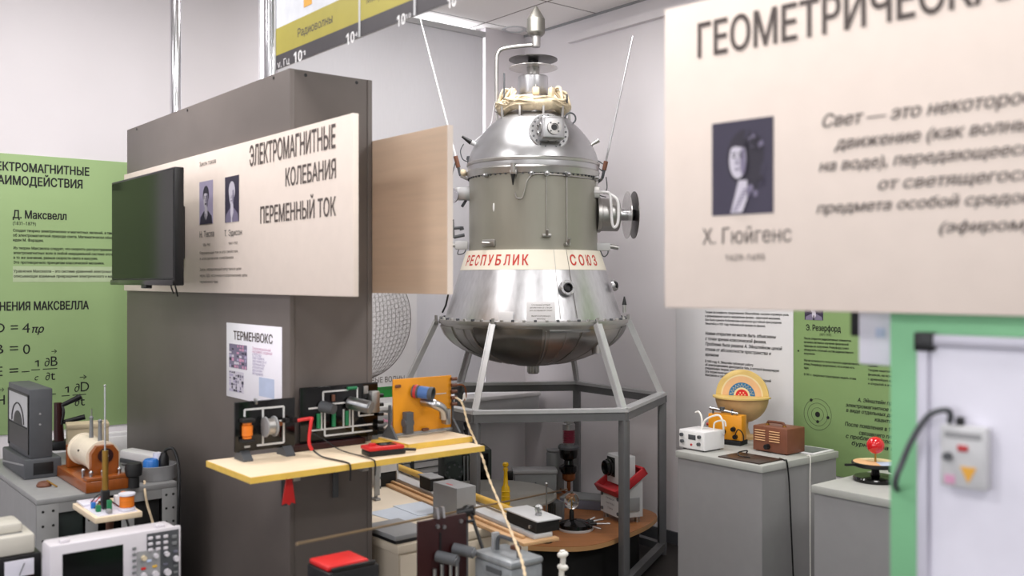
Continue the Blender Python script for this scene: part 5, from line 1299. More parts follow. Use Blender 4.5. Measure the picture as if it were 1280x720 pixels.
g2.bx(-w2/2, w2/2, -d2_/2, d2_/2, -0.012, -0.004, 0.002).bx(-w2/2, w2/2, -d2_/2, -d2_/2+0.014, -0.012, 0.03, 0.003).bx(-w2/2, w2/2, d2_/2-0.014, d2_/2, -0.012, 0.03, 0.003).bx(-w2/2, -w2/2+0.014, -d2_/2, d2_/2, -0.012, 0.03, 0.003).bx(w2/2-0.014, w2/2, -d2_/2, d2_/2, -0.012, 0.03, 0.003)
g2.build('red_tray', 'red_lid', e)
MB().bx(-bl_+0.03, -0.02, 0.02, 0.105, 0.19, 0.34, 0.006).build('camera_body', 'grey_white', e)
MB().bx(-bl_+0.036, -0.085, 0.0165, 0.021, 0.225, 0.325, 0.002).build('camera_front', 'black', e)
MB().lathe([(0, 0), (0.044, 0), (0.044, 0.018), (0.038, 0.02), (0.038, 0.035), (0.033, 0.037), (0.028, 0.025), (0, 0.025)], 28, (-bl_+0.075, 0.017, 0.272), (0, -1, 0)).build('lens', 'black_gloss', e)
MB().cyl((-0.08, 0.06, 0.34), (-0.08, 0.06, 0.352), 0.02, n=18).sph((-0.08, 0.06, 0.358), 0.011, 12).build('top_knob', 'black', e)
MB().bx(-0.0002, 0.005, 0.02, 0.115, 0.06, 0.13, 0.002).build('side_plate', 'grey_mid', e)

# vacuum tube on a copper pin
c = at_h(711, 622, PZ); YT = c.y
e = thing('vacuum_tube', 'tall dark vacuum tube with pink ribbed insulator under the spacecraft', 'vacuum tube', (c.x, c.y, PZ))
zz = lambda py: 1.5+(350-py)*YT/1200-PZ
r_ = YT/1200
MB().lathe([(0, 0), (0.03, 0), (0.03, 0.006), (0.008, 0.01), (0.007, 0.04), (0.011, 0.045), (0.011, zz(598)), (0, zz(598))], 20).build('copper_pin', 'copper', e)
MB().tube([(0, 0, zz(618)), (-0.05, -0.02, zz(611))], 0.008, 8).build('side_arm', 'copper', e)
MB().lathe([(0, zz(601)), (0.022*1, zz(601)), (0.032, zz(598)), (0.036, zz(592)), (0.048, zz(589)), (0.048, zz(582)), (0.03, zz(580)), (0.026, zz(575)), (0.05, zz(572)), (0.055, zz(566)), (0.055, zz(561)), (0, zz(561))], 36).build('lower_body', 'black_gloss', e)
MB().lathe([(0.03, zz(600)), (0.038, zz(598)), (0.038, zz(589)), (0.03, zz(588))], 32, closed=True).build('copper_ring', 'copper', e)
MB().lathe([(0, zz(561)), (0.06, zz(561)), (0.062, zz(558)), (0.056, zz(556)), (0.0, zz(556))], 36).build('collar', 'grey_dark', e)
prof = [(0, zz(558))]
for k in range(8):
    z_a = zz(553.5-2.2*k); prof += [(0.028, z_a), (0.036, z_a+0.003), (0.036, z_a+0.005), (0.028, z_a+0.008)]
prof += [(0.0, zz(536))]
MB().lathe(prof, 32).build('ribbed_insulator', 'pink_ribs', e)
MB().lathe([(0, zz(537)), (0.036, zz(537)), (0.036, zz(530)), (0.028, zz(529)), (0.028, zz(524)), (0, zz(524))], 28).build('top_cap', 'steel', e)
MB().lathe([(0, zz(558)), (0.03, zz(557.5)), (0.032, zz(552)), (0, zz(552))], 28).build('glass_seal', 'steel', e)

# glass bulb on a round base
c = at_h(722, 666, PZ)
c.y += 0.07; c.x += 0.005
e = thing('glass_bulb_stand', 'clear glass bulb on a round black base with metal prongs', 'bulb stand', (c.x-0.01, c.y, PZ))
MB().lathe([(0, 0), (0.088, 0), (0.09, 0.004), (0.09, 0.012), (0, 0.012)], 40).build('white_ring', 'grey_white', e)
MB().lathe([(0, 0.012), (0.086, 0.012), (0.084, 0.03), (0.05, 0.042), (0.012, 0.05), (0, 0.05)], 40).build('base', 'black_gloss', e)
MB().lathe([(0, 0.05), (0.012, 0.05), (0.012, 0.09), (0.008, 0.1), (0, 0.1)], 20, (-0.02, 0, 0)).build('stem', 'black', e)
MB().sph((-0.02, 0, 0.142), 0.038, 28, (1, 1, 1.1)).build('bulb', 'clear_glass', e)
MB().cyl((-0.02, 0, 0.1), (-0.02, 0, 0.15), 0.0025, n=8).tube([(-0.032, 0, 0.14), (-0.02, 0.008, 0.155), (-0.008, 0, 0.14)], 0.002, 6).build('filament', 'brass', e)
for k, (dx, dy, dz) in enumerate(((0.17, -0.03, 0.035), (0.14, 0.02, 0.045), (0.12, -0.075, 0.02), (0.1, 0.04, 0.05))):
    s_ = Vector((dx, dy, dz)); MB().cyl(Vector((0.05, dy*0.5, 0.03)), s_, 0.005, n=10).build('metal_prong', 'steel', e)
    MB().cyl(Vector((0.05, dy*0.5, 0.03)), Vector((0.05, dy*0.5, 0.03)).lerp(s_, 0.45), 0.008, n=10).build('prong_sleeve', 'black', e)

# large grey disc on a drum with a yellow bottle on it
c = Vector((-0.115, 4.95, 0)); rD = 0.345
e = thing('disc_instrument', 'wide grey metal disc on a dark drum under the spacecraft', 'disc instrument', (c.x, c.y, PZ))
zd = 0.15
MB().lathe([(0, 0), (0.24, 0), (0.24, 0.01), (0.225, 0.014), (0.225, zd-0.02), (0, zd-0.02)], 48).build('drum', 'black_matt', e)
MB().lathe([(0, zd-0.02), (rD-0.02, zd-0.02), (rD, zd-0.014), (rD, zd-0.004), (rD-0.006, zd), (0, zd)], 72).build('disc', 'disc_grey', e)
text('disc_text', 'ЭЛЕКТРОМЕТР', 'grey_dark', e, -0.17, -0.06, 0.035, 0.3, xs=1, mx=Matrix.Translation((0, 0, zd+0.0005)) @ Matrix.Rotation(-PI/2, 4, 'X'), y=0.0) if False else None
b_ = at_h(632, 631, PZ+zd)
f_ = thing('yellow_bottle', 'slender yellow glass bottle-shaped tube standing on the grey disc', 'bottle', (b_.x, b_.y, PZ+zd))
kb = b_.y/1200
MB().lathe([(0, 0), (5.6*kb, 0), (5.8*kb, 0.01), (5.2*kb, 22*kb), (3.2*kb, 25*kb), (2.4*kb, 38*kb), (2.4*kb, 43*kb), (0, 43*kb)], 28).build('body', 'amber', f_)
MB().lathe([(0, 43*kb), (3.2*kb, 43*kb), (3.4*kb, 45*kb), (2.2*kb, 47*kb), (3.9*kb, 49*kb), (3.9*kb, 51.5*kb), (2.5*kb, 53*kb), (0, 53*kb)], 28).build('stopper', 'amber', f_)
g = MB()
for k in range(3): g.lathe([(5.3*kb, (4+6*k)*kb), (6.1*kb, (5+6*k)*kb), (5.3*kb, (6+6*k)*kb)], 28)
g.build('ribs', 'amber', f_)
c = at_h(686, 690, PZ); 
e = thing('thin_metal_post', 'thin silver upright post in front of the grey disc', 'post', (c.x-0.005, 4.58, PZ))
MB().cyl((0, 0, 0), (0, 0, 0.275), 0.004, n=10).build('rod', 'steel', e); MB().lathe([(0, 0), (0.03, 0), (0.03, 0.008), (0, 0.01)], 24).build('base', 'black', e); MB().sph((0, 0, 0.277), 0.008, 12).build('ball_tip', 'steel', e)
# grey metal boxes behind
c = at_h(678, 622, PZ)
e = thing('grey_chest', 'grey metal chest with raised lid edge behind the grey disc', 'chest', (c.x-0.02, 5.47, PZ), 0.06)
MB().bx(-0.14, 0.10, 0, 0.12, 0, 0.145, 0.004).build('body', 'grey_metal', e)
MB().bx(-0.15, 0.105, -0.008, 0.125, 0.145, 0.165, 0.004).build('lid', 'grey_mid', e)
MB().bx(-0.18, -0.148, 0.0, 0.03, 0.11, 0.16, 0.003).build('side_catch', 'black', e)
MB().tube([(-0.02, -0.004, 0.02), (-0.02, -0.004, 0.1)], 0.004, 6).build('front_rod', 'grey_dark', e)
e = thing('grey_canister', 'upright grey metal canister left of the vacuum tube', 'canister', (0.255, 5.67, PZ), 0.3)
MB().lathe([(0, 0), (0.05, 0), (0.052, 0.01), (0.052, 0.23), (0.046, 0.238), (0.052, 0.242), (0.052, 0.25), (0, 0.255)], 32).build('body', 'grey_metal', e)
MB().cyl((0.02, -0.048, 0.15), (0.022, -0.062, 0.15), 0.014, n=16).build('valve', 'black', e)
c = at_h(728, 640, PZ)
e = thing('slate_case', 'low slate-coloured flat case behind the glass bulb', 'case', (c.x, c.y+0.1, PZ), -0.35)
MB().bx(-0.11, 0.12, -0.04, 0.12, 0, 0.05, 0.004).build('body', 'slate', e)
MB().bx(-0.112, 0.122, -0.042, 0.122, 0.05, 0.058, 0.003).build('lid', 'grey_metal', e)
e = thing('finned_cooler', 'small finned grey metal part leaning by the thin silver post', 'metal part', (at_h(697, 652, PZ).x+0.01, 5.02, PZ), 0.5)
MB().box((0, 0, 0.05), (0.012, 0.09, 0.1), 0.002).build('plate', 'grey_metal', e)
for k in range(6): MB().box((-0.025, -0.038+0.015*k, 0.05), (0.04, 0.004, 0.095)).build('fin', 'grey_metal', e)

# dark green apparatus at the left on the podium
c = Vector((-0.24, 5.36, PZ)); sc_ = c.y/1200
e = thing('dark_apparatus', 'large dark green metal apparatus behind the shelf end', 'apparatus', (c.x, c.y, PZ), 0.25)
MB().bx(-0.14, 0.13, 0, 0.2, 0, 0.3, 0.006).build('cabinet', 'olive_dark', e)
MB().bx(-0.04, 0.11, -0.006, 0.0, 0.12, 0.28, 0.003).build('front_window', 'black_gloss', e)
MB().cyl((-0.09, -0.002, 0.19), (-0.09, -0.04, 0.19), 0.055, 0.05, n=28).build('round_housing', 'olive_dark', e)
for k in range(8):
    a = k*PI/4; MB().cyl((-0.09+0.04*math.cos(a), -0.04, 0.19+0.04*math.sin(a)), (-0.09+0.04*math.cos(a), -0.047, 0.19+0.04*math.sin(a)), 0.006, n=8).build('housing_bolt', 'grey_dark', e)
for x in (-0.03, -0.01): MB().cyl((x, -0.012, 0.1), (x, -0.012, 0.27), 0.005, n=8).build('pipe', 'grey_metal', e)
MB().cyl((0.0, -0.006, 0.08), (0.0, -0.018, 0.08), 0.01, n=14).build('knob', 'alu_dull', e)

# louvred radiator on the window wall
s0, zt = onA(500, 568, WALL_L-0.09); s1, zb = onA(560, 605, WALL_L-0.09); zt = 0.62
e = thing('radiator', 'light grey louvred radiator low on the far wall under the shelf', 'radiator', P(WALL_L-0.09, s0-0.3, 0.1), RA)
RW = s1-s0+0.45
MB().bx(0, RW, 0.02, 0.088, 0, 0.5, 0.004).build('back_box', 'grey_dark', e)
for k in range(12):
    MB().box((RW/2, 0.008, 0.03+0.04*k), (RW, 0.004, 0.036), 0.001, Matrix.Rotation(-0.5, 4, 'X')).build('louvre', 'white', e)
for x in (0.0, RW*0.47, RW-0.02): MB().bx(x, x+0.02, -0.008, 0.02, 0, 0.5, 0.002).build('upright', 'grey_dark', e)
for x in (0.05, RW-0.05): MB().bx(x-0.015, x+0.015, 0.03, 0.07, -0.1, 0.0).build('foot', 'grey_dark', e)

# ------------------------------------------------------------------ grey plinths on the right
KH = 0.72
def plinth(d1a, d1b, d2a, d2b, label):
    e = thing('display_plinth', label, 'plinth', P(d1a, d2a, 0), RA, 'grey display plinths')
    w_, l_ = d2b-d2a, d1b-d1a
    MB().bx(0.008, w_-0.008, 0.008, l_-0.008, 0, KH-0.03, 0.001).build('body', 'plinth', e, smooth=False)
    MB().bx(0, w_, 0, l_, KH-0.0295, KH, 0.002).build('top_board', 'plinth_top', e)
    return e
k1 = D12(at_h(953, 583, KH)); k1l = D12(at_h(834, 565, KH)); k1r = D12(at_h(1042, 563, KH))
plinth(k1[0], k1l[0], k1[1], k1r[1], 'grey display plinth carrying the cream atom model and brown metal box')
k2 = D12(at_h(1014, 606, KH))
plinth(k2[0]-0.58, k2[0], k2[1], k2[1]+0.56, 'grey display plinth carrying the red ball model, half behind the green stand')
def on_plinth(px, py): return at_h(px, py, KH)
# white power supply
c = on_plinth(881, 566)
e = thing('power_supply', 'small white power supply unit with looped white leads on the plinth', 'power supply', (c.x, c.y, KH), RB)
ks = c.y/1200
fw = 33*ks/0.78; fd = 0.14; fh = 25*ks
MB().bx(-fw, 0, 0, fd, 0.006, fh, 0.004).build('case', 'white_plastic', e)
MB().bx(-fw+0.004, -0.004, -0.0015, 0.001, 0.01, fh-0.004, 0.001).build('front_panel', 'white', e)
MB().bx(-fw*0.62, -fw*0.34, -0.003, -0.0012, fh*0.55, fh*0.8, 0.0006).build('display', 'grey_dark', e)
for x, z in ((-fw*0.84, fh*0.42), (-fw*0.2, fh*0.38), (-fw*0.18, fh*0.75), (-fw*0.86, fh*0.75)): MB().cyl((x, -0.001, z), (x, -0.013, z), 0.008, n=16).build('knob', 'grey_dark', e)
MB().cyl((-fw*0.5, -0.001, fh*0.3), (-fw*0.5, -0.006, fh*0.3), 0.005, n=12).build('jack', 'red_lid', e)
for x, y in ((-fw+0.02, 0.02), (-0.02, 0.02), (-fw+0.02, fd-0.02), (-0.02, fd-0.02)): MB().cyl((x, y, 0), (x, y, 0.0065), 0.008, n=12).build('foot', 'rubber', e)
MB().tube(spline([(-fw*0.55, 0.08, fh), (-fw*0.55, 0.08, fh+0.05), (-fw*0.72, 0.09, fh+0.075), (-fw*0.85, 0.09, fh+0.07)], 6), 0.0045, 8).build('lead', 'cord_white', e)
MB().tube(spline([(-fw*0.5, 0.07, fh), (-fw*0.4, 0.08, fh+0.045), (-fw*0.05, 0.1, fh+0.07), (fw*0.12, 0.1, fh+0.05), (fw*0.12, 0.11, fh+0.005), (fw*0.02, 0.13, fh*0.8)], 6), 0.0045, 8).build('lead', 'cord_white', e)
MB().tube(spline([(-fw*0.2, 0.1, fh), (-fw*0.15, 0.1, fh+0.035), (fw*0.08, 0.12, fh+0.045), (fw*0.15, 0.12, fh+0.02)], 6), 0.004, 8).build('lead', 'cord_white', e)
# yellow-orange device with a bar on top
c = on_plinth(907, 556)
e = thing('orange_instrument', 'orange instrument with a silver bar across its top beside the atom model', 'instrument', (c.x, c.y+0.02, KH), RB+0.25)
ks = (c.y)/1200
w2 = 0.085
MB().bx(-w2, w2, 0, 0.06, 0.022, 0.022+31*ks, 0.003).build('case', 'orange_board', e)
MB().bx(-w2*0.95, w2*1.0, -0.012, 0.075, 0, 0.022, 0.003).build('base', 'black_matt', e)
MB().cyl((-w2*0.95, 0.01, 0.04+33*ks), (w2*0.75, 0.01, 0.034+30*ks), 0.007, n=14).build('top_bar', 'steel', e)
for x in (-w2*0.75, w2*0.4): MB().cyl((x, 0.01, 0.022+31*ks), (x, 0.01, 0.05+31*ks), 0.005, n=10).build('bar_post', 'grey_dark', e)
MB().cyl((-w2*0.2, 0.01, 0.04+31*ks), (-w2*0.2, 0.01, 0.056+31*ks), 0.012, n=14).build('bar_knob', 'grey_dark', e)
for x, z in ((-0.005, 0.06), (0.045, 0.075), (0.055, 0.04)): MB().cyl((x, 0, z), (x, -0.016, z), 0.012, 0.01, n=16).build('knob', 'black', e)
MB().cyl((-w2, 0.02, 0.085), (-w2-0.015, 0.02, 0.085), 0.008, n=12).build('terminal', 'red_lid', e)
MB().tube(spline([(0.055, -0.016, 0.04), (0.08, -0.03, 0.08), (0.1, -0.02, 0.06), (0.095, 0.0, 0.02)], 5), 0.003, 6).build('lead', 'black', e)
# cream atom/earth section model
c = on_plinth(926, 552); c.y += 0.12; c.x += 0.034
RG = 0.13
zg = 1.5-(495.5-350)*c.y/1200-KH
e = thing('sphere_section_model', 'cream ball model cut open above to show banded layers and a red core', 'model', (c.x, c.y, KH), math.radians(-26))
g = MB()
# lower half of the ball and the rear quarter above, the front upper quarter is cut away
prof = [(RG*math.sin(PI*i/16), -RG*math.cos(PI*i/16)) for i in range(0, 9)]
g.lathe(prof, 56, (0, 0, zg)); 
g.poly([(RG*math.cos(2*PI*i/56), RG*math.sin(2*PI*i/56), zg) for i in range(56)])
g.build('lower_half', 'globe_tan', e)
MB().lathe([(RG+0.012, zg-0.004), (RG+0.012, zg+0.003), (0, zg+0.003), (0, zg-0.004)], 56, a0=PI, a1=2*PI).build('ledge', 'globe_cream', e)
g = MB()
N = 28; K = 12
rows = []
for i in range(K+1):
    t = PI/2*i/K; rr = RG*math.cos(t); rows.append([g.V((rr*math.cos(PI*j/N), rr*math.sin(PI*j/N), zg+0.003+RG*math.sin(t))) for j in range(N+1)])
for i in range(K):
    for j in range(N): g.Fc([rows[i][j], rows[i][j+1], rows[i+1][j+1], rows[i+1][j]])
g.poly([(RG*math.cos(PI*i/40), 0.0, zg+0.003+RG*math.sin(PI*i/40)) for i in range(41)])
bmesh.ops.remove_doubles(g.bm, verts=list(g.bm.verts), dist=1e-5)
g.build('rear_quarter', 'globe_cream', e)
def half(r0, r1, y, m, name, n=40):
    g = MB(); pts = [(r1*math.cos(PI*i/n), r1*math.sin(PI*i/n)) for i in range(n+1)]
    pts += [(r0*math.cos(PI*i/n), r0*math.sin(PI*i/n)) for i in range(n, -1, -1)] if r0 > 0 else []
    for i in range(n):
        a, b_ = PI*i/n, PI*(i+1)/n
        if r0 > 0: g.poly([(r0*math.cos(a), y, zg+0.004+r0*math.sin(a)), (r1*math.cos(a), y, zg+0.004+r1*math.sin(a)), (r1*math.cos(b_), y, zg+0.004+r1*math.sin(b_)), (r0*math.cos(b_), y, zg+0.004+r0*math.sin(b_))])
        else: g.poly([(0, y, zg+0.004), (r1*math.cos(a), y, zg+0.004+r1*math.sin(a)), (r1*math.cos(b_), y, zg+0.004+r1*math.sin(b_))])
    bmesh.ops.remove_doubles(g.bm, verts=list(g.bm.verts), dist=1e-6)
    return g.build(name, m, e, smooth=False)
half(RG*0.74, RG*0.80, -0.0006, 'globe_pale', 'layer_line'); half(RG*0.5, RG*0.74, -0.0009, 'globe_peach', 'peach_layer')
half(RG*0.31, RG*0.5, -0.0012, 'blue', 'blue_layer'); half(RG*0.24, RG*0.31, -0.0013, 'globe_pale', 'layer_line'); half(0, RG*0.24, -0.0015, 'red', 'red_core')
g = MB(); g.tube([(RG*(0.4+0.06*(1 if i % 2 else -1))*math.cos(PI*i/22), -0.0018, zg+0.004+RG*(0.4+0.06*(1 if i % 2 else -1))*math.sin(PI*i/22)) for i in range(1, 22)], 0.0014, 4, False); g.build('zigzag_line', 'globe_pale', e, smooth=False)
for x, z in ((-0.015, 0.008), (0.0, 0.008), (0.015, 0.008), (-0.008, 0.018), (0.008, 0.018)): MB().cyl((x, -0.0015, zg+z), (x, -0.003, zg+z), 0.0032, n=10).build('core_dot', 'globe_pale', e)
MB().lathe([(0.0, 0), (0.075, 0), (0.075, 0.012), (0.04, 0.02), (0.03, 0.05), (0.032, zg-RG*0.96), (0.045, zg-RG*0.9), (0, zg-RG*0.9)], 36).build('pedestal', 'globe_tan', e)
# brown metal box
c = on_plinth(984, 570)
e = thing('brown_metal_box', 'brown metal box with louvres and a carrying handle on the plinth', 'box', (c.x, c.y, KH), RB)
ks = c.y/1200
fw = 0.185; fd = 0.135; fh = 33*ks
c2 = D12(c)
MB().bx(-fw, 0, 0, fd, 0.004, fh, 0.005).build('case', 'brown_metal', e)
for sx in (0, 1):
    for k in range(5):
        x0 = -fw*0.93+sx*fw*0.42; z = fh*0.85-0.011*k
        MB().bx(x0, x0+fw*0.3, -0.004, 0.001, z-0.004, z, 0.0012).build('louvre', 'globe_peach', e)
MB().cyl((-fw*0.55, 0, fh*0.24), (-fw*0.55, -0.02, fh*0.24), 0.013, 0.011, n=18).build('knob', 'black', e)
MB().tube(spline([(-fw*0.78, fd*0.4, fh), (-fw*0.76, fd*0.4, fh+0.012), (-fw*0.7, fd*0.4, fh+0.016), (-fw*0.36, fd*0.4, fh+0.016), (-fw*0.3, fd*0.4, fh+0.012), (-fw*0.28, fd*0.4, fh)], 5), 0.006, 8).build('handle', 'brown', e)
for x in (-fw*0.78, -fw*0.28): MB().cyl((x, fd*0.4, fh-0.001), (x, fd*0.4, fh+0.006), 0.009, n=12).build('handle_mount', 'brass', e)
for x, y in ((-fw+0.02, 0.02), (-0.02, 0.02), (-fw+0.02, fd-0.02), (-0.02, fd-0.02)): MB().cyl((x, y, 0), (x, y, 0.0045), 0.008, n=10).build('foot', 'rubber', e)
# dark plate in front
c = on_plinth(942, 572)
e = thing('dark_plate', 'dark brown flat plate lying on the front of the plinth', 'plate', P(k1[0]+0.03, k1[1]+0.02, KH), RA)
MB().bx(0, 0.16, 0.0, 0.22, 0, 0.006, 0.002).build('plate', 'dark_red' if False else 'brown', e)
M['brown_dark'] = mat('brown_dark', (58, 44, 38), 0.35, nz=0.1); e.children[0].data.materials[0] = M['brown_dark']
tag(MB().tube(spline([P(k1[0]+0.13, k1[1]+0.09, KH+0.0085), P(k1[0]+0.17, k1[1]+0.07, KH+0.012), P(k1[0]+0.2, k1[1]+0.1, KH+0.02), P(k1[0]+0.2, k1[1]+0.16, KH+0.02), P(k1[0]+0.22, k1[1]+0.18, KH+0.004)], 6), 0.003, 6).build('thin_lead', 'black'), 'thin black lead curling over the dark brown plate', 'cable')
# magazine
c = on_plinth(1012, 564)
e = thing('magazine', 'white-edged magazine lying at the right rear corner of the plinth', 'magazine', P(k1[0]+0.015, k1r[1]-0.172, KH), RA+0.04)
MB().bx(0, 0.168, 0.0, 0.25, 0, 0.005, 0.001).build('pages', 'poster_white', e)
MB().bx(0.014, 0.155, 0.015, 0.235, 0.005, 0.0058).build('cover_print', 'grey_metal', e, smooth=False)
# cables hanging down the plinth
pts = [P(k1[0]+0.05, k1[1]+0.19, KH+0.004), P(k1[0]+0.01, k1[1]+0.17, KH+0.0045), P(k1[0]-0.005, k1[1]+0.165, KH-0.002), P(k1[0]-0.006, k1[1]+0.18, KH-0.1), P(k1[0]-0.006, k1[1]+0.195, KH-0.3), P(k1[0]-0.006, k1[1]+0.21, KH-0.5), P(k1[0]-0.012, k1[1]+0.22, 0.006), P(k1[0]-0.06, k1[1]+0.24, 0.005)]
cord('hanging_cable', 'black cable hanging down the dark side of the plinth', pts, 0.0035, 'black', 6)
pts = [P(k1[0]+0.012, k1[1]+0.34, KH+0.004), P(k1[0]-0.004, k1[1]+0.338, KH-0.001), P(k1[0]-0.005, k1[1]+0.335, KH-0.1), P(k1[0]-0.005, k1[1]+0.336, 0.3), P(k1[0]-0.005, k1[1]+0.34, 0.005)]
cord('hanging_cable', 'thin white cable hanging down the plinth below the magazine', pts, 0.0025, 'cord_white', 6)
# red ball orbit model
c = at_h(1098, 603, KH)
e = thing('orbit_model', 'red ball on a brass stem above a coloured disc and black foot', 'model', (c.x, c.y+0.03, KH), 0.2)
ks = (c.y+0.03)/1200
zdk = 23*ks; 
MB().lathe([(0, 0), (26*ks, 0), (27*ks, 0.003), (27*ks, 0.012), (25*ks, 0.018), (0.02, 0.022), (0.016, 0.03), (0.012, zdk-0.012), (0, zdk-0.012)], 40).build('foot', 'black_gloss', e)
MB().lathe([(0, zdk-0.014), (27*ks, zdk-0.014), (28.5*ks, zdk-0.01), (28.5*ks, zdk), (27*ks, zdk+0.002), (0, zdk+0.002)], 48).build('disc_rim', 'black', e)
def sector(a0, a1, r0, r1, m, name, z):
    g = MB(); n = 24
    for i in range(n):
        a, b_ = a0+(a1-a0)*i/n, a0+(a1-a0)*(i+1)/n
        g.poly([(r0*math.cos(a), r0*math.sin(a), z), (r1*math.cos(a), r1*math.sin(a), z), (r1*math.cos(b_), r1*math.sin(b_), z), (r0*math.cos(b_), r0*math.sin(b_), z)])
    return g.build(name, m, e, smooth=False)
sector(1.9, 4.4, 0.002, 26.5*ks, 'globe_peach', 'coloured_sector', zdk+0.0025); sector(4.4, 6.0, 0.002, 26.5*ks, 'blue_print', 'coloured_sector', zdk+0.0025); sector(-0.28, 1.9, 0.002, 26.5*ks, 'globe_pale', 'coloured_sector', zdk+0.0025)
MB().cyl((0, 0, zdk), (0, 0, zdk+14*ks), 0.004, n=12).build('stem', 'brass', e)
MB().sph((0, 0, zdk+21.5*ks), 10.8*ks, 32).build('red_ball', 'red_gloss', e)
MB().beam((-27*ks, 0.0, zdk-0.005), (-42*ks, -0.004, zdk-0.004), 0.012, 0.008).build('pointer_arm', 'black', e)
MB().box((0.06, -0.05, zdk-0.02), (0.06, 0.03, 0.025), 0.004).build('gear_housing', 'black', e)

# ------------------------------------------------------------------ grey perforated rack on the left
RH = 0.75
r0 = at_h(46, 625, RH); rd1, rd2 = D12(r0); r1_ = D12(at_h(222, 602, RH)); RWd = r1_[1]-rd2; RDp = 0.92
e = thing('perforated_rack', 'grey perforated metal rack holding the instruments left of the pillar', 'rack', P(rd1, rd2, 0), RA)
MB().bx(0, RWd, 0, RDp, RH-0.02, RH, 0.003).build('top_plate', 'rack_grey', e)
def upright(x0, x1, y0):
    g = MB(); g.bx(x0, x1, y0, y0+0.003, 0, RH-0.0202, 0.0005); g.build('upright', 'rack_grey', e)
    n = 0
    for x in (x0+(x1-x0)*0.28, x0+(x1-x0)*0.75):
        h = MB()
        for k in range(13): h.cyl((x, y0-0.0006, RH-0.045-0.05*k), (x, y0+0.0005, RH-0.045-0.05*k), 0.0048, n=8)
        h.build('hole_row', 'black_matt', e)
upright(0.0, 0.07, 0.002); upright(0.158, 0.2, 0.002); upright(RWd-0.2, RWd-0.155, 0.002); upright(RWd-0.055, RWd, 0.002)
for z in (RH-0.055, RH-0.2, RH-0.36, RH-0.52):
    for xa, xb in ((0.07, 0.158), (RWd-0.155, RWd-0.055)):
        MB().bx(xa, xb, 0.003, 0.006, z, z+0.035 if z > RH-0.1 else z+0.022).build('cross_bar', 'rack_grey', e, smooth=False)
MB().bx(0.0, 0.003, 0.01, RDp-0.01, 0.02, RH-0.021).build('side_panel', 'rack_grey', e, smooth=False)
MB().bx(RWd-0.003, RWd, 0.01, RDp-0.01, 0.02, RH-0.021).build('side_panel', 'rack_grey', e, smooth=False)
MB().bx(0.004, RWd-0.004, 0.25, 0.26, 0.02, RH-0.021).build('back_panel', 'black_matt', e, smooth=False)
for x in (0.07, RWd-0.155):
    MB().bx(x+0.004, x+0.084+(0.012 if x > 0.1 else 0), 0.02, 0.22, RH-0.175, RH-0.06, 0.003).build('inner_module', 'black_matt' if x > 0.1 else 'olive_dark', e)

# large meter
c = at_h(37, 599, RH); sc_ = c.y/1200
e = thing('demonstration_meter', 'tall dark grey demonstration meter with a pale dial on the rack', 'meter', (c.x, c.y, RH), RB)
mw = 0.36; md = 0.08; mh = 112*sc_
MB().bx(-mw-0.01, 0.012, -0.02, md+0.03, 0, 0.075, 0.006).build('plinth', 'grey_dark', e)
MB().bx(-mw, 0, 0, md, 0.075, mh, 0.004).build('case', 'grey_dark', e)
MB().bx(-mw+0.02, -0.02, -0.002, 0.001, 0.19, mh-0.03, 0.001).build('dial', 'grey_white', e, smooth=False)
MB().bx(-mw+0.02, -0.02, -0.003, 0.001, 0.1, 0.185, 0.001).build('lower_panel', 'black', e, smooth=False)
g = MB(); g.tube([(-mw/2+0.1*math.cos(PI*i/20), -0.003, 0.195+0.075*math.sin(PI*i/20)) for i in range(21)], 0.003, 5); g.build('scale_arc', 'ink_grey', e, smooth=False)
MB().prism([(-mw/2-0.07, 0.19)]+[(-mw/2+0.07*math.cos(PI-PI*i/12), 0.19+0.05*math.sin(PI*i/12)) for i in range(13)]+[(-mw/2+0.07, 0.188)], -0.0035, -0.002, 'xz').build('movement_cover', 'black', e)
MB().bx(-mw+0.008, -0.008, -0.004, 0.0, mh-0.03, mh-0.022).bx(-mw+0.008, -mw+0.02, -0.004, 0, 0.09, mh-0.022).bx(-0.02, -0.008, -0.004, 0, 0.09, mh-0.022).build('dial_frame', 'black', e, smooth=False)
MB().bx(0.0122, 0.014, 0.01, md+0.0, 0.015, 0.06, 0.001).build('side_plate', 'black', e)
MB().beam((-mw, -0.021, 0.02), (0.0, -0.021, 0.055), 0.004, 0.006).build('front_strip', 'grey_mid', e)
for z in (0.6, 0.72): MB().cyl((0.0, md*0.45, mh*z), (0.003, md*0.45, mh*z), 0.004, n=8).build('screw', 'grey_mid', e)
# black binding posts and levers behind it
c = Vector(((80-640)/1200*4.25, 4.25, RH))
e = thing('lever_switch', 'black switch with two angled handles right of the tall meter', 'switch', (c.x, 4.25, RH), 0.3)
hz = lambda py: 1.5+(350-py)*4.25/1200-RH
MB().bx(-0.05, 0.05, -0.03, 0.05, 0, 0.04, 0.004).build('base', 'black', e)
MB().cyl((-0.02, 0, 0.04), (-0.025, 0, hz(503)), 0.022, 0.016, n=16).build('insulator_post', 'dark_red', e)
MB().cyl((-0.02, 0, hz(508)), (0.07, 0.0, hz(496)), 0.009, 0.013, n=14).build('handle', 'black', e)
MB().cyl((-0.01, 0, hz(528)), (0.085, 0.0, hz(522)), 0.009, 0.012, n=14).build('handle', 'black', e)
MB().tube(spline([(-0.01, 0.0, hz(505)), (0.0, -0.01, hz(515)), (-0.01, -0.01, hz(530))], 5), 0.006, 8).build('arm', 'black', e)
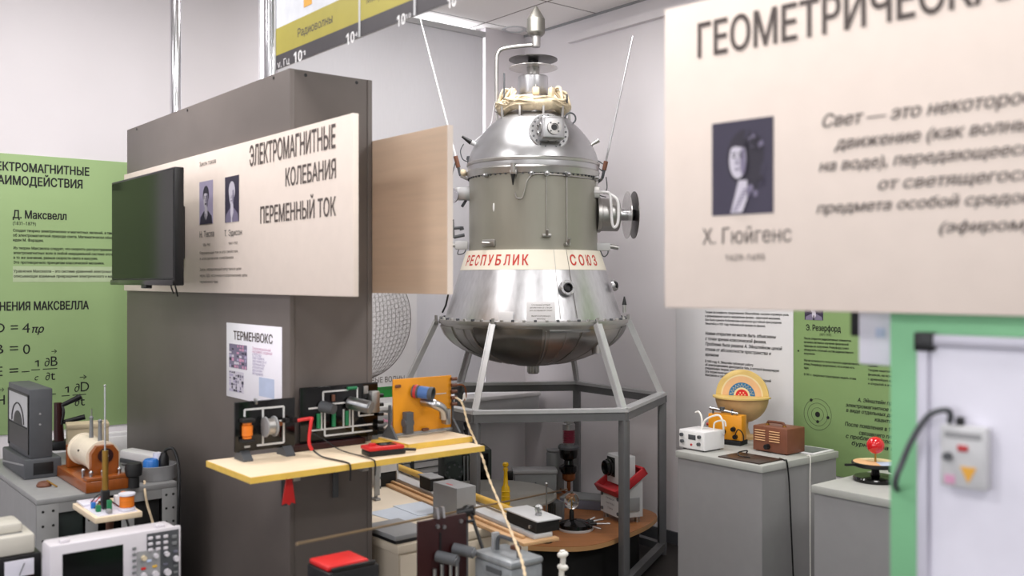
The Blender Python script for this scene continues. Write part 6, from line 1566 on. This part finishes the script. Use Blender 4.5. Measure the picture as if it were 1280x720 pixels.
# beige box behind the coil
c = at_h(88, 588, RH)
e = thing('cream_box', 'cream cardboard-coloured box behind the induction coil', 'box', (c.x-0.03, 4.02, RH), RA-0.2)
MB().bx(-0.085, 0.075, 0, 0.1, 0, 0.145, 0.004).build('box', 'box_cream', e)
MB().bx(-0.087, 0.077, -0.002, 0.102, 0.128, 0.148, 0.003).build('lid', 'box_cream', e)
# induction coil
c = at_h(105, 618, RH)
e = thing('induction_coil', 'induction coil with cream roll on an orange wooden base', 'induction coil', (c.x, c.y+0.004, RH), RB)
il, iw, ih = 0.4, 0.165, 0.04
MB().bx(-il, 0, 0.004, iw, 0, ih, 0.004).build('wooden_base', 'orange_wood', e)
xa, xb = -0.33, -0.085; zc2 = ih+0.066; yc = iw*0.52
MB().lathe([(0, 0), (0.06, 0), (0.06, 0.012), (0.054, 0.014), (0.054, xb-xa-0.014), (0.06, xb-xa-0.012), (0.06, xb-xa), (0, xb-xa)], 40, (xa, yc, zc2), (1, 0, 0)).build('cream_roll', 'coil_cream', e)
MB().prism([(yc-0.047, ih), (yc+0.047, ih), (yc+0.047, zc2+0.02), (yc+0.028, zc2+0.047), (yc-0.028, zc2+0.047), (yc-0.047, zc2+0.02)], xb, xb+0.028, 'yz').build('end_block', 'orange_wood', e)
MB().cyl((xb+0.028, yc, zc2+0.012), (xb+0.036, yc, zc2+0.012), 0.026, n=24).build('core_disc', 'dark_red', e)
MB().cyl((xb+0.036, yc, zc2+0.012), (xb+0.044, yc, zc2+0.012), 0.008, n=14).build('core_pin', 'steel', e)
MB().bx(xa-0.02, xa+0.004, yc-0.06, yc+0.06, ih, zc2+0.02, 0.004).build('rear_block', 'orange_wood', e)
for x in (-0.23, -0.12): MB().cyl((x, yc, zc2+0.05), (x, yc, zc2+0.125), 0.008, 0.006, n=12).sph((x, yc, zc2+0.128), 0.008, 10).build('discharge_post', 'grey_metal', e)
MB().cyl((-0.23, yc, zc2+0.128), (-0.3, yc+0.02, zc2+0.15), 0.003, n=8).build('spark_wire', 'steel', e)
MB().cyl((-0.2, yc-0.05, zc2+0.015), (-0.2, yc-0.056, zc2+0.016), 0.004, n=8).build('roll_screw', 'black', e)
for x, y in ((-0.03, 0.03), (-0.03, 0.07), (-0.09, 0.02), (-0.04, 0.13)): MB().cyl((x, y, ih), (x, y, ih+0.022), 0.006, n=12).sph((x, y, ih+0.026), 0.008, 10).build('terminal', 'steel', e)
MB().bx(-0.05, 0.0, 0.008, iw-0.01, ih, ih+0.012, 0.002).build('interrupter_base', 'orange_wood', e)
# small tool lying on the rack corner
c = at_h(55, 608, RH)
e = thing('small_tool', 'little brown knob with a brass pin on the rack corner', 'tool', (c.x, c.y, RH), 0.6)
MB().lathe([(0, 0), (0.024, 0), (0.026, 0.006), (0.02, 0.016), (0.008, 0.02), (0, 0.02)], 24).build('knob', 'brown', e)
MB().cyl((0.01, 0, 0.02), (0.035, -0.05, 0.004), 0.003, n=8).build('pin', 'brass', e)
# grey round dish
c = at_h(191, 603, RH); ks = 3.6/1200
cy = 3.61; cx_ = (191-640)/1200*cy
e = thing('round_dish', 'grey round dish with cables in it at the pillar end of the rack', 'dish', (cx_-0.0, cy+0.02, RH))
rd = 26*ks
MB().lathe([(0, 0), (rd*0.96, 0), (rd, 0.006), (rd, 0.05), (rd*1.02, 0.054), (rd*0.97, 0.055), (rd*0.95, 0.012), (0, 0.01)], 48).build('dish', 'grey_mid', e)
MB().cyl((-0.0, -0.01, 0.035), (0.018, -0.03, 0.075), 0.022, n=20).build('blue_plug', 'bright_blue', e) if False else None
e2 = thing('blue_socket', 'bright blue round plug resting in the grey dish', 'plug', (cx_-0.002, cy-0.015, RH+0.012), 0.4)
MB().lathe([(0, 0), (0.026, 0), (0.028, 0.01), (0.028, 0.06), (0.022, 0.068), (0, 0.068)], 28).build('blue_body', 'bright_blue', e2)
MB().lathe([(0, 0.06), (0.018, 0.062), (0.02, 0.085), (0, 0.09)], 24, (0.02, 0.02, 0), (0.1, 0.1, 1)).build('clear_cap', 'lilac_white', e2)
e3 = thing('black_plug', 'black plug with thick cable standing in the grey dish', 'plug', (cx_+0.042, cy+0.0, RH+0.012))
MB().lathe([(0, 0), (0.016, 0), (0.018, 0.01), (0.018, 0.07), (0.01, 0.09), (0, 0.09)], 20).build('body', 'black', e3)
p_ = [at_Y(206, 570, cy), at_Y(208, 562, cy), at_Y(216, 561, cy), at_Y(222, 575, cy-0.02), at_Y(224, 600, cy-0.06), at_Y(223.5, 622, cy-0.08), at_Y(222.5, 660, cy-0.08)]
p_[0].z = RH+0.1
cord('black_cable', 'thick black cable looping from the dish down past the rack', p_, 0.006, 'black', 8)
p_ = [at_Y(176, 584, 3.7), at_Y(180, 592, 3.62), at_Y(181, 612, 3.5), at_Y(184, 630, 3.49), at_Y(190, 650, 3.49), at_Y(193, 664, 3.49)]
cord('thin_cream_cord', 'thin cream cord hanging in front of the rack opening', p_, 0.0045, 'rope', 8)
# black round knob
c = at_h(168, 604, RH)
e = thing('rubber_bung', 'black rubber bung between the induction coil and the dish', 'bung', ((167-640)/1200*3.47, 3.47, RH))
zk = lambda py: 1.5+(350-py)*3.47/1200-RH
MB().lathe([(0, 0), (0.02, 0), (0.02, zk(596)), (0.028, zk(594)), (0.031, zk(585)), (0.026, zk(579)), (0, zk(578))], 28).build('bung', 'rubber', e)
# long white box behind
e = thing('long_white_box', 'long white appliance box behind the grey dish', 'box', (-1.6, 3.9, RH), math.radians(-36))
MB().bx(0, 0.24, 0.0, 0.07, 0, 0.062, 0.014).build('body', 'white_plastic', e)
MB().bx(0.02, 0.22, -0.006, 0.003, 0.012, 0.03, 0.002).build('front_strip', 'grey_dark', e)

# ------------------------------------------------------------------ little circuit board on a stand
c = at_h(119, 648, 0.755)
e = thing('circuit_stand', 'small wooden board of electronics with a tall telescopic aerial', 'circuit stand', (c.x, c.y, 0), RB)
zb = 0.737
bl_, bw_ = 0.26, 0.145
MB().bx(-bl_, 0, 0, bw_, zb, zb+0.018, 0.002).build('wooden_board', 'shelf_top', e)
MB().bx(-bl_+0.07, -0.012, 0.012, bw_-0.012, zb+0.018, zb+0.021).build('breadboard', 'lilac_white', e, smooth=False)
MB().bx(-bl_+0.01, -bl_+0.09, 0.01, bw_-0.05, zb+0.021, zb+0.028, 0.001).build('breadboard', 'lilac_white', e)
MB().cyl((-0.1, bw_*0.5, 0.02), (-0.1, bw_*0.5, zb), 0.012, n=16).build('column', 'brown', e)
MB().lathe([(0, 0.0), (0.12, 0.0), (0.12, 0.012), (0.015, 0.03), (0, 0.03)], 32, (-0.1, bw_*0.5, 0)).build('foot', 'black', e)
pt = at_Y(132, 630, c.y+0.05)
lx, ly = -0.105, 0.06
zA = lambda py: 1.5+(350-py)*(c.y+0.05)/1200
MB().bx(lx-0.014, lx+0.014, ly-0.012, ly+0.012, zb+0.02, zA(618), 0.004).build('aerial_clamp', 'black', e)
MB().cyl((lx, ly, zA(622)), (lx, ly, zA(568)), 0.0095, n=18).build('brass_tube', 'brass', e)
tip = Vector((lx-0.02, ly+0.005, zA(486)))
MB().cyl((lx, ly, zA(570)), tip, 0.003, 0.002, n=12).sph(tip, 0.004, 10).build('aerial_rod', 'steel', e)
MB().lathe([(0, 0), (0.026, 0), (0.026, 0.006), (0.02, 0.007), (0.02, 0.045), (0.026, 0.046), (0.026, 0.052), (0, 0.052)], 28, (-0.045, 0.11, zb+0.022)).build('coil_bobbin', 'lilac_white', e)
MB().lathe([(0.02, 0.008), (0.0225, 0.009), (0.0225, 0.043), (0.02, 0.044)], 28, (-0.045, 0.11, zb+0.022)).build('orange_winding', 'coil_orange', e)
for (x, y, m, sx, sz) in ((-0.13, 0.03, 'bright_blue', 0.012, 0.02), (-0.075, 0.03, 'pcb_green', 0.018, 0.02), (-0.17, 0.09, 'brown', 0.03, 0.014), (-0.2, 0.05, 'pink_print', 0.03, 0.01), (-0.06, 0.06, 'pcb_green', 0.014, 0.035), (-0.15, 0.06, 'brass', 0.02, 0.016), (-0.03, 0.05, 'grey_mid', 0.03, 0.012), (-0.12, 0.1, 'white', 0.02, 0.035), (-0.115, 0.12, 'coil_orange', 0.012, 0.045)):
    MB().box((x, y, zb+0.021+sz/2), (sx, 0.014, sz), 0.002).build('component', m, e)
for k in range(3): MB().tube(spline([(-0.18+0.03*k, 0.03, zb+0.021), (-0.17+0.03*k, 0.06, zb+0.055), (-0.13+0.03*k, 0.08, zb+0.04), (-0.12+0.03*k, 0.1, zb+0.021)], 5), 0.0018, 5).build('jumper_wire', ['black', 'red', 'black'][k], e)
MB().tube(spline([(-0.02, 0.1, zb), (-0.01, 0.11, zb-0.05), (0.03, 0.1, zb-0.12), (0.05, 0.1, 0.3)], 6), 0.004, 6).build('cable', 'black', e)

# ------------------------------------------------------------------ instruments on the low desk, bottom left
DH = 0.64
e = thing('low_desk', 'dark low desk under the oscilloscope at the lower left', 'desk', P(2.35, -0.15, 0), RA)
MB().bx(0, 1.14, 0, 0.5, DH-0.025, DH, 0.003).build('desk_top', 'grey_dark', e)
for x, y in ((0.03, 0.03), (1.11, 0.03), (0.03, 0.47), (1.11, 0.47)): MB().bx(x-0.02, x+0.02, y-0.02, y+0.02, 0, DH-0.0252, 0.002).build('leg', 'grey_dark', e)
# oscilloscope
q = D12(Vector(((62-640)/1200*2.5, 2.5, 0)))
s0, zt = onA(62.5, 683, q[0]); s1, _ = onA(226.5, 660, q[0])
e = thing('oscilloscope', 'white oscilloscope with a dark screen and rows of knobs', 'oscilloscope', P(q[0], s0, DH), RA)
ow, oh = s1-s0, zt-DH
MB().bx(0, ow, 0, 0.012, 0.006, oh, 0.006).bx(0.004, ow-0.004, 0.012, 0.11, 0.01, oh-0.006, 0.01).build('case', 'scope_white', e)
xx = lambda px: onA(px, 690, q[0])[0]-s0
def zz_(px, py): return onA(px, py, q[0])[1]-DH
MB().bx(xx(78), xx(154), -0.001, 0.003, 0.03, zz_(78, 693), 0.0005).build('screen', 'black_gloss', e, smooth=False)
MB().bx(xx(183.5), xx(223.5), -0.0012, 0.002, 0.015, zz_(184, 667.5), 0.0005).build('button_panel', 'grey_dark', e, smooth=False)
MB().bx(xx(171), xx(200), -0.0022, 0.0, 0.012, zz_(172, 690), 0.0005).build('control_panel', 'grey_mid', e, smooth=False)
for i in range(3):
    for j in range(3):
        px, py = 187.5+9.5*i, 672.5-1.2*i+7.2*j; MB().box((xx(px), -0.004, zz_(px, py)), (0.0125, 0.006, 0.0085), 0.002).build('button', 'scope_white', e)
for j in range(2): MB().box((xx(217.5), -0.003, zz_(217.5, 670.5+8.2*j)), (0.014, 0.004, 0.01), 0.003).build('button', 'grey_metal', e)
for px, py, m, r in ((194, 694, 'scope_white', 0.0065), (207.5, 691.5, 'scope_white', 0.007), (219.5, 697.5, 'scope_white', 0.008), (208.5, 714.5, 'scope_white', 0.0095), (193.5, 717, 'scope_white', 0.009), (179, 697, 'box_cream', 0.007), (179, 719, 'scope_white', 0.008)):
    MB().cyl((xx(px), -0.002, zz_(px, py)), (xx(px), -0.014, zz_(px, py)), r, r*0.92, n=20).build('knob', m, e)
for px, py, m in ((179, 710.5, 'red'), (193, 707.5, 'yellow'), (186, 701, 'blue_print'), (206.5, 705, 'slate'), (219, 689, 'slate'), (219, 707, 'grey_metal'), (219, 715, 'grey_metal')): MB().box((xx(px), -0.003, zz_(px, py)), (0.013, 0.003, 0.007), 0.0015).build('key', m, e)
for j in range(5): MB().box((xx(167.5), -0.003, zz_(167.5, 685.5+7.5*j)), (0.0105, 0.004, 0.008), 0.002).build('menu_key', 'grey_metal', e)
for px in (85, 206): MB().bx(xx(px)-0.012, xx(px)+0.012, 0.03, 0.05, oh-0.008, oh+0.004, 0.003).build('handle_stub', 'scope_white', e)
for x in (0.03, ow-0.03): MB().bx(x-0.012, x+0.012, 0.02, 0.09, 0, 0.0105, 0.002).build('foot', 'rubber', e)
# dual dial meter and white device on it
c = at_Y(52, 690, 2.72)
mc = D12(c)
e = thing('dual_meter', 'black box with two small white dials at the lower left edge', 'meter', P(mc[0], mc[1]-0.23, DH), RA)
mh = c.z-DH
MB().bx(0, 0.23, 0, 0.16, 0, mh, 0.004).build('case', 'black', e)
for x0 in (0.035, 0.135):
    MB().bx(x0, x0+0.075, -0.003, 0.001, mh-0.058, mh-0.012, 0.001).build('dial', 'lilac_white', e, smooth=False)
    MB().cyl((x0+0.037, -0.0035, mh-0.054), (x0+0.05, -0.0035, mh-0.022), 0.0012, n=6).build('needle', 'ink', e)
MB().cyl((0.205, -0.001, mh-0.075), (0.205, -0.012, mh-0.075), 0.009, n=16).build('red_button', 'red', e)
e = thing('white_recorder', 'white stepped device lying on top of the dual-dial black box', 'device', P(mc[0]+0.005, mc[1]-0.24, DH+mh), RA)
MB().bx(0, 0.225, 0, 0.14, 0, 0.055, 0.008).build('lower_body', 'recorder_white', e)
MB().bx(0.0, 0.2, 0.03, 0.14, 0.055, 0.085, 0.01).build('upper_body', 'recorder_white', e)
MB().bx(0.06, 0.2, 0.031, 0.06, 0.052, 0.056, 0.001).build('shadow_gap', 'grey_mid', e)
MB().bx(-0.0, 0.228, 0.005, 0.13, -0.001, 0.003).build('base_gasket', 'grey_dark', e) if False else None
# cable bundle at the far left
pts = [at_Y(2, 588, 3.05), at_Y(18, 602, 3.0), at_Y(27, 622, 2.95), at_Y(30, 640, 2.9), at_Y(33, 655, 2.88)]

# ------------------------------------------------------------------ sub-parts: a small piece goes under the part it sits on
NEST = {
 'spacecraft': [('rim_bolt', 'rim_flange'), ('flange_bolt', 'dome_flange'), ('hatch_bolt', 'hatch_flange'), ('cover_opening', 'housing_cover'), ('cover_bolt', 'housing_cover'), ('letter', 'lettered_band'),
   ('porthole_bolt', 'porthole'), ('porthole_tube', 'porthole'), ('nozzle_flutes', 'bottom_nozzle'), ('shield_rib', 'heat_shield_bowl'), ('shield_panel', 'heat_shield_bowl'), ('bright_strip', 'heat_shield_bowl'), ('card_text', 'information_card'),
   ('nozzle_lip', 'side_nozzle'), ('terminal_cap', 'cable_terminal'), ('bump', 'grey_cylinder'), ('conduit_clamp', 'conduit'), ('whip_grip', 'whip_rod'), ('sensor_tip', 'sensor_box'), ('sensor_lead', 'sensor_box'), ('instrument_mount', 'instrument_box'), ('feeler_cone', 'feeler_base'), ('ring_bracket', 'cable_ring')],
 'hexagonal_stand': [('strut_foot', 'strut'), ('strut_bolt', 'strut')],
 'display_pillar': [('fixing_screw', 'side_panels')],
 'television': [('screen', 'casing'), ('lower_bezel', 'casing'), ('rear_housing', 'casing'), ('sensor', 'casing')],
 'circuit_board_panel': [('trace_strip', 'panel'), ('coil_bobbin', 'orange_coil'), ('winding', 'wire_spool'), ('can_lid', 'capacitor_can'), ('blue_winding', 'coil_former'), ('red_winding', 'coil_former'), ('capacitor_face', 'capacitor')],
 'multimeter': [('display', 'upper_case'), ('selector_knob', 'upper_case')],
 'oscilloscope': [('screen', 'case'), ('button', 'button_panel'), ('key', 'control_panel'), ('menu_key', 'case'), ('handle_stub', 'case')],
 'power_supply': [('display', 'front_panel'), ('knob', 'front_panel'), ('jack', 'front_panel')],
 'brown_metal_box': [('handle_mount', 'handle'), ('louvre', 'case')],
 'whiteboard': [('corner_cap', 'rim')],
 'control_box': [('cable_gland', 'case'), ('name_strip', 'case'), ('label', 'case'), ('warning_triangle', 'case')],
 'demonstration_meter': [('scale_arc', 'dial'), ('movement_cover', 'dial'), ('dial_frame', 'dial'), ('screw', 'case')],
 'dual_meter': [('needle', 'dial')],
 'perforated_rack': [('hole_row', 'upright')],
 'sphere_section_model': [('peach_layer', 'rear_quarter'), ('blue_layer', 'rear_quarter'), ('red_core', 'rear_quarter'), ('layer_line', 'rear_quarter'), ('zigzag_line', 'rear_quarter'), ('core_dot', 'rear_quarter')],
 'orbit_model': [('coloured_sector', 'disc_rim')],
 'projection_instrument': [('lens', 'camera_body'), ('camera_front', 'camera_body'), ('top_knob', 'camera_body'), ('label_text', 'body'), ('corner_screw', 'body')],
 'glass_bulb_stand': [('filament', 'bulb'), ('prong_sleeve', 'metal_prong')],
 'rail_slider': [('filament', 'lamp_bulb')],
 'enamelled_box': [('handle_post', 'handle')],
 'dark_apparatus': [('housing_bolt', 'round_housing')],
 'induction_coil': [('core_pin', 'core_disc'), ('roll_screw', 'cream_roll')],
 'circuit_stand': [('orange_winding', 'coil_bobbin'), ('brass_tube', 'aerial_clamp'), ('component', 'breadboard')],
 'vacuum_tube': [('copper_ring', 'lower_body')],
}
def kind_of(o): return o.name.split('.')[0]
def mid(o):
    v = [Vector(c) for c in o.bound_box]; return sum(v, Vector())/8
for root in [o for o in SC.objects if o.parent is None and o.type == 'EMPTY']:
    kids = list(root.children)
    for sub, host in NEST.get(kind_of(root), []):
        hosts = [k for k in kids if kind_of(k) == host]
        if not hosts: continue
        for k in kids:
            if kind_of(k) == sub and k.location.length < 1e-6:
                k.parent = min(hosts, key=lambda h: (mid(h)-mid(k)).length)
